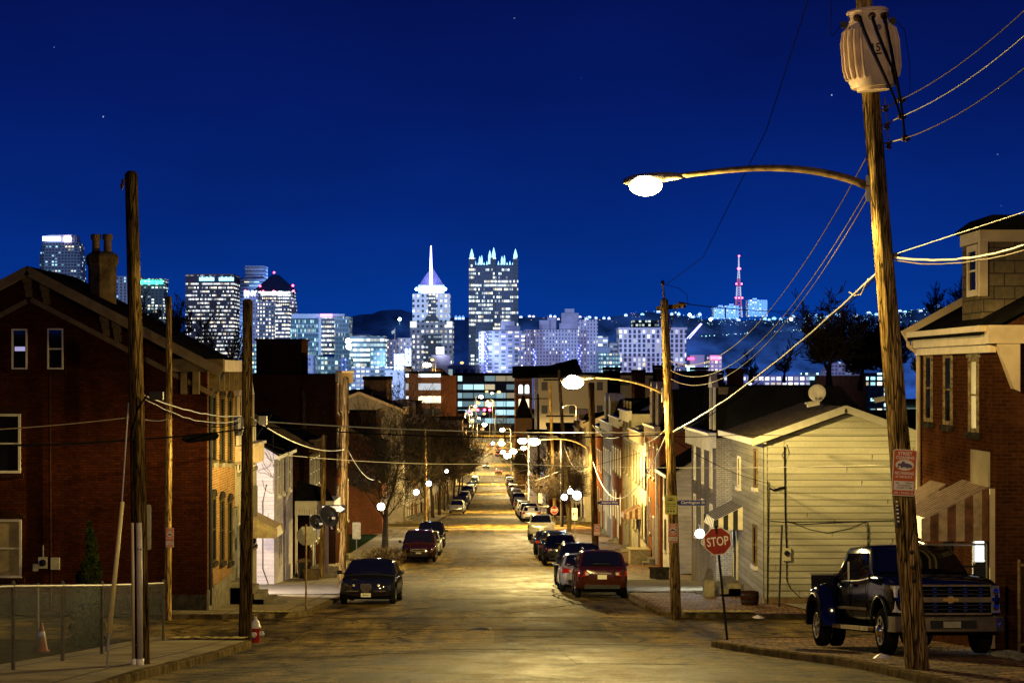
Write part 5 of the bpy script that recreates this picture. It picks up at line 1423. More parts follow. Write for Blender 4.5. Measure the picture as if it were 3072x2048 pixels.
MB().box(XC + .0, xo, D0 - .022, D0 - .001, gz(D0) - .1, gz(D0) + .34).build('foundation', M['brown_trim'], R2)
MB().box(XC - .02, XC - .001, D0, D1, gz(D1) - .1, gz(D0) + .3).build('street_foundation', M['stone'], R2)
for yy, py0, py1, w in ((68.0, 1034, 1122, .75), (72.6, 1050, 1120, .7), (68.2, 1208, 1300, .9)):
 z1 = (CY - py0) / FPX * yy; z0 = (CY - py1) / FPX * yy
 window(R2, (XC - .03, yy, z0 + .05), U_, NR, w, z1 - z0, 'brown_trim' if yy < 70 else 'white_trim', 'glass', 'white_trim', None, True, fw=.07)
aw = awning(R2, (XC - .02, 73.4, (CY - 1158) / FPX * 73), U_, NR, 3.4, .75, 1.0, 14, M['awn_cream'], M['awn_black'])
door(R2, (XC - .03, 73.6, gz(74) + .75), U_, NR, .95, 2.0, 'glass', 'white_trim')
st = MB()
for i in range(4): st.box(XC - .45 - .3 * i, XC - .03, 72.2, 75.0, gz(74), gz(74) + .72 - .18 * i)
st.build('steps', M['stone'], R2)
MB().box(XC - 1.35, XC - 1.0, 71.6, 72.15, gz(72), gz(72) + .75).build('step_wall', M['stone'], R2)
# electric service on the gable wall
sv = thing('service_cable', at(1800, 1385, 66), 'black service cables and conduit on the cream gable wall', 'cable')
c = lambda px, py, d=.06: (at(px, py, 66).x, 66 - d, at(px, py, 66).z)
s_ = MB()
s_.tube([c(1801, 1025), c(1803, 1180), c(1806, 1262)], .022, 6)
s_.tube([c(1766, 1120, .1), c(1775, 1125, .1), c(1790, 1120, .12), c(1802, 1118)], .03, 6)
s_.tube([c(1763, 1105, .1), c(1764, 1200), c(1762, 1385)], .016, 6)
s_.tube([c(1808, 1198), c(1840, 1203), c(1900, 1200), c(1960, 1197), c(1990, 1197), c(1994, 1210), c(1995, 1262)], .012, 6)
s_.tube([c(1808, 1196), c(1860, 1215), c(1900, 1223), c(1950, 1213), c(1985, 1198), c(1991, 1215), c(1992, 1262)], .01, 6)
s_.tube([c(1768, 1195), c(1800, 1198), c(1860, 1197), c(1990, 1196), c(2060, 1194)], .01, 6)
s_.tube([c(1806, 1285), c(1806, 1330), c(1815, 1350), c(1838, 1372)], .014, 6)
s_.tube([c(1803, 1030, .05), c(1795, 1045, .05), c(1803, 1060, .05), c(1812, 1040, .05), c(1806, 1020, .05)], .008, 5)
s_.build('cable_run', M['wire_dark'], sv, smooth=True)
mt = thing('electric_meter', at(1806, 1272, 66), 'electric meter box on the cream gable wall beside the dark post', 'utility box')
p = at(1806, 1272, 65.98)
MB().bx(p, EX, EZ, NY, -.13, .13, -.2, .2, .02, .12).build('case', M['sign_back'], mt)
MB().lathe(p + NY * .12 + EZ * .04, NY, [(0, .085), (.06, .08), (.08, .05), (.085, .01)], 16).build('dial_glass', M['glass'], mt, smooth=True)
tag(MB().tube([at(1789, 1403, 63), at(1796, 1205, 63)], .03, 8).build('post', M['black_metal']), 'plain thin black post in front of the cream gable wall', 'post')
di = thing('satellite_dish', at(1888, 925, 69), 'pale satellite dish on the cream house roof', 'satellite dish')
p = at(1877, 902, 69)
N = Vector((-.25, -.93, .25)).normalized()
MB().lathe(p, N, [(-.1, .04), (-.07, .15), (0, .29), (.012, .29), (-.05, .15), (-.08, .02)], 24).build('reflector', M['awn_cream'], di, smooth=True)
MB().tube([p - N * .1, at(1880, 922, 69.2), at(1892, 932, 69.3)], .022, 8).build('mast', M['steel'], di)
MB().tube([p - EZ * .26, p + N * .3 - EZ * .25], .012, 6).bx(p + N * .3 - EZ * .25, EX, EZ, NY, -.04, .04, -.04, .04, -.05, .05).build('receiver_arm', M['steel'], di)
for px, py, dd, lb in ((1868, 928, 68.5, 'roof vent box left of the dish on the cream house'), (2022, 918, 71, 'second roof vent box to the right on the cream house roof')):
 tag(MB().bx(at(px, py, dd), Vector((1, 0, .2)).normalized(), EZ, NY, -.2, .2, -.06, .07, -.1, .1).bx(at(px, py - 4, dd), Vector((1, 0, .2)).normalized(), EZ, NY, -.26, .26, .0, .05, -.14, .14).build('roof_vent', M['white_trim']), lb, 'roof vent')
# barrel planter + litter
bp = thing('barrel', at(1722, 1398, 64.5), 'dark wooden barrel planter at the foot of the cream house', 'barrel')
p = Vector((at(1722, 0, 64.5).x, 64.5, gz(64.5) + KZ))
MB().lathe(p, EZ, [(0, .24), (.1, .27), (.25, .29), (.42, .27), (.43, .27), (.43, .24), (.38, .235), (.38, .01)], 16).build('staves', M['brick_dark'], bp)
MB().lathe(p + EZ * .12, EZ, [(0, .285), (.04, .288)], 16).lathe(p + EZ * .32, EZ, [(0, .285), (.04, .28)], 16).build('hoops', M['black_metal'], bp)
MB().lathe(p + EZ * .36, EZ, [(0, .22), (.05, .2), (.08, .05)], 12).build('soil', M['soil'], bp)

R3 = rowhouse(1, 8.55, 80.5, 90.5, (CY - 1005) / FPX * 81, 6.5, 'brick_grey', 'painted grey brick house with dark mansard roof behind the cream house', 'flat', 'white_trim', floors=[(gz(82) + 1.5, 1.9), (gz(82) + 4.0, 1.75)], nwin=3, ww=.8, pane='curtain', zrise=0, wlintel=None)
zc3 = (CY - 1005) / FPX * 81; ztop3 = (CY - 868) / FPX * 84
MB().loft([[(8.8, 80.52, zc3 + .07), (15, 80.52, zc3 + .07), (15, 90.4, zc3 + .07), (8.8, 90.4, zc3 + .07)], [(9.1, 80.8, ztop3 - .3), (13.4, 80.8, ztop3 - .3), (13.4, 90, ztop3 - .3), (9.1, 90, ztop3 - .3)]]).build('mansard_roof', M['roof'], R3)
dm = MB().box(8.62, 12.2, 81.2, 82.6, zc3 + .1, ztop3 - .35).build('dormer', M['roof'], R3)
MB().box(8.7, 12.6, 81.05, 81.19, ztop3 - .62, ztop3 - .34).build('dormer_fascia', M['brown_trim'], dm)
MB().box(8.5, 8.6, 81.1, 81.22, zc3 + .3, ztop3 - .3).box(8.5, 8.6, 82.4, 82.52, zc3 + .3, ztop3 - .3).prism((8.5, 81.8, ztop3 - .3), U_, EZ, NR, [(-.8, -.05), (.8, -.05), (0, .45)], -.2, .05).each('dormer_trim', M['white_trim'], dm)
MB().box(8.58, 8.61, 81.22, 82.4, zc3 + .3, ztop3 - .35).build('dormer_pane', M['glass'], dm)
R3x = MB().box(11.2, 12.1, 92, 92.9, -3, (CY - 905) / FPX * 92).box(11.1, 12.2, 91.9, 93, (CY - 918) / FPX * 92, (CY - 905) / FPX * 92 + .01).build('chimney', M['brick_red'], R3)
# second house beyond with dormers and R4 cream gable
R4 = thing('sided_house', (8.55, 98, gz(98)), 'narrow grey white sided house with a gable end facing uphill, right side', 'house')
zt4 = (CY - 1070) / FPX * 98
b = MB(); gable_wall(b, 8.4, 11.8, 98, 104, gz(104) - .1, zt4 - .3, 10.1, zt4 + .75); b.build('wall', siding('grey_white_siding', (.56, .50, .38), .2, .3), R4)
r = MB(); gable_roof(r, 8.4, 11.8, 98, 104, zt4 - .3, 10.1, zt4 + .75, .3, .1); rf = r.build('roof', M['roof'], R4)
MB().box(8.0, 8.4, 97.6, 104, zt4 - .55, zt4 - .4).build('eaves_board', M['white_trim'], R4)
for yy in (99.6, 102.4):
 window(R4, (8.4, yy, gz(100) + 3.6), U_, NR, .7, 1.5, 'brown_trim', 'glass', 'white_trim', None)
 window(R4, (8.4, yy, gz(100) + 1.0), U_, NR, .7, 1.5, 'brown_trim', 'glass', 'white_trim', None)
R5 = rowhouse(1, 8.5, 107, 115, (CY - 985) / FPX * 110, 7, 'brick_red', 'red brick house with dormers and pale downspout, right side', 'mansard', 'tan_trim', floors=[(gz(109) + 1.5, 1.8), (gz(109) + 4.6, 1.7)], nwin=3, doorx=1, zrise=2.1, chim=1)
MB().tube([(8.35, 107.2, (CY - 1050) / FPX * 107), (8.35, 107.2, gz(107) + .3)], .08, 8).build('downspout', M['white_trim'], R5)
M['siding_tan'] = siding('tan_lap_siding', (.48, .41, .28), .22, .3)
R6 = rowhouse(1, 8.5, 116, 128, (CY - 1000) / FPX * 118, 8, 'siding_tan', 'long tan sided house with an awning over its steps, right side', 'flat', 'tan_trim', floors=[(gz(118) + 1.4, 1.7), (gz(118) + 4.3, 1.6)], nwin=5, doorx=2, frame='brown_trim')
awning(R6, (8.48, 122, gz(122) + 3.2), U_, NR, 2.4, .7, 1.0, 9, M['awn_tan'], M['awn_brown'])
tag(MB().box(7.3, 8.3, 112, 113.4, gz(113), gz(113) + .95).box(7.25, 8.35, 111.95, 113.45, gz(113) + .95, gz(113) + 1.0).build('utility_cabinet', M['awn_yellow']), 'dull yellow utility cabinet on the right pavement', 'cabinet')
tag(MB().box(6.9, 7.7, 92, 92.7, gz(92), gz(92) + .55).box(6.86, 7.74, 91.96, 92.74, gz(92) + .55, gz(92) + .6).build('planter_box', M['dark_stone']), 'dark square planter box near the grey white sided house', 'planter')
R7 = rowhouse(1, 8.5, 129, 138, (CY - 950) / FPX * 130, 8, 'brick_cream', 'cream brick house with tall windows behind the black looking pole', 'flat', 'white_trim', floors=[(gz(131) + 1.6, 1.9), (gz(131) + 4.9, 1.8), (gz(131) + 7.8, 1.5)], nwin=3, doorx=0, frame='brown_trim')
R8 = rowhouse(1, 8.5, 139, 150, (CY - 965) / FPX * 140, 7, 'brick_red', 'red brick row house with a gabled roof, right side before the second crossing', 'gable', 'white_trim', floors=[(gz(141) + 1.6, 1.8), (gz(141) + 4.8, 1.7)], nwin=4, doorx=1, zrise=1.8)
R9 = rowhouse(1, 8.5, 151, 163, (CY - 975) / FPX * 152, 7, 'brick_grey', 'grey row house with arched doorways, right side before the second crossing', 'mansard', 'white_trim', floors=[(gz(154) + 1.6, 1.8), (gz(154) + 4.8, 1.7)], nwin=4, doorx=2, zrise=1.8, lit=.2)
R10 = rowhouse(1, 8.5, 164, 175, (CY - 985) / FPX * 165, 7, 'brick_red', 'brick corner house at the second crossing on the right', 'gable', 'white_trim', floors=[(gz(166) + 1.6, 1.8), (gz(166) + 4.8, 1.7)], nwin=4, doorx=0, zrise=2.0, lit=.2)

# rows beyond the second crossing
walls = ['brick_red', 'brick_dark', 'brick_grey', 'brick_tan', 'brick_red', 'siding_tan', 'brick_cream', 'brick_orange']
wn_ = {'brick_red': 'red brick', 'brick_dark': 'sooty brick', 'brick_grey': 'grey painted brick', 'brick_tan': 'tan brick', 'siding_tan': 'tan sided', 'brick_cream': 'cream brick', 'brick_orange': 'orange brick'}
for side in (-1, 1):
 D = 192.0; i = 0
 while D < 700:
  w = rn.uniform(6.5, 9) if D < 330 else rn.uniform(13, 20)
  if 437 < D + w / 2 < 455: D = 455; continue
  wl = rn.choice(walls) if side > 0 else rn.choice(['brick_red', 'brick_dark', 'brick_tan', 'brick_dark', 'brick_grey', 'brick_cream'])
  hgt = rn.uniform(7.5, 11) if side < 0 else rn.uniform(6.5, 9.5)
  if D > 560 and side > 0: hgt += 1
  rt = rn.choice(['flat', 'gable', 'mansard'])
  far = D > 330
  rowhouse(side, 8.4, D, D + w, gz(D) + hgt, 8, wl, '%s %s row house, %s past the second crossing on the %s' % ({'flat': 'flat roofed', 'gable': 'gabled', 'mansard': 'dormered'}[rt], wn_[wl], ordw(i), 'left' if side < 0 else 'right'),
    rt, rn.choice(['white_trim', 'tan_trim', 'brown_trim']), floors=[(gz(D + w / 2) + 1.7, 1.7), (gz(D + w / 2) + 4.7, 1.6)], nwin=3, doorx=rn.randrange(3) if not far else None, lit=.22, zrise=1.5, wins=D < 420, group='row houses beyond the second crossing', rnd=rn, chim=1 if rn.random() < .4 else 0)
  D += w + (rn.choice([0, 0, .3, 2]) if not far else 0); i += 1
def glossmix(nt, b, f, r):
 g = nd(nt, 'ShaderNodeBsdfGlossy'); g.inputs['Roughness'].default_value = r
 mx = nt.nodes.new('ShaderNodeMixShader'); mx.inputs[0].default_value = f
 out = [k for k in nt.nodes if k.type == 'OUTPUT_MATERIAL'][0]
 nt.links.new(b.outputs[0], mx.inputs[1]); nt.links.new(g.outputs[0], mx.inputs[2]); nt.links.new(mx.outputs[0], out.inputs[0])
for k_ in ('carglass', 'glass'):
 t_ = M[k_].node_tree; b_ = t_.nodes['Principled BSDF']; b_.inputs['Specular IOR Level'].default_value = 0; glossmix(t_, b_, .09, .03)
def paint(name, col, metal=.0, rough=.14, coat=1.0):
 m, nt, b = newmat(name)
 oc = objco(nt)
 n = noise(nt, oc, 3, 4)
 c = mixc(nt, 1, col, ramp(nt, n, [(.3, .85), (.7, 1.05)]), 'MULTIPLY')
 nt.links.new(c, b.inputs['Base Color']); b.inputs['Metallic'].default_value = metal; b.inputs['Roughness'].default_value = rough
 b.inputs['Coat Weight'].default_value = coat * .35; b.inputs['Coat Roughness'].default_value = .03; b.inputs['Specular IOR Level'].default_value = 0; b.inputs['Coat Weight'].default_value = 0
 glossmix(nt, b, .09, .09)
 return m
PT = {'black': paint('black_car_paint', (.008, .008, .01)), 'navy': paint('dark_navy_car_paint', (.008, .010, .022)), 'copper': paint('copper_red_car_paint', (.04, .0065, .002), .2),
 'silver': paint('silver_car_paint', (.42, .40, .34), .5), 'white': paint('white_car_paint', (.70, .68, .62), .1), 'grey': paint('grey_car_paint', (.10, .10, .09), .3),
 'maroon': paint('maroon_car_paint', (.02, .004, .002), .2), 'tan': paint('beige_car_paint', (.40, .34, .2), .3), 'blue': paint('blue_car_paint', (.01, .02, .05), .2)}
M['lamp_clear'] = plain('clear_lamp_plastic', (.62, .58, .46), .12, .4, var=.4, vs=20)
M['lamp_red'] = plain('red_lamp_plastic', (.28, .01, .008), .15, var=.3)
M['lamp_red_on'] = emis('burning_tail_lamp', (1., .04, .03), 14)
M['lamp_head_on'] = emis('burning_headlamp', (1., .95, .85), 30)
M['plate'] = plain('licence_plate', (.62, .60, .46), .5, var=.1)
M['trim_black'] = plain('black_plastic_trim', (.018, .018, .018), .55)
M['arch'] = plain('dark_wheel_well', (.004, .004, .004), .95)

def section(w, zb, zt, crown, n=1.0, tuck=.12):
 """closed ring in XZ; w = half width"""
 half = [(0, zb), (w * .80, zb), (w * .95, zb + .05), (w, zb + .16), (w * 1.0, zb + (zt - zb) * .55), (w * .975, zt - .10), (w * .92, zt - .03), (w * .78, zt), (w * .4, zt + crown * .8), (0, zt + crown)]
 return half + [(-x, z) for x, z in half[-2:0:-1]]

def evaluated(o, mods):
 """apply boolean / bevel modifiers without operators"""
 dg = bpy.context.evaluated_depsgraph_get(); dg.update()
 me = bpy.data.meshes.new_from_object(o.evaluated_get(dg))
 o.modifiers.clear(); old = o.data; o.data = me
 bpy.data.meshes.remove(old)
 return o

SPEC = {
 # y stations of the lower body: (y, halfw, zbot, ztop)    front is -y
 'sedan': dict(L=4.9, W=1.88, H=1.45, wr=.335, wb=(-1.52, 1.38), belt=.95,
 st=[(-2.45, .50, .36, .58), (-2.40, .68, .26, .68), (-2.22, .84, .22, .76), (-1.9, .91, .21, .82), (-1.2, .94, .21, .90), (-.6, .94, .2, .95), (.6, .94, .2, .96), (1.5, .93, .21, .97), (2.1, .89, .24, .96), (2.38, .78, .3, .93), (2.45, .6, .38, .88)],
 cab=(-1.05, -.25, .95, 1.75)),
 'suv': dict(L=4.7, W=1.88, H=1.68, wr=.36, wb=(-1.4, 1.3), belt=1.05,
 st=[(-2.35, .58, .42, .72), (-2.3, .74, .32, .85), (-2.1, .87, .27, .95), (-1.7, .93, .26, 1.0), (-1.0, .94, .25, 1.06), (0, .94, .25, 1.08), (1.2, .94, .26, 1.10), (1.9, .92, .28, 1.10), (2.25, .87, .32, 1.08), (2.35, .74, .42, 1.02)],
 cab=(-1.2, -.45, 1.75, 2.22)),
 'minivan': dict(L=5.0, W=1.98, H=1.76, wr=.35, wb=(-1.55, 1.5), belt=1.08,
 st=[(-2.5, .60, .40, .72), (-2.45, .78, .3, .82), (-2.25, .91, .25, .92), (-1.8, .97, .24, 1.0), (-1.2, .99, .23, 1.07), (0, .99, .23, 1.10), (1.4, .99, .24, 1.12), (2.1, .97, .26, 1.12), (2.4, .93, .3, 1.10), (2.5, .82, .4, 1.05)],
 cab=(-1.6, -.6, 2.0, 2.42)),
 'hatch': dict(L=4.55, W=1.86, H=1.60, wr=.35, wb=(-1.35, 1.3), belt=1.0,
 st=[(-2.25, .56, .42, .70), (-2.2, .72, .3, .80), (-2.0, .86, .25, .88), (-1.6, .92, .24, .94), (-.9, .93, .23, 1.0), (0, .93, .23, 1.03), (1.2, .93, .24, 1.06), (1.8, .91, .27, 1.08), (2.15, .86, .3, 1.04), (2.28, .74, .4, .96)],
 cab=(-1.15, -.35, 1.35, 2.1)),
 'pickup': dict(L=5.5, W=1.92, H=1.80, wr=.38, wb=(-1.7, 1.65), belt=1.12,
 st=[(-2.75, .66, .5, .85), (-2.7, .8, .4, .98), (-2.5, .92, .34, 1.06), (-2.0, .95, .32, 1.10), (-1.2, .96, .32, 1.12), (0, .96, .32, 1.14), (1, .96, .33, 1.14), (2.3, .95, .36, 1.14), (2.7, .93, .42, 1.14), (2.75, .86, .5, 1.10)],
 cab=(-1.15, -.55, .65, .95)),
}
def wheel(root, x, y, r, wd, sgn, rim='silver_rim'):
 c = Vector((x, y, r)); A = Vector((sgn, 0, 0))
 b = MB().lathe(c - A * wd * .5, A, [(0, r * .6), (.01, r * .86), (wd * .12, r * .97), (wd * .25, r), (wd * .75, r), (wd * .88, r * .97), (wd - .01, r * .86), (wd, r * .66), (wd - .02, r * .62), (wd - .03, r * .1)], 26)
 w = b.build('wheel', M['rubber'], root, smooth=True, sharp=50)
 m = MB()
 m.lathe(c + A * (wd * .5 - .035), A, [(0, r * .62), (.02, r * .64), (.03, r * .62), (.028, r * .55), (.0, r * .52)], 26)
 m.lathe(c + A * (wd * .5 - .05), A, [(0, r * .14), (.05, r * .14), (.06, r * .08), (.062, .005)], 14)
 for k in range(7):
  a = 2 * math.pi * k / 7
  d = Vector((0, math.cos(a), math.sin(a))); q = A.cross(d)
  m.bx(c + A * (wd * .5 - .04), d, q, A, r * .1, r * .58, -r * .055, r * .055, 0, .03)
 m.build('rim', M['rim'], w)
M['rim'] = plain('alloy_rim', (.5, .47, .42), .3, .8, var=.3)

def make_car(kind, col, nm, front='lux', rear='plain', tail_on=False):
 s = SPEC[kind]; W = s['W'] / 2; H = s['H']
 root = bpy.data.objects.new(nm, None); COL.objects.link(root)
 b = MB().loft([[(x, y, z) for x, z in section(hw, zb, zt, .035)] for y, hw, zb, zt in s['st']])
 body = b.build('body', PT[col], root, smooth=True)
 sub = body.modifiers.new('s', 'SUBSURF'); sub.levels = sub.render_levels = 1
 cut = MB()
 for y in s['wb']:
  for sg in (-1, 1):
   cut.lathe((sg * (W - .28), y, s['wr'] + .02), (sg, 0, 0), [(0, s['wr'] * 1.17), (.6, s['wr'] * 1.17)], 24)
 cobj = cut.build('cutter', M['arch'], root)
 bo = body.modifiers.new('b', 'BOOLEAN'); bo.operation = 'DIFFERENCE'; bo.object = cobj; bo.solver = 'EXACT'
 evaluated(body, None); bpy.data.objects.remove(cobj)
 body.data.set_sharp_from_angle(angle=R(38))
 if body.data.materials: body.data.materials[0] = PT[col]
 # dark wells + underside
 MB().box(-W * .8, W * .8, s['st'][1][0] + .1, s['st'][-2][0] - .1, s['st'][3][2] - .03, s['st'][3][2] + .3).build('underbody', M['arch'], root)
 # cabin
 y0, y1, y2, y3 = s['cab']; zb = s['belt'] - .02
 wB, wT = W * .94, W * .74
 def ring(y, z, wt, wbm=wB):
  half = [(wbm, zb - .06), (wbm, zb), (wbm + (wt - wbm) * .5, zb + (z - zb) * .5), (wt + .01, z - .06), (wt - .05, z - .012), (wt - .2, z + .0), (wt * .35, z + .02)]
  return [(x, y, zz) for x, zz in half] + [(-x, y, zz) for x, zz in half[::-1]]
 top = H - .03
 rings = [ring(y0, zb + .02, wB * .93, wB * .95)]
 for f, zz in ((.35, .40), (.7, .76), (.93, .96)): rings.append(ring(y0 + (y1 - y0) * f, zb + (top - zb) * zz, wB + (wT - wB) * zz))
 rings += [ring(y1 + .12, top, wT), ring((y1 + y2) / 2, top + .02, wT), ring(y2 - .12, top - .02, wT * .98)]
 for f, zz in ((.12, .96), (.4, .72), (.72, .36)): rings.append(ring(y2 + (y3 - y2) * f, zb + (top - .02 - zb) * zz, wB + (wT - wB) * zz * .95))
 rings.append(ring(y3, zb + .02, wB * .88, wB * .9))
 cab = MB().loft(rings).build('cabin', PT[col], root, smooth=True, sharp=45)
 def P(side, f, v):   # f: y, v: 0 belt..1 roof on the side face
  x = wB + (wT + .01 - wB) * v
  return x * side
 # side glass
 gt = top - .10; gb = zb + .04
 def yfront(z): return y0 + (y1 - y0) * (z - zb) / (top - zb)
 def yrear(z): return y3 - (y3 - y2) * (z - zb) / (top - zb)
 ym = (y1 + y2) / 2 + .0
 mids = [ym] if kind != 'pickup' else []
 if kind in ('suv', 'minivan'): mids = [y1 + (y2 - y1) * .36, y1 + (y2 - y1) * .84]
 for sg in (-1, 1):
  cuts = [('f',)] + mids + [('r',)]
  edges = []
  for i in range(len(cuts) - 1):
   a, c = cuts[i], cuts[i + 1]
   ya_b = yfront(gb) + .16 if a == ('f',) else a + .045; ya_t = yfront(gt) + .12 if a == ('f',) else a + .045
   yc_b = yrear(gb) - .16 if c == ('r',) else c - .045; yc_t = yrear(gt) - .12 if c == ('r',) else c - .045
   edges.append([(ya_b, gb), (yc_b, gb), (yc_t, gt), (ya_t, gt)])
  for e in edges:
   pts = []
   for yy, zz in e:
    v = (zz - zb) / (top - zb); x = wB + (wT + .01 - wB) * v
    pts.append(Vector((sg * (x + .006), yy, zz)))
   inn = [p - Vector((sg * .02, 0, 0)) for p in pts]
   MB().add(pts + inn, [(0, 1, 2, 3), (7, 6, 5, 4), (0, 4, 5, 1), (1, 5, 6, 2), (2, 6, 7, 3), (3, 7, 4, 0)]).build('side_window', M['carglass'], root)
 def screen(ya, yb, nm_, inset, base=.06):
  # follow the cabin profile from base to roof edge
  ok = []
  for v in (base, .4, .76, .93):
   z = zb + (top - zb) * v
   f = {base: base * .9, .4: .35, .76: .70, .93: .90}[v]
   y = ya + (yb - ya) * f
   w_ = (wB + (wT - wB) * v) * (1 - inset)
   ok.append((y, z, w_))
  sg = -1 if ya < yb else 1
  vs = []; fs = []
  n = 6
  for (y, z, w_) in ok:
   for i in range(n + 1):
    x = -w_ + 2 * w_ * i / n
    vs.append(Vector((x, y + sg * .028, z + .012)))
  for r_ in range(len(ok) - 1):
   for i in range(n): fs.append((r_ * (n + 1) + i, r_ * (n + 1) + i + 1, (r_ + 1) * (n + 1) + i + 1, (r_ + 1) * (n + 1) + i))
  k = len(vs); vs += [v - Vector((0, sg * .02, .01)) for v in vs]
  fs += [tuple(reversed([q + k for q in f])) for f in fs]
  MB().add(vs, fs).build(nm_, M['carglass'], root, smooth=True)
 screen(y0, y1, 'windscreen', .1); screen(y3, y2, 'rear_window', .13, .14)
 for x in (-1, 1):
  for y in s['wb']: wheel(root, x * (W - .13), y, s['wr'], .22, x)
 # mirrors
 for sg in (-1, 1):
  m = MB().ball((sg * (W + .1), y0 + .28, zb + .09), .1, 10, 6, (1, .6, .7)); m.bx((sg * (W - .06), y0 + .28, zb + .05), EX, EZ, NY, -.1, .1, -.015, .015, -.02, .02)
  m.build('mirror', PT[col], root, smooth=True, sharp=40)
 yf = s['st'][0][0]; yr_ = s['st'][-1][0]; zf = s['st'][1][3]; zr_ = s['st'][-2][3]
 # front
 hz = zf - .07
 if front == 'lux':
  for sg in (-1, 1):
   for x, r_ in ((.62, .095), (.40, .075)):
    yy = yf + (.13 if x > .5 else .045)
    h = MB().lathe((sg * x, yy + .06, hz + .0), (sg * .12, -1, .12), [(-.05, r_), (.035, r_), (.05, r_ * .85), (.058, r_ * .5), (.06, .004)], 18).build('headlight', M['chrome'], root, smooth=True, sharp=40)
    MB().lathe((sg * x, yy + .055, hz + .0), (sg * .12, -1, .12), [(.03, r_ * .8), (.062, r_ * .78), (.078, r_ * .4), (.08, .004)], 18).build('lens', M['lamp_clear'], h, smooth=True)
  g = MB().prism((0, yf - .015, hz - .05), EX, EZ, NY, [(-.16, .13), (.16, .13), (.19, .03), (.14, -.1), (.07, -.16), (-.07, -.16), (-.14, -.1), (-.19, .03)], -.08, .02).build('grille', M['chrome'], root)
  gb_ = MB()
  for i in range(6): gb_.bx((0, yf - .036, hz - .05), EX, EZ, NY, -.13 + i * .048, -.115 + i * .048, -.12, .11, 0, .008)
  gb_.build('grille_bars', M['trim_black'], g)
  MB().bx((0, yf - .02, hz - .29), EX, EZ, NY, -.16, .16, -.06, .06, -.1, .03).build('number_plate', M['plate'], root)
  L = MB(); put_text(L, 'Boner', Vector((0, yf - .052, hz - .29)), EX, EZ, NY, .06, .2, .01); L.build('lettering', M['sign_black'], root)
  MB().bx((0, yf + .02, hz - .16), EX, EZ, NY, -.66, .66, -.02, .015, -.2, .012).build('chrome_strip', M['chrome'], root)
 else:
  for sg in (-1, 1):
   h = MB().loft([[(sg * .42, yf + .035, hz - .07), (sg * .42, yf + .045, hz + .07)] + [(sg * .42, yf + .3, hz + .07), (sg * .42, yf + .3, hz - .07)],
     [(sg * .78, yf + .17, hz - .05), (sg * .80, yf + .21, hz + .09)] + [(sg * .78, yf + .4, hz + .09), (sg * .78, yf + .4, hz - .05)]])
   h.build('headlight', M['lamp_clear'], root)
  MB().bx((0, yf - .0, hz - .02), EX, EZ, NY, -.38, .38, -.09, .06, -.12, .022).build('grille', M['chrome'], root)
  MB().bx((0, yf - .0, hz - .02), EX, EZ, NY, -.34, .34, -.065, .035, -.1, .026).build('grille_mesh', M['trim_black'], root)
  MB().bx((0, yf + .03, hz - .3), EX, EZ, NY, -.55, .55, -.07, .07, -.2, .03).build('lower_intake', M['trim_black'], root)
  MB().bx((0, yf - .0, hz - .2), EX, EZ, NY, -.15, .15, -.04, .04, -.1, .03).build('number_plate', M['plate'], root)
 # rear
 tl = 'lamp_red_on' if tail_on else 'lamp_red'
 tz = zr_ - .10
 if kind in ('suv', 'minivan', 'pickup'): tz = zr_ - .2
 for sg in (-1, 1):
  t_ = MB().loft([[(sg * .52, yr_ - .3, tz - .09), (sg * .52, yr_ + .028, tz - .08), (sg * .52, yr_ + .02, tz + .07), (sg * .52, yr_ - .3, tz + .08)],
    [(sg * .84, yr_ - .5, tz - .10), (sg * .86, yr_ - .1, tz - .09), (sg * .85, yr_ - .14, tz + .10), (sg * .84, yr_ - .5, tz + .12)]])
  t_.build('taillight', M[tl], root)
  MB().bx((sg * .53, yr_ + .015, tz - .01), EX, EZ, -NY, -.06, .06, -.045, .045, -.1, .022).build('reversing_light', M['lamp_clear'], root)
 MB().bx((0, yr_ + .0, tz - .12), EX, EZ, -NY, -.16, .16, -.075, .075, -.1, .035).build('number_plate', M['plate'], root)
 MB().bx((0, yr_ + .0, tz + .0), EX, EZ, -NY, -.32, .32, -.018, .018, -.1, .04).build('chrome_strip', M['chrome'], root)
 MB().bx((0, yr_ - .02, .42), EX, EZ, -NY, -.62, .62, -.07, .06, -.15, .05).build('rear_bumper', M['trim_black'] if kind != 'pickup' else M['chrome'], root)
 if kind in ('suv', 'minivan'):
  for sg in (-1, 1): MB().tube([(sg * wT * .86, y1 + .3, top + .03), (sg * wT * .86, y1 + .4, top + .07), (sg * wT * .86, y2 - .4, top + .07), (sg * wT * .86, y2 - .3, top + .02)], .016, 6).build('roof_rail', M['chrome'], root)
  MB().bx((0, y3 - .05, zb + (top - zb) * .3), EX, EZ, -NY, -.3, .3, -.008, .008, -.05, .05).build('rear_wiper', M['trim_black'], root)
 if kind == 'pickup':
  MB().box(-.82, .82, 1.05, 2.6, 1.12, 1.2).build('bed_floor', M['arch'], root)
  r_ = MB()
  for sg in (-1, 1): r_.box(min(sg * .84, sg * .95), max(sg * .84, sg * .95), .98, 2.7, 1.1, 1.26)
  r_.box(-.95, .95, 2.62, 2.73, 1.08, 1.28).build('bed_rail', PT[col], root)
 return root

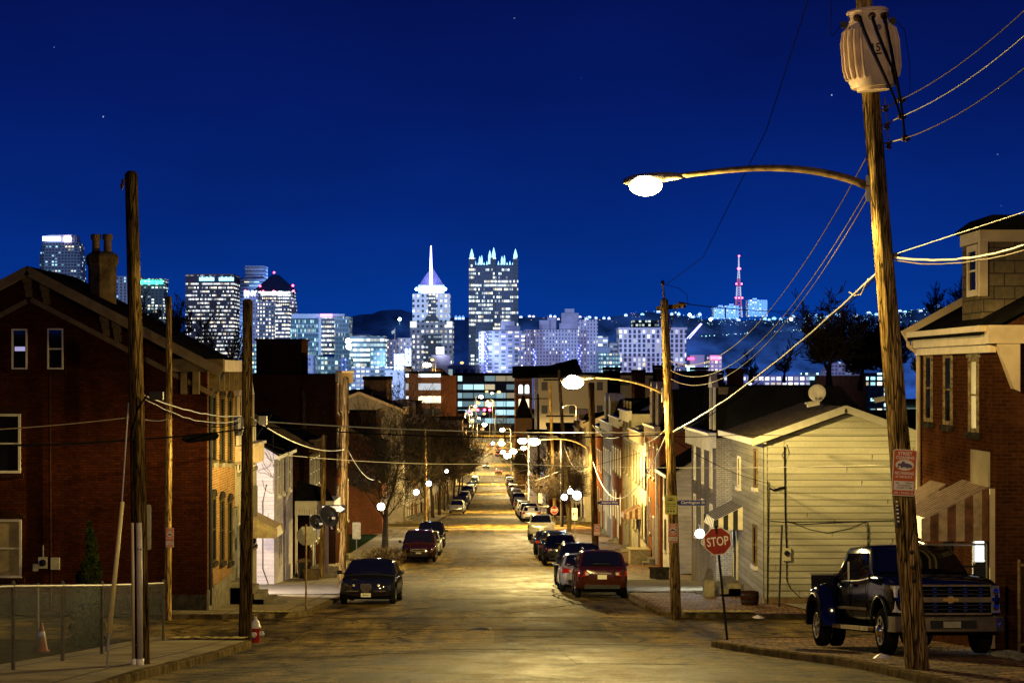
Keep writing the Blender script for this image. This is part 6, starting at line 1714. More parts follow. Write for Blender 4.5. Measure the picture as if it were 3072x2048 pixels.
def place(root, x, y, facing=0, label=None, cat='car', group='cars parked along the street', yaw=0, zoff=0):
 """facing 0: front towards the camera; 1: rear towards the camera"""
 sl = (gz(y + 1.5) - gz(y - 1.5)) / 3.0
 A = Matrix.Rotation(math.atan(sl), 3, 'X') @ Matrix.Rotation((math.pi if facing else 0) + yaw, 3, 'Z')
 root.rotation_euler = A.to_euler()
 zc = (gz(y - 1.4) + gz(y + 1.4)) / 2 + .05 * math.cos(max(-1.5, min(1.5, x / 5.0 * 1.2)))
 root.location = (x, y, zc + zoff)
 tag(root, label, cat, group)
 return root
def recolor(root, col):
 for ch in root.children:
  if ch.name.split('.')[0] in ('body', 'cabin', 'mirror', 'bed_rail'):
   ch.material_slots[0].link = 'OBJECT'; ch.material_slots[0].material = PT[col]

P_ = {}
P_['lux'] = make_car('sedan', 'black', 'parked_car')
place(P_['lux'], -4.12, 70.6, 0, 'dark sedan with four round headlamps, nearest car on the left kerb', yaw=R(-1.5))
P_['minivan_f'] = make_car('minivan', 'maroon', 'parked_car', front='std')
place(P_['minivan_f'], -4.28, 120.6, 0, 'copper and black minivan facing uphill, second car on the left kerb')
P_['suv'] = make_car('suv', 'copper', 'parked_car', front='std')
place(P_['suv'], 3.78, 75.4, 1, 'copper red crossover seen from behind, nearest car on the right kerb')
P_['sedan'] = make_car('sedan', 'silver', 'parked_car', front='std')
place(P_['sedan'], 3.42, 81.2, 1, 'silver sedan parked directly in front of the copper red crossover')
P_['pickup'] = make_car('pickup', 'tan', 'parked_truck', front='std')
place(P_['pickup'], 3.42, 153.5, 1, 'pale pickup with its tailgate towards us, just before the second crossing on the right', 'pickup truck')

def put(proto, x, y, facing, col, label, yaw=0, skip=(), cat='car'):
 c = copy_tree(P_[proto], None, skip)
 place(c, x, y, facing, label, cat, yaw=yaw); recolor(c, col); return c
FARSKIP = ('number_plate', 'reversing_light', 'chrome_strip', 'roof_rail', 'rear_wiper', 'underbody', 'grille_mesh', 'lower_intake', 'rear_bumper', 'mirror')
put('minivan_f', 3.55, 88.4, 1, 'black', 'black minivan with tall rear window, third car on the right kerb')
put('suv', 3.58, 114.8, 1, 'black', 'black sport utility with a glint in its rear window, fourth on the right kerb')
put('suv', 3.5, 121.6, 1, 'blue', 'dark blue sport utility just beyond the black one with the glinting window')
put('sedan', 3.38, 129.5, 1, 'navy', 'dark sedan with chrome glints between the dark utility and the pale pickup')
put('sedan', -4.15, 128.6, 0, 'silver', 'silver sedan half hidden behind the copper and black minivan')
put('suv', -4.2, 139.5, 0, 'black', 'black sport utility just before the second crossing on the left kerb')
put('suv', -4.55, 257.0, 0, 'silver', 'silver sport utility facing us, first beyond the second crossing on the left')
put('sedan', -4.5, 264.5, 0, 'grey', 'grey sedan tucked behind the silver sport utility, left kerb')
put('sedan', 3.55, 202.0, 1, 'white', 'white sedan seen from behind, first beyond the second crossing on the right')
put('suv', 3.5, 209.0, 1, 'black', 'black sport utility in front of the white sedan')
put('suv', 3.45, 216.0, 1, 'white', 'white sport utility with a dark rear window, third beyond the second crossing on the right')
names = {'white': 'white', 'silver': 'silver', 'black': 'black', 'grey': 'grey', 'tan': 'beige', 'navy': 'dark navy', 'maroon': 'maroon'}
kn = {'sedan': 'sedan', 'suv': 'sport utility', 'minivan_f': 'minivan'}
y = 229.0; i = 4; rc = random.Random(21)
while y < 505:
 k = rc.choice(['sedan', 'sedan', 'suv', 'minivan_f'])
 col = ['white', 'white', 'silver', 'white', 'black', 'silver', 'tan', 'maroon', 'white', 'grey', 'navy', 'silver'][(i - 4) % 12]
 if not 436 < y < 456:
  put(k, 3.45 + rc.uniform(-.08, .08), y, 1, col, 'distant %s %s, %s in the row beyond the second crossing on the right' % (names[col], kn[k], ordw(i - 1)), skip=FARSKIP)
  i += 1
 y += rc.choice([7.0, 7.4, 8.2, 12])
y = 274.0; i = 3
while y < 500:
 k = rc.choice(['sedan', 'suv', 'suv', 'minivan_f']); col = rc.choice(['black', 'silver', 'grey', 'white', 'maroon', 'navy'])
 if not 436 < y < 456:
  put(k, -4.4, y, 0, col, 'distant %s %s, %s in the row beyond the second crossing on the left' % (names[col], kn[k], ordw(i - 1)), skip=FARSKIP)
  i += 1
 y += rc.choice([7.0, 7.4, 9, 14])
# moving cars far down the street, lamps burning
for n_, (x, y, f) in enumerate(((1.2, 560, 1), (-2.4, 600, 0), (1.3, 690, 1), (3.6, 712, 1), (1.2, 735, 1), (-1.6, 765, 1), (2.2, 800, 1))):
 c = put('sedan', x, y, f, 'grey', ['far car with burning red tail lamps in the right lane', 'far car coming uphill with burning headlamps', 'first of the cars waiting with red tail lamps under the signals', 'second waiting car with red tail lamps, nearer the right kerb', 'third waiting car with red tail lamps under the signals', 'fourth waiting car with red tail lamps, left of the others', 'farthest waiting car with red tail lamps'][n_], skip=FARSKIP)
 c['group'] = 'cars driving far down the street'
 for ch in c.children:
  k = ch.name.split('.')[0]
  if k == 'taillight' and f: ch.material_slots[0].link = 'OBJECT'; ch.material_slots[0].material = M['lamp_red_on']
  if k == 'headlight' and not f: ch.material_slots[0].link = 'OBJECT'; ch.material_slots[0].material = M['lamp_head_on']

def truck():
 root = bpy.data.objects.new('pickup_truck', None); COL.objects.link(root)
 pm = paint('blue_black_truck_paint', (.0025, .003, .007), 0, .16, .3)
 W = 1.0
 st = [(-3.02, .86, .78, 1.20), (-2.98, .93, .70, 1.28), (-2.85, .98, .66, 1.36), (-2.5, 1.0, .62, 1.42), (-1.9, 1.01, .6, 1.46), (-1.3, 1.02, .56, 1.50), (-.6, 1.02, .54, 1.40), (.9, 1.02, .54, 1.41), (1.30, 1.0, .55, 1.41)]
 b = MB().loft([[(x, y, z) for x, z in section(hw, zb, zt, .05 if y < -1.2 else .01)] for y, hw, zb, zt in st])
 body = b.build('body', pm, root, smooth=True)
 sub = body.modifiers.new('s', 'SUBSURF'); sub.levels = sub.render_levels = 1
 cut = MB()
 for sg in (-1, 1): cut.lathe((sg * .62, -2.02, .50), (sg, 0, 0), [(0, .54), (.7, .54)], 28)
 co = cut.build('cutter', M['arch'], root)
 bo = body.modifiers.new('b', 'BOOLEAN'); bo.object = co; bo.operation = 'DIFFERENCE'; bo.solver = 'EXACT'
 evaluated(body, None); bpy.data.objects.remove(co); body.data.set_sharp_from_angle(angle=R(35)); body.data.materials[0] = pm
 # hood bulge
 MB().loft([[(-.34, -2.8, 1.38), (.34, -2.8, 1.38), (.34, -2.8, 1.41), (-.34, -2.8, 1.41)], [(-.42, -1.5, 1.46), (.42, -1.5, 1.46), (.40, -1.5, 1.56), (-.40, -1.5, 1.56)]]).build('hood_scoop', pm, root)
 # bed
 bb = MB()
 for sg in (-1, 1):
  bb.box(min(sg * .86, sg * .98), max(sg * .86, sg * .98), 1.36, 3.22, .62, 1.44)
 bb.box(-.98, .98, 1.36, 1.44, .62, 1.44).box(-.98, .98, 3.22, 3.32, .62, 1.44).box(-.86, .86, 1.44, 3.22, .72, .78)
 bed = bb.build('bed', pm, root)
 bv = bed.modifiers.new('bv', 'BEVEL'); bv.width = .02; bv.segments = 2; evaluated(bed, None)
 MB().box(-1.0, -.84, 1.36, 3.3, 1.445, 1.475).box(.84, 1.0, 1.36, 3.3, 1.445, 1.475).build('bed_rail', M['chrome'], root)
 # wide rear fenders
 for sg in (-1, 1):
  f = MB()
  arcs = []
  for x, rr in ((.97, .78), (1.12, .74), (1.20, .68), (1.23, .60)):
   arcs.append([(sg * x, 2.15 + rr * math.cos(R(a)) * 1.05, .52 + rr * math.sin(R(a)) * .98) for a in range(-8, 189, 14)])
  inner = [[(sg * x, 2.15 + .56 * math.cos(R(a)), .50 + .56 * math.sin(R(a))) for a in range(-8, 189, 14)] for x in (1.225, .97)]
  g = arcs + inner
  n = len(g[0]); base = 0
  vs = [p for r_ in g for p in r_]; fs = []
  for i in range(len(g)):
   j = (i + 1) % len(g)
   for k in range(n - 1): fs.append((i * n + k, i * n + k + 1, j * n + k + 1, j * n + k))
  fs.append(tuple(i * n for i in range(len(g)))); fs.append(tuple(i * n + n - 1 for i in range(len(g))))
  MB().add(vs, fs).build('rear_fender', pm, root, smooth=True, sharp=50)
  MB().tube([(sg * 1.235, 2.15 + .57 * math.cos(R(a)), .50 + .57 * math.sin(R(a))) for a in range(0, 181, 15)], .018, 6).build('arch_trim', M['trim_black'], root)
  MB().tube([(sg * 1.02, -2.02 + .55 * math.cos(R(a)), .50 + .55 * math.sin(R(a))) for a in range(0, 181, 15)], .03, 8).build('arch_trim', M['trim_black'], root, smooth=True)
 # cab
 zb = 1.36; top = 1.99; wB, wT = .95, .78
 y0, y1, y2, y3 = -1.42, -.62, 1.12, 1.32
 def ring(y, z, v):
  w_ = wB + (wT - wB) * v
  half = [(wB, zb), (wB + (w_ - wB) * .5, zb + (z - zb) * .5), (w_, z - .07), (w_ - .04, z - .02), (w_ - .18, z), (w_ * .3, z + .015)]
  return [(x, y, zz) for x, zz in half] + [(-x, y, zz) for x, zz in half[::-1]]
 rings = [ring(y0, zb + .08, .05), ring(y0 + .3, zb + .30, .42), ring(y0 + .6, zb + .52, .8), ring(y1, top - .01, 1), ring(0, top + .02, 1), ring(y2 - .1, top, 1), ring(y2 + .05, zb + .5, .85), ring(y3, zb + .08, .05)]
 MB().loft(rings).build('cab', pm, root, smooth=True, sharp=40)
 for sg in (-1, 1):
  for (a0, a1, c1, c0) in (((-1.02, .07), (-.02, .07), (-.02, .5), (-.58, .5)), ((.06, .07), (.86, .07), (.86, .5), (.06, .5))):
   pts = []
   for yy, dz in (a0, a1, c1, c0):
    v = dz / (top - zb); x = wB + (wT - wB) * v
    pts.append(Vector((sg * (x + .008), yy, zb + dz)))
   inn = [p - Vector((sg * .02, 0, 0)) for p in pts]
   MB().add(pts + inn, [(0, 1, 2, 3), (7, 6, 5, 4), (0, 4, 5, 1), (1, 5, 6, 2), (2, 6, 7, 3), (3, 7, 4, 0)]).build('side_window', M['carglass'], root)
  for yy in (-1.15, .02, .92):
   MB().tube([(sg * 1.022, yy, 1.38), (sg * 1.028, yy, .95), (sg * 1.022, yy, .62)], .006, 4).build('door_seam', M['arch'], root)
  for yy in (-.18, .76):
   MB().box(min(sg * 1.0, sg * 1.05), max(sg * 1.0, sg * 1.05), yy - .1, yy + .1, 1.22, 1.27).build('door_handle', M['chrome'], root)
  MB().box(min(sg * .9, sg * 1.06), max(sg * .9, sg * 1.06), -1.35, 1.3, .40, .47).build('running_board', M['rust'], root)
  MB().box(min(sg * 1.018, sg * 1.034), max(sg * 1.018, sg * 1.034), -1.2, 1.25, .78, .83).build('side_moulding', M['chrome'], root)
  # towing mirrors
  m = MB().bx((sg * 1.22, -1.02, 1.52), EX, EZ, NY, -.1, .1, -.17, .17, -.06, .08)
  mm = m.build('mirror', M['trim_black'], root)
  MB().bx((sg * 1.22, -1.02, 1.52), EX, EZ, -NY, -.08, .08, -.04, .15, .061, .066).build('mirror_glass', M['carglass'], mm)
  MB().bx((sg * 1.22, -1.02, 1.52), EX, EZ, NY, -.09, .09, .02, .16, .081, .1).build('mirror_cap', M['trim_black'], mm)
  MB().bx((sg * 1.05, -1.0, 1.44), EX, EZ, NY, -.12, .12, -.02, .02, -.02, .02).bx((sg * 1.05, -1.0, 1.6), EX, EZ, NY, -.14, .12, -.02, .02, -.02, .02).build('mirror_arm', M['trim_black'], mm)
 # windscreen
 vs = []; fs = []
 prof = [(y0 + .06, zb + .12, .86), (y0 + .3, zb + .32, .80), (y0 + .58, zb + .53, .74), (y1 - .04, top - .055, .70)]
 for y, z, w_ in prof:
  for i in range(7): vs.append(Vector((-w_ + 2 * w_ * i / 6, y - .03, z + .02)))
 for r_ in range(3):
  for i in range(6): fs.append((r_ * 7 + i, r_ * 7 + i + 1, r_ * 7 + i + 8, r_ * 7 + i + 7))
 k = len(vs); vs += [v + Vector((0, .015, -.01)) for v in vs]; fs += [tuple(q + k for q in f[::-1]) for f in fs]
 MB().add(vs, fs).build('windscreen', M['carglass'], root, smooth=True)
 for i in range(5): MB().box(-.34 + .17 * i - .025, -.34 + .17 * i + .025, -.52, -.48, top + .03, top + .06).build('clearance_light', M['lamp_clear'], root)
 # grille
 yf = -3.04
 MB().bx((0, yf, 1.0), EX, EZ, NY, -.74, .74, -.24, .25, -.1, .0).build('grille_backing', M['arch'], root)
 gr = MB()
 gr.bx((0, yf, 1.0), EX, EZ, NY, -.76, .76, -.045, .045, 0, .045)
 gr.bx((0, yf, 1.0), EX, EZ, NY, -.76, .76, .235, .27, 0, .03); gr.bx((0, yf, 1.0), EX, EZ, NY, -.76, .76, -.27, -.235, 0, .03)
 g_ = gr.build('grille', plain('dull_chrome', (.22, .17, .10), .42, .6, var=.3), root)
 gb = MB()
 for z0 in (.10, .17, -.10, -.17): gb.bx((0, yf, 1.0), EX, EZ, NY, -.72, .72, z0 - .012, z0 + .012, 0, .022)
 gb.build('grille_bars', M['trim_black'], g_)
 dd = MB()
 for i in range(5):
  for z0 in (.07, .135, .2, -.07, -.135, -.2): dd.bx((-.56 + .28 * i, yf, 1.0 + z0), EX, EZ, NY, -.035, .035, -.006, .006, .0, .026)
 dd.build('grille_clips', M['chrome'], g_)
 em = MB().prism((0, yf - .045, 1.0), EX, EZ, NY, [(-.15, -.028), (-.045, -.028), (-.05, -.058), (.04, -.058), (.045, -.028), (.15, -.028), (.135, .028), (.045, .028), (.05, .058), (-.04, .058), (-.045, .028), (-.135, .028)], 0, .02)
 em.build('emblem', plain('gold_emblem', (.75, .48, .10), .3, .6, var=.1), root)
 for sg in (-1, 1):
  h = MB()
  for z0, z1 in ((1.03, 1.25), (.76, .97)):
   h.loft([[(sg * .76, yf + .3, z0), (sg * .76, yf - .02, z0), (sg * .76, yf - .02, z1), (sg * .76, yf + .3, z1)], [(sg * .97, yf + .42, z0 + .01), (sg * .965, yf + .12, z0 + .01), (sg * .96, yf + .15, z1), (sg * .97, yf + .42, z1)]])
  h.build('headlight', M['lamp_clear'], root)
  for z0 in (1.14, .865): MB().lathe((sg * .85, yf + .03, z0), (sg * .3, -1, 0), [(0, .06), (.03, .06), (.04, .02)], 14).build('headlight_bulb', M['chrome'], root)
 # bumper
 bp = []
 for x, y in ((-1.03, -2.72), (-1.0, -3.0), (-.8, -3.13), (-.3, -3.18), (.3, -3.18), (.8, -3.13), (1.0, -3.0), (1.03, -2.72)):
  bp.append([(x, y, .42), (x, y - .04 if abs(x) < .9 else y, .44), (x, y - .045 if abs(x) < .9 else y, .68), (x, y, .70), (x, y + .12, .70), (x, y + .12, .42)])
 bo_ = MB().loft(bp).build('bumper', plain('scuffed_chrome', (.20, .155, .09), .4, .6, var=.4, vs=5), root, smooth=True, sharp=35)
 MB().bx((0, -3.225, .56), EX, EZ, NY, -.42, .42, -.07, .07, -.02, .012).build('licence_recess', M['trim_black'], bo_)
 MB().bx((-.02, -3.24, .56), EX, EZ, NY, -.17, .15, -.055, .055, 0, .008).build('number_plate', M['sign_back'], bo_)
 for sg in (-1, 1): MB().lathe((sg * .82, -3.12, .58), (sg * .15, -1, 0), [(-.02, .075), (.035, .075), (.045, .055), (.035, .05), (.03, .01)], 16).build('fog_light', M['chrome'], bo_, smooth=True, sharp=40)
 MB().box(-.9, .9, -2.9, 3.2, .36, .6).build('chassis', M['arch'], root)
 # wheels
 for sg in (-1, 1):
  wheel(root, sg * .88, -2.02, .42, .27, sg); wheel(root, sg * 1.05, 2.15, .42, .25, sg); wheel(root, sg * .76, 2.15, .42, .25, sg)
  h = MB().lathe((sg * 1.0, -2.02, .42), (sg, 0, 0), [(0, .13), (.06, .12), (.08, .06), (.085, .01)], 16).build('hub_cap', M['chrome'], root, smooth=True, sharp=40)
 return root
TR = truck()
th = R(5.2)
sl = (gz(43) - gz(38)) / 5
TR.rotation_euler = (Matrix.Rotation(math.atan(sl), 3, 'X') @ Matrix.Rotation(th, 3, 'Z')).to_euler()
TR.location = (7.92, 40.5, gz(40.5) + KZ + .03)
tag(TR, 'big dark blue pickup with dual rear wheels parked on the brick pavement at right', 'pickup truck')

rb = random.Random(14); b = MB()
for i in range(46):
 x = rb.uniform(8.7, 10.6); y = rb.uniform(33.4, 37.2); r_ = rb.uniform(.05, .17)
 b.ball((x, y, gz(y) + KZ + .03 + r_ * .2), r_, 6, 4, (rb.uniform(.8, 1.5), rb.uniform(.7, 1.2), .5))
tag(b.build('rubble', M['stone']), 'loose rubble stones and broken paving at the lower right edge', 'stones', kind='stuff')
def scrap(px, D, w, label, onwalk=0):
 X = (px - CX) / FPX * D; z = gz(D) + .03 + onwalk; n = 7
 b = MB(); b.v = [Vector((X + w * math.cos(k) * rb.uniform(.6, 1), D + w * math.sin(k) * rb.uniform(.6, 1), z + rb.uniform(.03, .1))) for k in range(n)] + [Vector((X, D, z + .14))]
 b.f = [(k, (k + 1) % n, n) for k in range(n)]
 tag(b.build('paper_scrap', M['sign_white']), label, 'litter')
scrap(1741, 57.4, .2, 'crumpled pale paper by the kerb in front of the cream house')
scrap(2022, 34.6, .17, 'white paper scrap on the brick paving left of the leaning pole', KZ)
def bare_tree(base, height, spread, label, seed, levels=5, trunk_r=.2, first=.28, mat='bark', name='bare_tree', cat='tree', group=None, lean=0, droop=0, twig=.012, nb=3, up=.32, tb=.4):
 rr = random.Random(seed); base = Vector(base)
 t = thing(name, base, label, cat, group)
 TB = MB(); CB = MB()
 def grow(p, d, L, r, lv):
  n = 5; pts = [p]; rs = [r]
  q = p.copy(); dd = d.copy()
  for i in range(n):
   dd = (dd + Vector((rr.uniform(-1, 1), rr.uniform(-1, 1), rr.uniform(-.5, .8))) * (.10 + .05 * lv)).normalized()
   q = q + dd * L / n; pts.append(q.copy()); rs.append(max(r * (1 - .11 * (i + 1)), twig * .5))
  (TB if lv == 0 else CB).tube(pts, rs, 9 if lv == 0 else (5 if lv < 3 else 3), cap=lv < 2)
  if lv >= levels: return
  k = nb + 1 if lv < 2 else nb
  az = rr.uniform(0, 6.283)
  for j in range(k):
   f = rr.uniform(.25 if lv else tb, .97) if j else 1.0
   i0 = min(int(f * n), n - 1); pp = pts[i0].lerp(pts[i0 + 1], f * n - i0) if f < 1 else pts[-1]
   az += 2.4 + rr.uniform(-.5, .5); sp = math.tan(rr.uniform(.35, .95)) * spread * (.45 if j == 0 else 1)
   side = Vector((math.cos(az), math.sin(az), 0)); side = (side - dd * side.dot(dd)).normalized()
   nd2 = (dd + side * sp + Vector((0, 0, up * .6))).normalized()
   grow(pp, nd2, L * (rr.uniform(.72, .92) if j == 0 else rr.uniform(.5, .8)), max(rs[min(i0 + 1, n)] * (.8 if j == 0 else rr.uniform(.4, .6)), twig * .5), lv + 1)
 grow(base - Vector((0, 0, .2)), Vector((lean, 0, 1)).normalized(), height * first, trunk_r, 0)
 # scale the whole tree to its height
 allz = max(v.z for v in CB.v) - base.z; s = height / allz
 for b in (TB, CB):
  for i, v in enumerate(b.v): b.v[i] = base + (v - base) * s
 TB.build('trunk', M[mat], t, smooth=True); CB.build('crown', M[mat], t, smooth=True)
 return t
M['bark_lit'] = plain('greyish_bark', (.11, .085, .05), .95, var=.5, vs=9, bmp=.01)
st = bare_tree((-5.95, 112.5, gz(112) + KZ), 11.6, 1.25, 'bare street tree with a shrub at its foot, nearest tree on the left pavement', 5, levels=6, trunk_r=.22, first=.25, nb=4, twig=.016, tb=.7)
sh = thing('shrub', (-5.9, 111, gz(111) + KZ), 'dry brown shrub around the foot of the nearest street tree', 'shrub')
b = MB(); pts = [(Vector((-6.0 + .3 * k * 1.2 - .4, 110.5 + .5 * (k % 2), gz(111) + .6)), Vector((.7, .7, .55))) for k in range(4)]
leaf_cloud(b, pts, .06, 2600, random.Random(8)); b.build('foliage', M['dryleaf'], sh)
tr_specs = [(-6.3, 198, 11, 31), (-6.3, 216, 11.5, 32), (-6.2, 236, 11, 33), (-6.2, 262, 11, 34), (-6.3, 290, 11, 35), (-6.2, 322, 10.5, 36), (-6.2, 360, 10.5, 37), (-6.2, 400, 10, 38), (5.8, 178, 6.5, 39), (5.9, 225, 8, 40), (5.9, 300, 8.5, 41), (6, 380, 9, 42)]
protos = []
for i, (x, y, h, sd_) in enumerate(tr_specs):
 lb = 'bare street tree, %s from the second crossing on the %s pavement' % (ordw(i if x < 0 else i - 8), 'left' if x < 0 else 'right')
 if i < 3:
  t = bare_tree((x, y, gz(y)), h * 1.15, 1.3, lb, sd_, levels=6, trunk_r=.2, twig=.028, nb=4, group='bare street trees', tb=.7); protos.append(t)
 else:
  t = copy_tree(protos[i % 3]); t.location = (x, y, gz(y)); s_ = h / tr_specs[i % 3][2]; t.scale = (s_, s_, s_); t.rotation_euler = (0, 0, i * 1.3)
  tag(t, lb, 'tree', 'bare street trees')
# right backdrop trees (silhouettes), left behind the brick house
def dist_tree(px, pyb, pyt, D, seed, label, spread=1.0, levels=5, group=None, first=.25, tw=.03, tr=.35, lean=0, nb=3):
 b_ = at(px, pyb, D); tp = at(px, pyt, D)
 return bare_tree(b_, tp.z - b_.z, spread, label, seed, levels=levels, trunk_r=tr, first=first, group=group, twig=tw, lean=lean, nb=nb)
G = 'bare trees against the far hillside on the right'
dist_tree(1905, 880, 645, 150, 51, 'tallest bare tree in front of the far hillside, behind the cream house', 1.5, 6, G, .17, .035, .16, -.05, 4)
dist_tree(1975, 885, 705, 155, 52, 'bare tree right of the tallest one, close to the leaning pole', 1.3, 6, G, .16, .035, .13, 0, 4)
dist_tree(2040, 880, 712, 160, 53, 'bare bushy tree just left of the leaning pole', 1.3, 6, G, .16, .035, .13, 0, 4)
dist_tree(1800, 870, 765, 150, 54, 'low spreading bare tree left of the tallest one', 1.3, 5, G, .2, .03, .11)
dist_tree(1725, 868, 800, 150, 55, 'small bare tree above the light roof fascia on the right', 1.4, 5, G, .2, .03, .15)
dist_tree(2115, 890, 800, 120, 56, 'bare tree between the leaning pole and the right brick house', 1.0, 5, G, .2, .03, .11)
dist_tree(2150, 760, 640, 260, 57, 'faint bare tree above the right house roof', .8, 5, G, .2, .05, .3)
dist_tree(2190, 760, 632, 265, 58, 'fainter bare tree near the dormer', .8, 5, G, .2, .05, .3)
G = 'bare trees behind the big red brick house'
dist_tree(345, 800, 655, 110, 61, 'bare tree right of the tall left pole, above the roof slope', .9, 6, G, .2, .024, .15)
dist_tree(405, 800, 672, 112, 62, 'bare tree behind the slim pale pole', .9, 6, G, .2, .024, .15)
dist_tree(478, 840, 672, 100, 63, 'bare tree in front of the tower with the two bright signs', 1.0, 6, G, .25, .02, .12)
dist_tree(530, 850, 740, 100, 64, 'lower bare tree beside the tower with the two bright signs', 1.1, 5, G, .25, .02, .1)
dist_tree(925, 1080, 850, 200, 65, 'tall bare tree rising over the left rooftops near the brick office block', .9, 6, None, .3, .035, .2)
dist_tree(1160, 1010, 940, 780, 66, 'bare tree by the far traffic signals', 1.2, 5, None, .2, .06, .3)
dist_tree(980, 1010, 920, 560, 67, 'bare tree in front of the pale low wall far down on the left', 1.2, 5, None, .2, .05, .3)
dist_tree(1660, 905, 868, 200, 68, 'pale bare tree against the brown institutional block on the right', 1.4, 5, None, .2, .02, .15)

def block_b(px0, px1, pyt, D, dp, mat, label, name='building', cat='building', pyb=None, group=None, roof=True, zb=None):
 x0, x1 = (px0 - CX) / FPX * D, (px1 - CX) / FPX * D; zt = (CY - pyt) / FPX * D
 zb = gz(D) - 1 if zb is None else zb
 t = thing(name, ((x0 + x1) / 2, D, zb), label, cat, group)
 MB().box(x0, x1, D, D + dp, zb, zt).build('wall', mat, t)
 if roof: MB().box(x0 - .1, x1 + .1, D - .1, D + dp, zt + .02, zt + .25 + D * .0008).build('roof', M['roof'], t)
 return t
bm1 = tower_mat('brick_office_windows', (.20, .09, .05), (.03, .03, .04), 11.5, 3.9, .74, .52, .93, 2.4, (.86, .93, 1.), .2, warm=.05)
bm1b = M['brick_red']
B1 = block_b(932, 1012, 858, 640, 30, bm1, 'brown brick office block with bands of white lit windows left of the street')
MB().box((1012 - CX) / FPX * 640, (1048 - CX) / FPX * 640, 642, 668, gz(640), (CY - 862) / FPX * 640).build('stair_wing', M['brick_red'], B1)
MB().loft([[((p - CX) / FPX * 640, y_, (CY - 862) / FPX * 640) for p, y_ in ((985, 641), (1030, 641), (1030, 665), (985, 665))], [((p - CX) / FPX * 640, y_, (CY - 846) / FPX * 640) for p, y_ in ((990, 645), (1010, 645), (1010, 660), (990, 660))]]).build('roof_gable', M['brick_dark'], B1)
B2 = block_b(928, 945, 840, 655, 20, tower_mat('white_tower_windows', (.5, .5, .55), (.05, .05, .08), 3, 3.4, .6, .5, .5, 2.0), 'slim white block by the twin amber lamps', roof=False)
tan = M['stucco']
M['stucco_w'] = tower_mat('tan_block_windows', (.34, .28, .17), (.03, .03, .03), 5.2, 4.2, .22, .36, .14, 1.6, (.85, .95, 1.), .1, warm=.2)
B3 = block_b(1236, 1395, 868, 330, 30, M['stucco_w'], 'large tan block behind the second street lamp')
B4 = block_b(1335, 1520, 862, 360, 30, tower_mat('grey_tan_block_windows', (.26, .21, .14), (.02, .02, .02), 6.5, 4.6, .4, .3, .25, 2.0, (.8, 1., .95), .3), 'grey tan institutional block right of the second street lamp')
B5 = block_b(1395, 1560, 866, 410, 30, tower_mat('brown_school_windows', (.17, .085, .04), (.015, .012, .01), 5.5, 5, .34, .42, .1, 1.0, (1., .9, .6), .2), 'brown brick school like block behind the second right pole')
B6 = block_b(1560, 1662, 858, 380, 30, tower_mat('brown_school_windows_right', (.17, .09, .045), (.02, .015, .01), 4.2, 5, .3, .42, .1, 1.0, (1., .9, .6), .2), 'brown brick block left of the light roof fascia')
for i, (px, w, py) in enumerate(((1408, 34, 850), (1470, 24, 856), (1528, 40, 846), (1610, 30, 850))):
 D = 340
 block_b(px - w / 2, px + w / 2, py, D, 8, M['brick_dark'], ['boxy dark roof structure above the brown school block', 'smaller dark roof box right of the boxy one', 'dark roof box with a pointed top beside the second right pole', 'dark roof box over the right brown block'][i], zb=-9)
hs = thing('tower_house', at(1200, 1040, 560), 'orange brick gable building with two bright arched windows', 'building')
x0, x1 = (1184 - CX) / FPX * 560, (1222 - CX) / FPX * 560
MB().box(x0, x1, 560, 590, gz(560) - 1, (CY - 868) / FPX * 560).build('wall', M['brick_orange'], hs)
MB().prism((x0, 560, (CY - 868) / FPX * 560), EX, EZ, U_, [(-.6, 0), (x1 - x0 + 14, 0), (x1 - x0 + 12, 5.2), (x1 - x0 + 5, 3.4), (-.6, 3.2)], -1, 30).build('roof', M['roof'], hs)
for px in (1196, 1210.5):
 k = [(-.55, -1.6), (.55, -1.6), (.55, .6)] + [(.55 * math.cos(R(a)), .6 + .55 * math.sin(R(a))) for a in range(20, 161, 20)] + [(-.55, .6)]
 f = MB().prism(at(px, 893, 559.9), EX, EZ, NY, [(a * 1.25, b_ * 1.15) for a, b_ in k], -.02, .04).build('window', M['white_trim'], hs)
 MB().prism(at(px, 893, 559.9), EX, EZ, NY, k, .045, .06).build('pane', M['pane_lit_white'], f)
 window(hs, at(px, 938, 559.98), EX, NY, 1.2, 2.6, 'white_trim', 'pane_lit_warm', None, None)
for py in (872, 905): MB().bx(at(1184, py, 560), EX, EZ, NY, 0, x1 - x0, -.2, .2, .01, .25).build('band_course', M['tan_trim'], hs)
B7 = block_b(985, 1062, 965, 560, 20, plain('pale_rendered_wall', (.42, .33, .22), .9, var=.3, vs=.2), 'pale low flat wall building far down on the left side')
B8 = block_b(1046, 1066, 950, 700, 20, M['brick_orange'], 'narrow orange wall building left of the traffic signals')
for i, (px0, px1, py, D, m_) in enumerate(((800, 848, 905, 215, 'brick_dark'), (835, 888, 873, 230, 'brick_tan'), (590, 690, 870, 150, 'brick_dark'), (690, 775, 868, 160, 'brick_dark'), (885, 960, 930, 260, 'brick_dark'), (1215, 1262, 1000, 260, 'siding_white'), (1262, 1340, 985, 230, 'brick_dark'), (1420, 1475, 940, 180, 'brick_dark'), (1490, 1560, 960, 150, 'brick_dark'))):
 if i in (2, 3): continue
 block_b(px0, px1, py, D, 12, M[m_], ['dark parapet building behind the left roofs', 'tan brick building with a flat dark roof beneath the white offices', '', '', 'dark block behind the left street trees', 'pale sided building right of the amber lamps', 'dark roofed block behind the leaning pale pole', 'dark block with lit stars of glass over the right row houses', 'dark block behind the dormers on the right'][i])
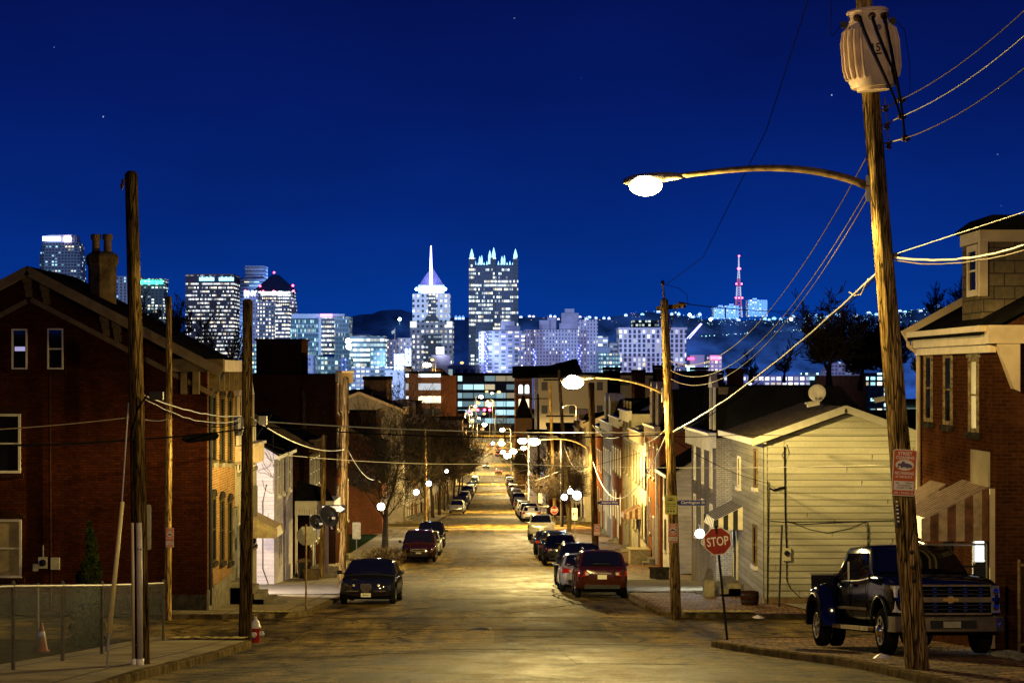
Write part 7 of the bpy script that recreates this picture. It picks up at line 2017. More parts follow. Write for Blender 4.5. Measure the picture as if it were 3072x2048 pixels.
# gabled church like roof with spire
sp = thing('spire_roof', at(1202, 1010, 420), 'dark pointed spire roof beside the orange brick building', 'building')
MB().loft([[at(1182, 960, 420), at(1224, 960, 420), at(1224, 960, 426), at(1182, 960, 426)], [at(1200, 908, 421), at(1204, 908, 421), at(1204, 908, 423), at(1200, 908, 423)]]).build('spire', M['roof'], sp)
MB().box(at(1184, 0, 420).x, at(1222, 0, 420).x, 420, 426, gz(420), at(0, 960, 420).z).build('wall', M['brick_tan'], sp)

SZ = -41
def tower(px0, px1, pyt, D, dp, mat, label, pyb=None, name='office_tower', cat='tower', body='body', yaw=0):
 x0, x1 = (px0 - CX) / FPX * D, (px1 - CX) / FPX * D; zt = (CY - pyt) / FPX * D
 t = thing(name, ((x0 + x1) / 2, D, SZ), label, cat, 'office towers of the skyline')
 MB().box(x0, x1, D, D + dp, SZ, zt).build(body, mat, t)
 return t
def sx(px, D): return (px - CX) / FPX * D
def szz(py, D): return (CY - py) / FPX * D
def add_box(t, nm, px0, px1, pyt, pyb, D, dy0, dy1, mat):
 return MB().box(sx(px0, D), sx(px1, D), D + dy0, D + dy1, szz(pyb, D), szz(pyt, D)).build(nm, mat, t)
TM = tower_mat
cool = (.40, .74, 1.)
green = (.62, 1., .92)
white_f = (.42, .42, .52)
# far left tapering tower
D = 2350
m1 = TM('silver_tower_windows', (.30, .33, .42), (.03, .05, .09), 4.3, 3.9, .6, .45, .30, 1.7, cool, .45)
t = thing('office_tower', (sx(135, D), D, SZ), 'stepped silver tower with a blazing white crown, far left', 'tower', 'office towers of the skyline')
def ring8(c, hw, k, y0, dy, z):
 return [(c - hw, y0 + k, z), (c - hw + k, y0, z), (c + hw - k, y0, z), (c + hw, y0 + k, z), (c + hw, y0 + dy - k, z), (c + hw - k, y0 + dy, z), (c - hw + k, y0 + dy, z), (c - hw, y0 + dy - k, z)]
c = sx(135, D); kx = D / FPX
MB().loft([ring8(c, 47 * kx, 12 * kx, D, 44, SZ), ring8(c, 47 * kx, 12 * kx, D, 44, szz(585, D))]).loft([ring8(c, 46 * kx, 12 * kx, D + 1, 42, szz(585, D) + .05), ring8(c, 43 * kx, 11 * kx, D + 4, 38, szz(556, D))]).build('body', m1, t)
MB().loft([ring8(c, 38 * kx, 10 * kx, D + 6, 34, szz(556, D)), ring8(c, 34 * kx, 9 * kx, D + 8, 30, szz(538, D))]).build('crown', TM('silver_crown', (.3, .33, .42), (.1, .1, .2), 5, 5, .3, .3, .1, 1), t)
add_box(t, 'lit_crown_band', 96, 137, 542, 553, D, 3, 6, emis('blazing_white_crown', (.5, .62, 1.), 2.6))
add_box(t, 'lit_crown_band', 146, 160, 542, 553, D, 3, 6, emis('blazing_pink_crown', (1., .75, .98), 9))
# pale one with the green sign
D = 2300
m2 = TM('pale_bank_windows', (.40, .40, .50), (.04, .05, .1), 5, 3.8, .42, .62, .12, 1.3, cool, .3)
t = tower(268, 322, 634, D, 30, m2, 'pale office tower half hidden by the tall left pole'); add_box(t, 'roof_box', 292, 312, 628, 636, D, 5, 20, m2)
m2b = TM('bank_windows', (.10, .13, .16), (.03, .05, .06), 5, 3.8, .6, .5, .42, 1.9, (.8, 1., .9), .4)
t = tower(322, 377, 640, D, 30, m2b, 'office tower with green lettering right of the tall left pole')
L = MB(); put_text(L, 'CITIZENS BANK', (sx(349, D), D - .6, szz(648, D)), EX, EZ, NY, 4.4, 25, .02, .5); L.build('lettering', emis('green_lit_letters', (.05, 1., .5), 5), t)
# tower with two signs
D = 2200
m3 = TM('brown_banded_windows', (.07, .04, .07), (.03, .03, .05), 1.9, 4.6, .86, .42, .52, 1.9, (.9, .97, 1.), .5)
t = tower(426, 537, 629, D, 50, m3, 'dark purple brown tower with two glowing white blue signs at its top')
add_box(t, 'crown_band', 426, 538, 633, 650, D, -.5, 51, plain('plum_cladding', (.10, .075, .11), .7, var=.1))
sg_ = emis('blue_white_lit_sign', (.30, .75, 1.), 2.4)
L = MB()
for px0, px1 in ((458, 493), (503, 538)):
 n = 7
 for i in range(n):
  a = px0 + (px1 - px0) * i / n; c_ = px0 + (px1 - px0) * (i + .82) / n
  L.box(sx(a, D), sx(c_, D), D - 1.3, D - .6, szz(645, D), szz(637 - (i % 2), D))
L.build('lit_sign', sg_, t)
# white banded tower
D = 2450
m4 = TM('white_banded_windows', (.52, .50, .62), (.03, .03, .05), 400, 4.9, .999, .3, .0, 0, cool, 0)
m4 = TM('white_banded_facade', (.55, .53, .66), (.03, .03, .06), 7, 4.9, .97, .26, .12, 1.6, cool, .2)
t = tower(541, 607, 638, D, 40, m4, 'white tower with dark horizontal bands'); add_box(t, 'upper_block', 562, 607, 610, 640, D, 3, 38, m4)
# pyramid tower
D = 2150
m5 = TM('dark_glass_windows', (.06, .08, .14), (.02, .03, .06), 2.6, 3.9, .72, .46, .55, 2.0, (.9, .97, 1.), .6)
m5b = TM('stone_grid_windows', (.20, .20, .28), (.03, .03, .05), 3.4, 4.2, .5, .48, .55, 2.4, (1., .97, .88), .25)
t = tower(582, 670, 668, D, 44, m5, 'tower with a dark glass pyramid roof and red beacons')
x0, x1 = sx(582, D), sx(676, D); xm_ = sx(628, D)
MB().loft([[(x0, D, szz(667, D)), (x1, D, szz(667, D)), (x1, D + 44, szz(667, D)), (x0, D + 44, szz(667, D))], [(xm_ - 3.5, D + 19, szz(629, D)), (xm_ + 3.5, D + 19, szz(629, D)), (xm_ + 3.5, D + 24, szz(629, D)), (xm_ - 3.5, D + 24, szz(629, D))]]).build('pyramid_roof', plain('dark_blue_roof_glass', (.02, .04, .10), .3, .3, var=.1, vs=.1), t)
add_box(t, 'top_floor', 594, 640, 670, 678, D, -.6, 0, emis('lit_white_top_floor', (.9, .97, 1.), 2.6))
L = MB(); put_text(L, 'UPMC', (sx(652, D), D - 1.0, szz(674.5, D)), EX, EZ, NY, 4.2, 13, .03, .5); L.build('lettering', emis('white_lit_letters', (.9, 1., .95), 6), t)
red_ = emis('red_beacon', (1., .05, .12), 14)
for px, py in ((630, 626), (598, 657), (605, 669), (629, 669), (673, 656)):
 MB().ball((sx(px, D), D - 2, szz(py, D)), 1.0, 8, 6).build('beacon', red_, t)
t = tower(560, 592, 671, D - 90, 30, TM('violet_stone_windows', (.36, .35, .55), (.04, .05, .1), 3.4, 4.2, .4, .5, .3, 1.8, cool, .3), 'narrow violet grey tower with an arched top and a glowing sign')
L = MB(); put_text(L, 'BNY', (sx(576, D - 90), D - 91.2, szz(673.5, D - 90)), EX, EZ, NY, 5.5, 13, .05, .6); L.build('lettering', emis('lilac_lit_letters', (.6, .66, 1.), 2.6), t)
MB().ball((sx(564, D - 90), D - 92, szz(668, D - 90)), 1., 8, 6).build('beacon', red_, t)
tower(592, 632, 690, D - 100, 25, m5b, 'stone grid tower with evenly lit square windows below the pyramid roof')
t = tower(632, 664, 700, D - 98, 25, TM('banded_lower_windows', (.10, .11, .18), (.03, .03, .05), 2.2, 4.3, .9, .42, .74, 2.4, (.95, .98, 1.), .6), 'tower with broken rows of lit windows beneath the pyramid roof')
t = tower(666, 678, 688, D - 40, 20, TM('slim_tower_windows', (.22, .22, .36), (.03, .03, .05), 4, 4.2, .4, .5, .5, 2.2, (1., .95, .9), .3), 'slim tower edge with two red beacons right of the pyramid roof')
for px, py in ((673, 656), (674.5, 668)):
 MB().ball((sx(px, D - 40), D - 42, szz(py, D - 40)), 1.1, 8, 6).build('beacon', red_, t)
MB().tube([(sx(673, D - 40), D - 40, szz(688, D - 40)), (sx(673, D - 40), D - 40, szz(656, D - 40))], .4, 5).build('antenna', M['black_metal'], t)
# wide teal glass block with a pink sign
D = 1850
m6 = TM('teal_glass_windows', (.05, .13, .18), (.015, .05, .07), 2.1, 4.6, .62, .66, .45, 1.2, (.55, .95, .95), .45, warm=.12)
m6b = TM('silver_teal_windows', (.20, .30, .38), (.03, .08, .11), 1.5, 4.4, .5, .7, .35, 1.2, (.7, 1., 1.), .5)
t = tower(667, 733, 733, D, 40, m6, 'wide teal glass building with a pink glowing sign on its roof')
add_box(t, 'right_wing', 738, 768, 730, 812, D, -.5, 38, TM('teal_wing_windows', (.06, .06, .10), (.02, .03, .04), 2.4, 4.6, .85, .42, .75, 2.4, (.9, 1., 1.), .5))
add_box(t, 'glass_wing', 768, 803, 727, 830, D, 0, 38, m6b)
pn = plain('pale_blue_roof_panel', (.40, .46, .60), .5, var=.1)
add_box(t, 'roof_screen', 668, 790, 720, 731, D, 6, 30, pn); add_box(t, 'white_pier', 732, 738, 730, 815, D, -1, 4, pn)
fl = MB()
for py in (747, 765, 784, 802): fl.box(sx(667, D), sx(732, D), D - .8, D, szz(py, D) - .25, szz(py, D) + .25)
fl.build('floor_edges', pn, t)
add_box(t, 'lit_sign', 735, 762, 720.5, 727.5, D, 2, 5, emis('pink_lit_sign', (1., .30, .85), 2.2))
tower(803, 884, 772, D - 80, 35, TM('bright_teal_floor_windows', (.12, .20, .26), (.05, .12, .15), 3.4, 4.8, .92, .55, .86, 2.3, (.72, 1., 1.), .35), 'bright low block with brilliantly lit teal white floors')
tower(680, 720, 815, D - 260, 25, TM('violet_low_windows', (.22, .24, .42), (.04, .05, .1), 4, 4.4, .45, .5, .5, 2.0, cool, .3), 'small violet grey block with an arched window at far left low')
tower(720, 806, 820, D - 240, 30, TM('teal_low_windows', (.06, .12, .15), (.02, .05, .06), 3.2, 4.5, .7, .62, .6, 1.7, (.66, 1., .95), .35), 'low teal glass block with scattered lit rooms')
tower(806, 900, 842, D - 300, 25, TM('low_lit_row_windows', (.14, .18, .26), (.04, .05, .08), 4.2, 3.9, .7, .5, .7, 2.0, (.85, .95, 1.), .35), 'low row of lit offices beneath the bright teal floors')
tower(884, 912, 779, D + 60, 25, TM('grey_violet_windows', (.22, .22, .34), (.03, .03, .06), 3.4, 4, .35, .5, .35, 1.6, (1., .9, .7), .2), 'grey violet old office block with a flag on its roof')
fl_ = thing('flagpole', (sx(907, D + 50), D + 50, szz(779, D + 50)), 'white flag on a pole over the grey violet old block', 'flag')
MB().tube([(sx(907, D + 50), D + 50, szz(779, D + 50)), (sx(907, D + 50), D + 50, szz(753, D + 50))], .35, 6).build('pole', M['white_trim'], fl_)
MB().prism((sx(907, D + 50), D + 50, szz(756, D + 50)), EX, EZ, NY, [(0, 0), (-3.2, -2), (-2.6, -4.5), (0, -3.2)], -.05, .05).build('flag', M['sign_white'], fl_)
tower(912, 946, 776, D + 90, 25, TM('white_old_windows', (.50, .50, .62), (.04, .05, .1), 3.6, 4, .36, .5, .3, 1.6, (1., .92, .7), .2), 'white old office block left of the spired tower')
tower(806, 850, 768, D + 130, 25, TM('grey_roof_windows', (.16, .17, .26), (.03, .03, .06), 6, 4, .3, .3, .1, 1.6), 'grey block with roof plant behind the bright teal floors')
tower(884, 945, 850, D - 330, 20, TM('white_low_windows', (.42, .42, .5), (.05, .06, .1), 6, 5, .35, .35, .3, 1.8, (1., .9, .7), .2), 'pale low hall under the white old block')
# spired tower
D = 2050
m9 = TM('white_grid_windows', (.78, .80, .92), (.02, .03, .05), 5.4, 5.7, .46, .50, .45, 1.8, (.92, 1., 1.), .25)
m9b = TM('grey_grid_windows', (.30, .30, .38), (.03, .03, .05), 5.4, 5.7, .5, .5, .62, 2.0, (.92, 1., 1.), .3)
t = thing('spired_tower', (sx(991, D), D, SZ), 'white grid tower with a pyramid roof and a tall glowing blue mast', 'tower', 'office towers of the skyline')
add_box(t, 'lower_body', 942, 1040, 738, 962, D, 0, 52, m9b)
add_box(t, 'shoulder', 942, 957, 738, 752, D, -.6, 0, emis('floodlit_shoulder', (.9, .95, 1.), .9)); add_box(t, 'shoulder', 1026, 1039, 738, 752, D, -.6, 0, emis('floodlit_shoulder_right', (.9, .95, 1.), .9))  # shoulder panels glow themselves: floodlighting put into the material
add_box(t, 'upper_body', 947, 1033, 674, 737.8, D, 4, 48, m9)
add_box(t, 'glass_centre', 983, 1001, 674, 736, D, 2.5, 3.9, m5)
add_box(t, 'glass_centre', 973, 1014, 768, 860, D, -1.5, -.1, TM('dark_centre_windows', (.03, .04, .07), (.02, .03, .05), 3, 5.7, .8, .35, .5, 1.4, (.7, .9, 1.), .4))
MB().prism((sx(991, D), D + 2.4, szz(738, D)), EX, EZ, NY, [(-8, 0), (8, 0), (4.5, 5.5), (-4.5, 5.5)], 0, 1.2).build('centre_gable', plain('dark_gable_glass', (.02, .03, .05), .4), t)
add_box(t, 'crown_block', 960, 1020, 653, 673.8, D, 10, 42, plain('floodlit_white_stone', (.85, .87, .95), .7, var=.1))
lit = emis('lit_roof_sign', (.85, .93, 1.), 9)
sgn = MB(); 
for i in range(8): sgn.box(sx(969 + i * 5.6, D), sx(973.3 + i * 5.6, D), D + 8.8, D + 9.8, szz(667, D), szz(659 + (i % 3), D))
sgn.build('lit_sign', lit, t)
for px in (956, 1022): MB().ball((sx(px, D), D + 9, szz(663, D)), 1.6, 8, 6).build('floodlight', emis('blue_white_floodlight', (.4, .75, 1.), 14), t)
zb_, zt_ = szz(652.5, D), szz(613, D)
MB().loft([[(sx(962, D), D + 12, zb_), (sx(1018, D), D + 12, zb_), (sx(1018, D), D + 40, zb_), (sx(962, D), D + 40, zb_)], [(sx(987.5, D), D + 25, zt_), (sx(992.5, D), D + 25, zt_), (sx(992.5, D), D + 27, zt_), (sx(987.5, D), D + 27, zt_)]]).build('pyramid_roof', plain('blue_violet_roof_metal', (.30, .31, .70), .5, var=.05), t)
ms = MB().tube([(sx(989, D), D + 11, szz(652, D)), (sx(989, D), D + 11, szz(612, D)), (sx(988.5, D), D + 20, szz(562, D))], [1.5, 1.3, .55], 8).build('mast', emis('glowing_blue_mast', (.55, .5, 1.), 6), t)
# PPG like glass castle tower
D = 2000
m10 = TM('castle_glass_windows', (.035, .06, .12), (.02, .035, .07), 2.1, 4.25, .8, .55, .46, 2.0, (.86, 1., .97), .62)
t = thing('glass_castle_tower', (sx(1133, D), D, SZ), 'black glass tower with many lit pinnacles like a castle', 'tower', 'office towers of the skyline')
add_box(t, 'body', 1078, 1189, 608, 962, D, 0, 46, m10)
bay = MB()
for px0, px1, pyt in ((1077, 1092, 592), (1126, 1139, 592), (1178, 1190, 592)): bay.box(sx(px0, D), sx(px1, D), D - 2.5, D - .0, SZ, szz(pyt, D))
bay.build('corner_bays', m10, t)
pin_m = emis('floodlit_glass_pinnacle', (.36, .80, .95), 1.7)  # floodlight on the glass put into the material as glow
fin = MB()
for i in range(29):
 px = 1079 + i * 3.85; fin.box(sx(px, D) - .13, sx(px, D) + .13, D - .5, D - .01, szz(900, D), szz(608, D))
fin.build('vertical_fins', plain('silver_blue_mullion', (.06, .10, .2), .4, .3), t)
for px, py, wd, pb in ((1083.5, 571, 11, 606), (1184, 571, 11, 606), (1134, 568, 10, 604), (1125, 574.5, 9, 606), (1102, 588, 6, 607), (1106.5, 586, 5, 607), (1153, 588, 6, 607), (1158.5, 586, 5, 607)):
 hw = wd / 2 * D / FPX * .8; x = sx(px, D); z0 = szz(pb, D); z2 = szz(py, D); z1 = z2 - (z2 - z0) * .42
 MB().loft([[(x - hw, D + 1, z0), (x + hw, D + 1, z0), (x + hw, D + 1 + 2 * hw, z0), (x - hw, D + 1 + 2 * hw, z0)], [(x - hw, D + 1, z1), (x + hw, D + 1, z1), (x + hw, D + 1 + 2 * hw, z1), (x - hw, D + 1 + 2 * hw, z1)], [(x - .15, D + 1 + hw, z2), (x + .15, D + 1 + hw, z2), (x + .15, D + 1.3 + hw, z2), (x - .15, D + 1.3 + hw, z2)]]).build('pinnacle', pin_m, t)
for i in range(14):
 px = 1092 + i * 6.6
 if abs(px - 1133) < 9: continue
 hh = (6 if i % 2 else 9) ; x = sx(px, D)
 MB().loft([[(x - .9, D + .5, szz(608, D)), (x + .9, D + .5, szz(608, D)), (x + .9, D + 2, szz(608, D)), (x - .9, D + 2, szz(608, D))], [(x - .08, D + 1, szz(608 - hh, D)), (x + .08, D + 1, szz(608 - hh, D)), (x + .08, D + 1.2, szz(608 - hh, D)), (x - .08, D + 1.2, szz(608 - hh, D))]]).build('small_pinnacle', pin_m, t)
# lavender apartment towers
D = 1750
lav = (.40, .40, .56)
m11 = TM('lavender_apartment_windows', lav, (.06, .07, .13), 4.3, 3.4, .42, .5, .28, 1.9, (.85, .93, 1.), .2)
m11b = TM('lavender_apartment_windows_close', (.46, .46, .62), (.06, .06, .12), 3.1, 3.4, .36, .55, .14, 1.6, (.9, .95, 1.), .15)
t = tower(1102, 1205, 760, D - 60, 30, TM('balcony_apartment_windows', (.27, .28, .44), (.04, .05, .1), 6.5, 3.6, .6, .45, .35, 2.2, (1., .97, .85), .25), 'apartment slab with balconies in front of the castle tower', name='apartment_block')
add_box(t, 'roof_block', 1150, 1182, 737, 760, D - 60, 5, 25, plain('grey_violet_concrete', (.30, .30, .42), .8, var=.3, vs=.15))
add_box(t, 'roof_block', 1160, 1195, 748, 760, D - 60, 3, 26, plain('darker_violet_concrete', (.18, .18, .28), .8, var=.3, vs=.15))
add_box(t, 'left_wing', 1100, 1116, 763, 870, D - 60, -6, 0, m11)
t = tower(1205, 1236, 757, D, 30, m11b, 'pale lavender apartment slab with blind end wall', name='apartment_block')
t = tower(1226, 1330, 757, D - 10, 30, m11b, 'long lavender apartment building with rows of small dark windows', name='apartment_block')
con = plain('lavender_concrete', (.42, .42, .56), .8, var=.35, vs=.12)
add_box(t, 'roof_block', 1239, 1262, 735, 757, D, 4, 24, con); add_box(t, 'roof_block', 1258, 1278, 728, 757, D, 8, 26, con)
t = tower(1328, 1373, 734, D + 10, 35, m11b, 'tallest lavender apartment slab with scattered lit flats', name='apartment_block')
add_box(t, 'roof_block', 1290, 1330, 718, 757, D + 10, 6, 26, con); add_box(t, 'roof_block', 1298, 1320, 708, 720, D + 10, 10, 24, con); add_box(t, 'roof_block', 1285, 1340, 742, 757, D + 10, 3, 8, con)
t = tower(1372, 1402, 797, D, 20, TM('woven_facade_windows', (.26, .36, .50), (.08, .12, .2), 1.4, 1.8, .5, .5, .1, .6, cool), 'grey blue parking structure with a woven facade', name='parking_garage', cat='building')
add_box(t, 'lit_upper_floors', 1373, 1397, 772, 796, D, 2, 16, TM('lit_upper_windows', (.5, .5, .6), (.06, .1, .15), 5, 4, .85, .5, .5, 1.8, (.7, .95, 1.)))
tower(1400, 1422, 785, D + 5, 20, TM('banded_garage_windows', (.35, .37, .45), (.03, .04, .06), 8, 4.4, .96, .45, .2, 1.8), 'narrow banded block beside the woven facade', name='parking_garage', cat='building')
m13 = TM('white_frame_windows', (.86, .84, .96), (.05, .06, .12), 4.6, 4.4, .56, .74, .30, 1.6, (.88, .9, 1.), .1)
t = tower(1422, 1576, 757, D - 20, 35, m13, 'broad white framed apartment building with a tight grid of windows', name='apartment_block')
add_box(t, 'roof_edge', 1420, 1578, 752, 757, D - 20, -1, 36, plain('white_cornice', (.75, .74, .85), .6))
tower(1454, 1512, 735, D + 200, 25, TM('teal_ridge_windows', (.10, .16, .20), (.03, .06, .07), 3.5, 4, .7, .5, .55, 1.5, (.75, 1., .85), .3), 'dark teal lit block peeping over the white framed building')

mids = [(546, 566, 775, 'w'), (566, 592, 790, 't'), (640, 668, 790, 't'), (690, 704, 800, 'w'), (850, 884, 800, 't'), (905, 930, 812, 'v'), (930, 944, 800, 'w'), (1040, 1062, 842, 't'), (1062, 1080, 848, 'w'), (1190, 1206, 800, 'v'), (1378, 1424, 812, 't'), (1560, 1590, 835, 'v'), (1600, 1632, 832, 't'), (745, 775, 838, 'w')]
mm_ = {'w': TM('white_midrise_windows', (.40, .42, .55), (.05, .06, .1), 3.6, 3.7, .5, .5, .5, 1.8, cool, .3), 't': TM('teal_midrise_windows', (.06, .13, .17), (.02, .06, .08), 2.8, 3.9, .7, .55, .7, 1.7, (.5, .95, 1.), .4), 'v': TM('violet_midrise_windows', (.20, .20, .36), (.03, .04, .08), 3.2, 3.7, .45, .5, .55, 1.9, (1., .9, .75), .2)}
nm_ = {'w': 'white', 't': 'teal lit', 'v': 'violet grey'}
for i, (a, c_, y_, k_) in enumerate(mids): tower(a, c_, y_, 1640 + 13 * (i % 4), 18, mm_[k_], '%s low office block at the foot of the skyline, %s from the left' % (nm_[k_], ordw(i if i < 13 else 4)) if i < 13 else 'white low office block in front of the violet grey block with the arched window')
D = 1500
t = tower(1585, 1618, 815, D, 20, plain('dim_grey_violet_wall', (.25, .22, .32), .8, var=.2, vs=.1), 'low building with a red glowing sign and a cyan glowing sign', cat='building')
add_box(t, 'red_sign', 1579, 1594, 821, 826, D, -1, -.2, emis('red_lit_sign', (1., .03, .12), 6)); add_box(t, 'cyan_sign', 1578, 1596, 841, 851, D, -1, -.2, emis('cyan_lit_sign', (.35, .8, 1.), 5))
t = tower(1630, 1658, 815, D + 10, 20, TM('violet_grid_windows', (.22, .18, .28), (.04, .03, .08), 3.4, 3.4, .55, .55, .7, 2.0, (1., .85, .95), .2), 'small block with a brighter red sign on its roof', cat='building')
add_box(t, 'red_sign', 1632, 1652, 818, 825, D + 10, -1, -.2, emis('bright_red_lit_sign', (1., .05, .15), 9))
t = tower(1658, 1860, 862, D, 30, TM('riverside_lit_windows', (.10, .10, .20), (.03, .03, .08), 5, 4.5, .7, .6, .75, 2.6, (.85, .9, 1.), .3), 'long low riverside block glittering with lights behind the bare trees', cat='building')
t = tower(1850, 2060, 856, D + 60, 30, TM('teal_riverside_windows', (.05, .12, .16), (.02, .05, .06), 6, 4.5, .7, .6, .6, 2.2, (.45, .9, 1.), .4), 'teal lit low hall behind the bare trees on the right', cat='building')
ar = thing('arched_hall', (sx(1925, D), D - 20, SZ), 'arched roof hall seen through the bare trees', 'building')
MB().prism((sx(1925, D), D - 20, szz(862, D)), EX, EZ, U_, [(13 * math.cos(R(a)), 10 * math.sin(R(a))) for a in range(0, 181, 15)], 0, 20).build('wall', TM('arched_hall_windows', (.2, .2, .3), (.05, .05, .1), 3, 3, .6, .6, .3, .8, cool), ar)
MB().box(sx(1872, D), sx(1978, D), D - 20, D, SZ, szz(862, D)).build('base', M['brick_dark'], ar)
# elevated rail / parking decks in the gap above the street
D = 1130
m15 = TM('parking_deck_bays', (.04, .07, .09), (.03, .05, .07), 7, 5.2, .93, .62, .9, 1.1, (.5, .85, .95), .3)
t = tower(1048, 1185, 856, D, 60, m15, 'teal lit parking decks stretching across the street end', name='parking_garage', cat='building')
MB().box(sx(1040, D), sx(1190, D), D - 3, D - .5, szz(863, D), szz(857, D)).build('deck_edge', M['roof'], t)
tower(1030, 1102, 838, D + 150, 30, TM('pale_hall_windows', (.40, .42, .50), (.08, .1, .16), 5.5, 9, .6, .5, .55, 1.6, (.75, 1., 1.), .2), 'pale long hall with tall lit windows below the spired tower', cat='building')
bb = thing('billboard', (sx(1018, D + 180), D + 180, SZ), 'brilliant white lit billboard in front of the spired tower', 'billboard')
MB().box(sx(1002, D + 180), sx(1019, D + 180), D + 180, D + 183, szz(812, D + 180), szz(797, D + 180)).build('lit_screen', emis('white_billboard', (.85, .85, 1.), 9), bb)
MB().box(sx(990, D + 180), sx(1034, D + 180), D + 184, D + 200, SZ, szz(815, D + 180)).build('base', con, bb)
# blue lattice towers of the bridges
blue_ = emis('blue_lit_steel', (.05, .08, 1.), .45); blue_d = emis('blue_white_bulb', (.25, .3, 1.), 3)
for i, (px, py0, py1, D, w) in enumerate(((1116, 765, 915, 1300, 5), (1017, 800, 860, 1450, 5), (1330, 790, 850, 1500, 5), (1302, 800, 850, 1500, 5), (790, 820, 866, 1500, 9), (1228, 800, 850, 1500, 4))):
 t = thing('lattice_mast', (sx(px, D), D, szz(py1, D)), ['tall blue lit lattice mast in the middle of the street end', 'blue lit lattice mast beside the white billboard', 'blue lit lattice mast before the tallest lavender slab', 'second blue lit mast left of it before the lavender slabs', 'broad blue lit mast among the teal blocks', 'dim blue lit mast before the long lavender building'][i], 'mast', 'blue lit lattice masts')
 b = MB(); hw = w / 2 * D / FPX; x = sx(px, D); z0, z1 = szz(py1, D), szz(py0, D)
 for sg in (-1, 1): b.box(x + sg * hw - .2, x + sg * hw + .2, D, D + .4, z0, z1)
 n = max(4, int((z1 - z0) / (hw * 2.2)))
 for k in range(n):
  a, c_ = z0 + (z1 - z0) * k / n, z0 + (z1 - z0) * (k + 1) / n
  b.tube([(x - hw, D + .2, a), (x + hw, D + .2, c_)], .15, 4); b.tube([(x + hw, D + .2, a), (x - hw, D + .2, c_)], .15, 4)
 b.build('lattice', blue_, t)
 b = MB()
 rb = random.Random(px)
 for k in range(n): b.ball((x + rb.uniform(-1.6, 1.6) * hw, D - .5, z0 + (z1 - z0) * (k + .5) / n), .55, 6, 4)
 b.build('bulbs', blue_d, t)

def hill(name, pts, D, mat, back=500):
 b = MB(); n = len(pts)
 b.v = [Vector((sx(px, D), D + (back if k == 2 else (0 if k == 0 else 120)), (SZ if k == 0 else szz(py, D)) - (8 if k == 2 else 0))) for k in range(3) for px, py in pts]
 # front slope leans back
 for i in range(n): b.v[i].y -= 100
 b.f = [(k * n + i, k * n + i + 1, (k + 1) * n + i + 1, (k + 1) * n + i) for k in range(2) for i in range(n - 1)]
 return struct(b.build(name, mat, None, smooth=True))
M['hill'] = plain('wooded_hillside', (.045, .075, .15), 1., var=.8, vs=.02, spec=0)
M['hill2'] = plain('dark_far_hill', (.02, .04, .10), 1., var=.5, vs=.05, spec=0)
HP = [(1180, 722), (1230, 724), (1300, 724), (1400, 726), (1460, 716), (1500, 712), (1560, 716), (1640, 730), (1760, 731), (1850, 726), (1950, 722), (2050, 716), (2120, 708), (2200, 700), (2300, 694), (2420, 690)]
HPf = []
rh = random.Random(2)
for (a, ya), (c_, yc_) in zip(HP, HP[1:]):
 for k in range(6): f = k / 6; HPf.append((a + (c_ - a) * f, ya + (yc_ - ya) * f + rh.uniform(-1.2, 1.2)))
hill('hillside', HPf, 3300, M['hill'])
hill('far_hill', [(700, 730), (760, 727), (800, 722), (815, 718), (845, 716), (862, 709), (890, 706), (915, 706), (932, 712), (960, 716), (1030, 726), (1060, 722), (1100, 730), (1200, 730)], 3500, M['hill2'])
rd = MB(); pl_ = [(1560, 778), (1620, 776), (1700, 771), (1780, 765), (1860, 759), (1940, 753), (2020, 747), (2100, 741)]
D = 3425
for (a, ya), (c_, yc_) in zip(pl_, pl_[1:]):
 rd.quad((sx(a, D), D - 60, szz(ya + 1.0, D)), (sx(c_, D), D - 60, szz(yc_ + 1.0, D)), (sx(c_, D), D - 40, szz(yc_ - .6, D)), (sx(a, D), D - 40, szz(ya - .6, D)))
struct(rd.build('hillside_road', plain('lit_hillside_road', (.3, .36, .42), .9, var=.6, vs=.05)))
rl = random.Random(9)
lamp_b = MB()
teal = emis('teal_street_glow', (.45, .95, 1.), 1.6)
b = MB()
for k in range(70):
 f = rl.random(); px = 1565 + f * 540; py = 778 - f * 37.5 - 1.5
 b.ball((sx(px, D), D - 70, szz(py + rl.uniform(-1, 1), D)), rl.uniform(.3, .9), 6, 4)
tag(b.build('hillside_lamps', teal), 'string of tiny teal lamps along the road slanting across the far hillside', 'lamps', kind='stuff')
# ridge houses and lights
cols = [('white', (.85, .95, 1.)), ('teal', (.4, .95, 1.)), ('amber', (1., .62, .25)), ('warm', (1., .85, .6))]
em_ = {k: emis('ridge_%s_window' % k, c_, 1.3) for k, c_ in cols}
wl_ = plain('pale_ridge_house_wall', (.34, .36, .44), .8, var=.3, vs=.2)
def ridge_house(px, py, w, h, D, colr, label, group, i):
 x = sx(px, D); z = szz(py, D); s = D / FPX; w *= s; h *= s
 t = thing('ridge_house', (x, D - 20, z), label, 'house', group)
 MB().prism((x, D - 20, z), EX, EZ, U_, [(-w / 2, 0), (w / 2, 0), (w / 2, h * .6), (0, h), (-w / 2, h * .6)], 0, 10).build('wall', wl_, t)
 MB().prism((x, D - 20, z), EX, EZ, U_, [(-w / 2 - .6, h * .56), (0, h * .98), (w / 2 + .6, h * .56), (w / 2 + .6, h * .68), (0, h * 1.12), (-w / 2 - .6, h * .68)], -1, 11).build('roof', M['roof'], t)
 for k in range(2): MB().box(x + (k - .5) * w * .45 - .9, x + (k - .5) * w * .45 + .9, D - 20.4, D - 20.1, z + h * .15, z + h * .15 + 2.2).build('window', em_[colr], t)
ri = 0
def ridge_y(px):
 for (a, ya), (c_, yc_) in zip(HP, HP[1:]):
  if a <= px <= c_: return ya + (yc_ - ya) * (px - a) / (c_ - a)
 return 720
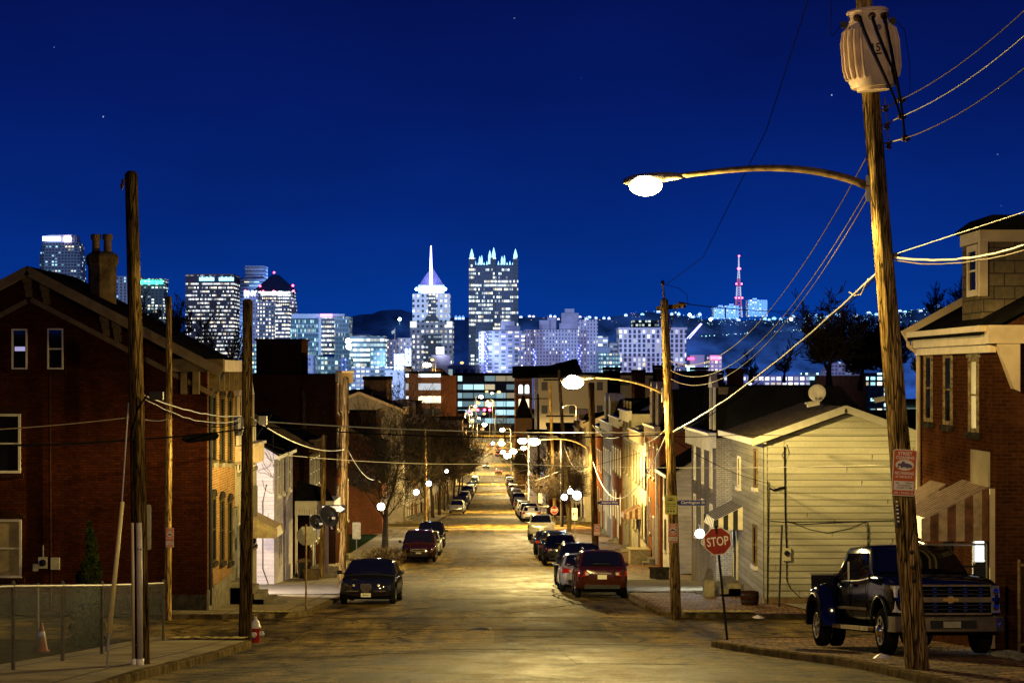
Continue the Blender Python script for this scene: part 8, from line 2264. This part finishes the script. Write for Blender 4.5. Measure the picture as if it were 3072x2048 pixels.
px = 1196
while px < 2210:
 cl = rl.choice(['warm', 'amber', 'amber', 'white']) if px < 1420 else rl.choice(['white', 'teal', 'teal', 'white', 'warm'])
 yy = ridge_y(px) + (7 if px < 1600 else 3) + rl.uniform(-2, 5)
 grp = 'small lit houses on the left part of the ridge' if px < 1420 else ('small lit houses on the middle of the ridge' if px < 1800 else 'small lit houses on the right part of the ridge')
 ridge_house(px, yy, rl.uniform(6, 10), rl.uniform(5, 9), 3415, cl, grp.replace('small lit houses', 'one of the tiny lit houses') , grp, ri); ri += 1
 px += rl.choice([6, 8, 11, 15, 28, 34]) + rl.uniform(0, 5) if not (1625 < px < 1750) else 60
for i, px in enumerate((1048, 1056, 1064)): ridge_house(px, 735, 7, 11, 3560, 'white', ['left', 'middle', 'right'][i] + ' of three pale gabled houses on the hill right of the spired tower', 'three gabled houses on the hill', i)
# scatter of ridge lamps
b = MB(); b2 = MB()
for k in range(260):
 px = rl.uniform(1570, 2130) if k > 40 else rl.uniform(1190, 1560); yy = ridge_y(px) + 1 + 16 * rl.random() ** 2
 (b if px > 1500 else b2).ball((sx(px, 3390), 3390, szz(yy, 3390)), rl.uniform(.2, .6), 5, 3)
tag(b.build('ridge_lamps', teal), 'countless tiny teal and white lamps along the right ridge', 'lamps', kind='stuff')
tag(b2.build('ridge_lamps', em_['amber']), 'scattered tiny amber lamps along the left ridge', 'lamps', kind='stuff')
for i, (px0, px1, pt, pb) in enumerate(((1635, 1663, 706, 733), (1660, 1692, 703, 733), (1713, 1757, 690, 728))):
 D = 3415; t = thing('apartment_block', (sx((px0 + px1) / 2, D), D - 30, szz(pb, D)), ['pale apartment block left of the radio tower on the ridge', 'apartment block just left of the radio tower foot', 'tallest pale apartment block on the ridge right of the radio tower'][i], 'building', 'apartment blocks on the ridge')
 MB().box(sx(px0, D), sx(px1, D), D - 30, D, szz(pb, D), szz(pt, D)).build('wall', TM('ridge_block_windows_%d' % i, (.16, .2, .24), (.03, .04, .06), 4.5, 3.6, .5, .5, .35, 2.2, (.9, 1., 1.), .1), t)
 MB().box(sx(px0 + 12, D), sx(px0 + 22, D), D - 20, D - 5, szz(pt, D), szz(pt - 4, D)).build('roof_box', con, t)
# radio tower
D = 3420; rt_ = thing('radio_tower', (sx(1697, D), D, szz(728, D)), 'red and white lattice radio tower with red beacons on the ridge', 'tower')
def lat(py0, py1, w0, w1, mat, nseg):
 b = MB(); z0, z1 = szz(py0, D), szz(py1, D); x = sx(1697, D); s = D / FPX
 for sg in (-1, 1):
  for dy in (0, 1): b.tube([(x + sg * w0 / 2 * s, D + dy * w0 * s, z0), (x + sg * w1 / 2 * s, D + dy * w1 * s, z1)], .45, 4)
 for k in range(nseg):
  f0, f1 = k / nseg, (k + 1) / nseg; wa, wb_ = (w0 + (w1 - w0) * f0) / 2 * s, (w0 + (w1 - w0) * f1) / 2 * s
  b.tube([(x - wa, D, z0 + (z1 - z0) * f0), (x + wb_, D, z0 + (z1 - z0) * f1)], .3, 4); b.tube([(x + wa, D, z0 + (z1 - z0) * f0), (x - wb_, D, z0 + (z1 - z0) * f1)], .3, 4)
 b.build('lattice', mat, rt_)
rw = emis('floodlit_white_lattice', (.55, .6, .85), .8); rr_ = emis('floodlit_red_lattice', (.7, .12, .25), .55)  # lattice glows by itself in place of floodlighting
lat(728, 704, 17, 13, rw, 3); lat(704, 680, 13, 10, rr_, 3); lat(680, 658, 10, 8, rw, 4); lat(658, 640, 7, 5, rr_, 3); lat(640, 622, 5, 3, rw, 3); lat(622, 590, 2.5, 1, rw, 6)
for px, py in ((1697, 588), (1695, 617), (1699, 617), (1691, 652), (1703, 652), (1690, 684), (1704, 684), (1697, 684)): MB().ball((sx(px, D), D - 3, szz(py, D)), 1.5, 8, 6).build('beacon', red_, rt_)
inc = thing('incline_railway', (sx(1580, 2900), 2900, szz(777, 2900)), 'two parallel violet lit rails of an incline climbing the hillside', 'railway')
for dx in (0, 5.5): MB().tube([(sx(1578 + dx, 3330), 3330, szz(777, 3330)), (sx(1608 + dx * .6, 3400), 3395, szz(744, 3400))], .8, 5).build('rail', emis('violet_lit_rail_%d' % int(dx), (.35, .35, 1.), 3.5), inc)
fl2 = thing('hill_floodlight', (sx(918, 3570), 3570, szz(733, 3570)), 'single brilliant cyan floodlight low on the far hill', 'lamp')
MB().ball((sx(918, 3570), 3570, szz(733, 3570)), 2.8, 10, 6).build('lamp', emis('cyan_floodlight', (.5, .9, 1.), 20), fl2)
MB().tube([(sx(918, 3570), 3570, szz(733, 3570)), (sx(918, 3570), 3570, szz(745, 3570))], .5, 5).build('pole', M['steel'], fl2)
fl3 = thing('ridge_floodlight', (sx(2068 / 1.306, 2900), 2900, szz(722, 2900)), 'brilliant white blue floodlight on the ridge behind the second pole', 'lamp')
for px, py in ((1584, 723), (1817, 733), (1632, 733)): MB().ball((sx(px, 3380), 3380, szz(py, 3380)), 2.4, 10, 6).build('lamp', emis('white_blue_floodlight_%d' % px, (.7, .95, 1.), 20), fl3)
i = 0
RG = 'street lamps down the hill'
def small_lamp(px, py, D, label, power, col=SOD, r=.3, lens='lens_on', white=False, armside=1, arm=2.2, group=RG):
 p = at(px, py, D)
 t = thing('street_lamp', (p.x + armside * arm, D, gz(D)), label, 'street lamp', group)
 q = Vector((p.x + armside * arm, D, gz(D)))
 MB().tube([q, (q.x, D, p.z + .1), (q.x - armside * .4, D, p.z + .4), (p.x, D, p.z + .2)], [.1, .07, .05, .04], 8).build('pole', M['steel'], t)
 MB().ball(p + Vector((0, 0, .12)), r * .9, 10, 6, (1.2, 1.2, .4)).build('lamp_head', M['lamp_shell'], t)
 MB().ball(p, r, 12, 8, (1.2, 1.2, .8)).build('lens', M[lens], t, smooth=True)
 if power: point_light(t, p - Vector((0, 0, r + .25)), power, (1., .70, .26), .2, up=.15, down=.4)
cobra_lamp(onH(1032, (-.2, 0, 0)), at(1229, 1012, 117.5), .3, 'amber lamp on the black looking pole, right of its twin over the street', 58000, .27, armr=.05)
small_lamp(1200, 1012, 178, 'amber lamp just left of its twin, before the second crossing', 58000, r=.33, arm=3.3)
small_lamp(1203, 1028, 232, 'smaller amber lamp directly beneath the twin lamps', 14000, r=.28, arm=2.6)
small_lamp(1179, 1036, 262, 'amber lamp up and right of the lowest one', 36000, r=.38, arm=3.3)
small_lamp(1166, 1047, 371, 'large amber lamp lowest of the group right of the road', 36000, r=.55, arm=3.3)
small_lamp(1155, 1038, 400, 'small amber lamp left of the lowest one', 14000, r=.4)
small_lamp(1152, 1018, 470, 'amber lamp above the road in the far middle', 90000, r=.6)
small_lamp(1152, 1010, 500, 'amber lamp just above another over the far road', 0, r=.5, lens='lens_small')
small_lamp(1154, 987, 560, 'amber lamp in the wires above the far road', 90000, r=.55)
small_lamp(1113, 975, 620, 'amber lamp over the left side of the far road', 90000, r=.6, armside=-1)
small_lamp(1108, 985, 650, 'small amber lamp left of the far middle', 0, r=.5, lens='lens_small', armside=-1)
for k, (px, py, D) in enumerate(((1092, 933, 760), (1096, 923, 800), (1099, 926, 830), (1105, 911, 900), (1120, 920, 900), (1122, 926, 850), (1124, 930, 790), (1088, 940, 740), (1083, 950, 720), (1130, 903, 980), (1118, 899, 1000), (1146, 900, 980), (1100, 960, 800), (1112, 950, 820), (1085, 966, 760))):
 small_lamp(px, py, D, 'amber lamp in the glare at the street end, %s of the cluster' % ordw(k), 160000 if k % 4 == 0 else 0, r=.4 + .13 * (k % 4), lens='lens_small' if k % 3 else 'lens_on', armside=-1 if px < 1110 else 1, group='lamps in the glare at the street end')
small_lamp(978, 838, 640, 'twin amber lamp high over the brick office block, left head', 9000, r=.8, armside=1)
small_lamp(984, 838, 642, 'twin amber lamp high over the brick office block, right head', 0, r=.7, armside=1)
small_lamp(993, 826, 900, 'fainter amber lamp just above the twin lamps', 0, r=.7, lens='lens_small')
small_lamp(1061, 833, 1200, 'amber lamp right of the spired tower foot', 0, r=.9, lens='lens_small')
small_lamp(1316, 722, 2800, 'amber lamp on the ridge above the lavender blocks', 0, r=2.6, lens='lens_on')
small_lamp(1290, 935, 312, 'added amber lamp brightening the large tan block', 26000, r=.25)  # this lamp and the next are added to brighten the tan blocks
small_lamp(1420, 940, 345, 'added amber lamp brightening the grey tan block', 26000, r=.2)
# traffic signals
tsig = None
for k, (px, py, D, colr) in enumerate(((1097, 941, 700, 'red'), (1113, 941, 700, 'red'), (1125, 941, 705, 'red'), (1079, 944, 690, 'red'), (1132, 1018, 560, 'cyan'), (1080, 1034, 560, 'green'))):
 p = at(px, py, D); t = thing('traffic_signal', p, ['left red signal over the street end', 'middle and brightest red signal over the street end', 'right red signal over the street end', 'lone red signal at the left of the street end', 'blue white signal over the far road', 'small green signal at the far left kerb'][k], 'traffic light', 'traffic signals far down the street')
 MB().bx(p, EX, EZ, NY, -.3, .3, -.9, .5, -.4, -.15).build('housing', M['black_metal'], t)
 MB().ball(p, .42, 10, 6).build('lens', {'red': M.setdefault('sig_red', emis('red_signal', (1., .03, .10), 26)), 'cyan': M.setdefault('sig_cyan', emis('cyan_signal', (.35, .8, 1.), 30)), 'green': M.setdefault('sig_green', emis('green_signal', (.1, 1., .7), 12))}[colr], t)
 if k < 3:
  MB().tube([p + EZ * .6, p + EZ * .9], .05, 5).build('hanger', M['steel'], t)
ga = thing('signal_gantry', at(1078, 985, 701), 'white mast arm carrying the red signals over the street end', 'gantry')
MB().tube([at(1075, 1000, 701), at(1075, 938, 701), at(1130, 937, 701)], .16, 6).build('mast_arm', M['white_trim'], ga)
# white porch lamps and floodlights
def globe(px, py, D, label, r, lens, power, col, group='porch and wall lamps'):
 p = at(px, py, D); t = thing('porch_lamp', p, label, 'lamp', group)
 MB().ball(p, r, 12, 8).build('globe', M[lens], t, smooth=True)
 MB().tube([p + EZ * r, p + EZ * (r + .15), p + Vector((0, .25, r + .15))], .03, 6).build('bracket', M['black_metal'], t)
 if power: point_light(t, p + Vector((0, -r - .12, -.05)), power, col, .1, pattern=False)
M['globe_warm'] = emis('burning_cream_globe', (1., .97, .8), 30)
M['globe_blue'] = emis('burning_blue_white_bulb', (.55, .75, 1.), 40)
globe(1607, 1225, 78.5, 'brilliant white porch lamp beside the large stop sign', .17, 'lens_white', 260, (.85, .93, 1.))
globe(875, 1163, 110, 'cream globe lamp among the branches of the nearest street tree', .19, 'globe_warm', 260, (1., .95, .8))
globe(985, 1110, 165, 'blue white starry lamp over the left pavement', .2, 'globe_blue', 300, (.6, .75, 1.))
globe(956, 1130, 150, 'white wall lamp left of the blue starry one', .2, 'lens_white', 500, (1., .95, .9))
globe(1026, 1082, 210, 'small yellow lamp among the left trees', .16, 'globe_warm', 200, (1., .9, .5))
globe(1296, 1141, 158, 'left of three white lamps on the right row houses', .22, 'lens_white', 300, (.85, .95, 1.))
globe(1325, 1137, 150, 'brightest of three white lamps on the right row houses', .3, 'lens_white', 450, (1., .92, .8))
globe(1310, 1128, 162, 'middle of three white lamps on the right row houses', .2, 'lens_white', 0, (.8, .95, 1.))
globe(683, 822, 330, 'blue white starry lamp over the dark roofs at left', .45, 'globe_blue', 900, (.6, .8, 1.))
globe(1252, 1095, 260, 'small white lamp on a right facade past the second crossing', .2, 'lens_white', 200, (.8, .9, 1.))
globe(800, 775 + 8, 1500, 'upper white floodlight over the blue lit mast', 1.9, 'lens_white', 0, (1, 1, 1))
globe(801, 796, 1500, 'lower white floodlight over the blue lit mast', 1.9, 'lens_white', 0, (1, 1, 1))
# side alley lamp washing the white sided house, out of sight behind the cream brick house
alley = thing('porch_lamp', (-12.2, 73.0, gz(73) + 3.6), 'wall lamp at the back of the cream brick house washing the side alley', 'lamp', 'porch and wall lamps')
MB().ball((-12.2, 73.2, gz(73) + 3.6), .12, 10, 6).build('globe', M['lens_white'], alley)
point_light(alley, (-11.6, 74.5, gz(73) + 3.3), 3600, (1., .86, .9), .12, pattern=False)
# shops and crossing glow at the second crossing (lit street lamps on the cross street)
for x, y, pw, lab in ((-22, 184, 5000, 'left'), (20, 184, 5000, 'right')):
 t = thing('street_lamp', (x, y, gz(y)), 'white street lamp on the second cross street to the %s' % lab, 'street lamp', RG)
 MB().tube([(x, y, gz(y)), (x, y, gz(y) + 7)], .08, 8).build('pole', M['steel'], t)
 MB().ball((x, y, gz(y) + 7.1), .25, 10, 6).build('lens', M['lens_white'], t)
 point_light(t, (x, y, gz(y) + 6.7), pw, (.8, .85, 1.), .2, down=.8)
# lamp on the cross street to the right (behind the right house) and one uphill behind the viewer
t = thing('street_lamp', (6.9, 3, gz(3)), 'street lamp up the hill behind the viewpoint', 'street lamp', RG)
MB().tube([(6.9, 3, gz(3)), (6.9, 3, gz(3) + 6.2), (4.9, 3, gz(3) + 6.6)], [.12, .09, .05], 8).build('pole', M['steel'], t)
MB().ball((4.7, 3, gz(3) + 6.5), .2, 10, 6).build('lens', M['lens_on'], t)
point_light(t, (4.7, 3, gz(3) + 6.1), LAMP_BACK, (1., .70, .28), .12, up=.8, down=.1)

# unseen spots added to brighten the tower fronts and the far hillside
def add_fill_spot(x, y, z, power, col, aim, size=R(75), rad=8):
 L = bpy.data.lights.new('city_fill_spot', 'SPOT'); L.energy = power; L.color = col; L.spot_size = size; L.spot_blend = .5; L.shadow_soft_size = rad
 o = bpy.data.objects.new('city_fill_spot', L); COL.objects.link(o); o.location = (x, y, z)
 d = Vector(aim) - Vector((x, y, z)); o.rotation_euler = d.to_track_quat('-Z', 'Y').to_euler()
add_fill_spot(sx(300, 1900), 1500, 60, CITY_FILL, (.4, .62, 1.), (sx(300, 2250), 2250, 60))
add_fill_spot(sx(750, 1500), 1250, 20, CITY_FILL * .9, (.42, .66, 1.), (sx(700, 1900), 1950, 20))
add_fill_spot(sx(990, 1700), 1560, -10, CITY_FILL * .6, (.6, .76, 1.), (sx(991, 2050), 2050, 40), R(60))
add_fill_spot(sx(1300, 1400), 1200, 10, CITY_FILL * .7, (.5, .56, 1.), (sx(1320, 1750), 1750, 15))
add_fill_spot(sx(1500, 1400), 1200, 10, CITY_FILL * .55, (.6, .62, 1.), (sx(1500, 1750), 1750, 10), R(60))
for k, (px, z_) in enumerate(((1450, -30), (1650, -30), (1850, -30), (2100, -30), (850, -30))): add_fill_spot(sx(px, 2300), 2250, z_, CITY_FILL * 16, (.2, .45, 1.), (sx(px, 3000), 3000, 55), R(75), 20)

w = bpy.data.worlds.new('World'); S.world = w; w.use_nodes = True
nt = w.node_tree; bg = nt.nodes['Background']
sky = nd(nt, 'ShaderNodeTexSky'); sky.sky_type = 'NISHITA'; sky.sun_disc = False; sky.sun_elevation = R(-7); sky.sun_rotation = R(200); sky.air_density = 1.5
tc_ = nd(nt, 'ShaderNodeTexCoord'); sp_ = nd(nt, 'ShaderNodeSeparateXYZ'); nt.links.new(tc_.outputs['Generated'], sp_.inputs[0])
g = nd(nt, 'ShaderNodeValToRGB')
e = g.color_ramp.elements
while len(e) < 5: e.new(.5)
for k, (p, c) in enumerate(((0, (.0008, .034, .235)), (.03, (.0008, .029, .225)), (.075, (.001, .0165, .160)), (.13, (.0010, .0080, .100)), (.19, (.0010, .0040, .058)))): e[k].position = p; e[k].color = (*c, 1)
nt.links.new(sp_.outputs[2], g.inputs[0])
hz_ = noise(nt, scaled(nt, tc_.outputs['Generated'], (4, 4, 9)), 1.4, 3)
gc = mixc(nt, 1, g.outputs[0], ramp(nt, hz_, [(.3, .86), (.7, 1.12)]), 'MULTIPLY')
v = nd(nt, 'ShaderNodeTexVoronoi'); v.inputs['Scale'].default_value = 55; nt.links.new(tc_.outputs['Generated'], v.inputs['Vector'])
near = mth(nt, 'LESS_THAN', v.outputs['Distance'], .022)
pick = nd(nt, 'ShaderNodeSeparateColor'); nt.links.new(v.outputs['Color'], pick.inputs[0])
stars = mth(nt, 'MULTIPLY', near, mth(nt, 'MULTIPLY', mth(nt, 'GREATER_THAN', pick.outputs[0], .25), mth(nt, 'GREATER_THAN', sp_.outputs[2], .03)))
sc_ = mixc(nt, mth(nt, 'MULTIPLY', stars, mth(nt, 'MULTIPLY_ADD', pick.outputs[1], .55, .1)), gc, (.55, .65, .9))
add = mixc(nt, 1, sc_, mixc(nt, 1, sky.outputs[0], (.02, .03, .08), 'MULTIPLY'), 'ADD')
nt.links.new(add, bg.inputs['Color']); bg.inputs['Strength'].default_value = 1.0

cam = bpy.data.cameras.new('camera'); co = bpy.data.objects.new('camera', cam); COL.objects.link(co); S.camera = co
co.location = (0, 0, 0); co.rotation_euler = (R(90), 0, 0)
cam.sensor_width = 36; cam.lens = 36 * FPX / 2352; cam.clip_end = 20000; cam.clip_start = .1
cam.shift_x = (1176 - CX) / 2352; cam.shift_y = (CY - 784) / 2352
S.view_settings.view_transform = 'Standard'; S.view_settings.look = 'None'; S.view_settings.gamma = 1; S.view_settings.exposure = .3
S.render.engine = 'CYCLES'
cy = S.cycles
cy.use_denoising = True; cy.use_light_tree = True; cy.max_bounces = 4; cy.diffuse_bounces = 2; cy.glossy_bounces = 3; cy.transparent_max_bounces = 12
cy.sample_clamp_indirect = 4; cy.caustics_reflective = False; cy.caustics_refractive = False

if HAZE:
 m = bpy.data.materials.new('night_air'); m.use_nodes = True; n_ = m.node_tree
 n_.nodes.remove(n_.nodes['Principled BSDF']); pv = nd(n_, 'ShaderNodeVolumePrincipled')
 pv.inputs['Color'].default_value = (.9, .92, 1., 1); pv.inputs['Density'].default_value = HAZE; pv.inputs['Anisotropy'].default_value = .2
 n_.links.new(pv.outputs[0], [k for k in n_.nodes if k.type == 'OUTPUT_MATERIAL'][0].inputs['Volume'])
 hb = MB().box(-4500, 4500, -90, 9600, -46, 190).build('haze', m); hb['kind'] = 'stuff'
 cy.volume_bounces = 0
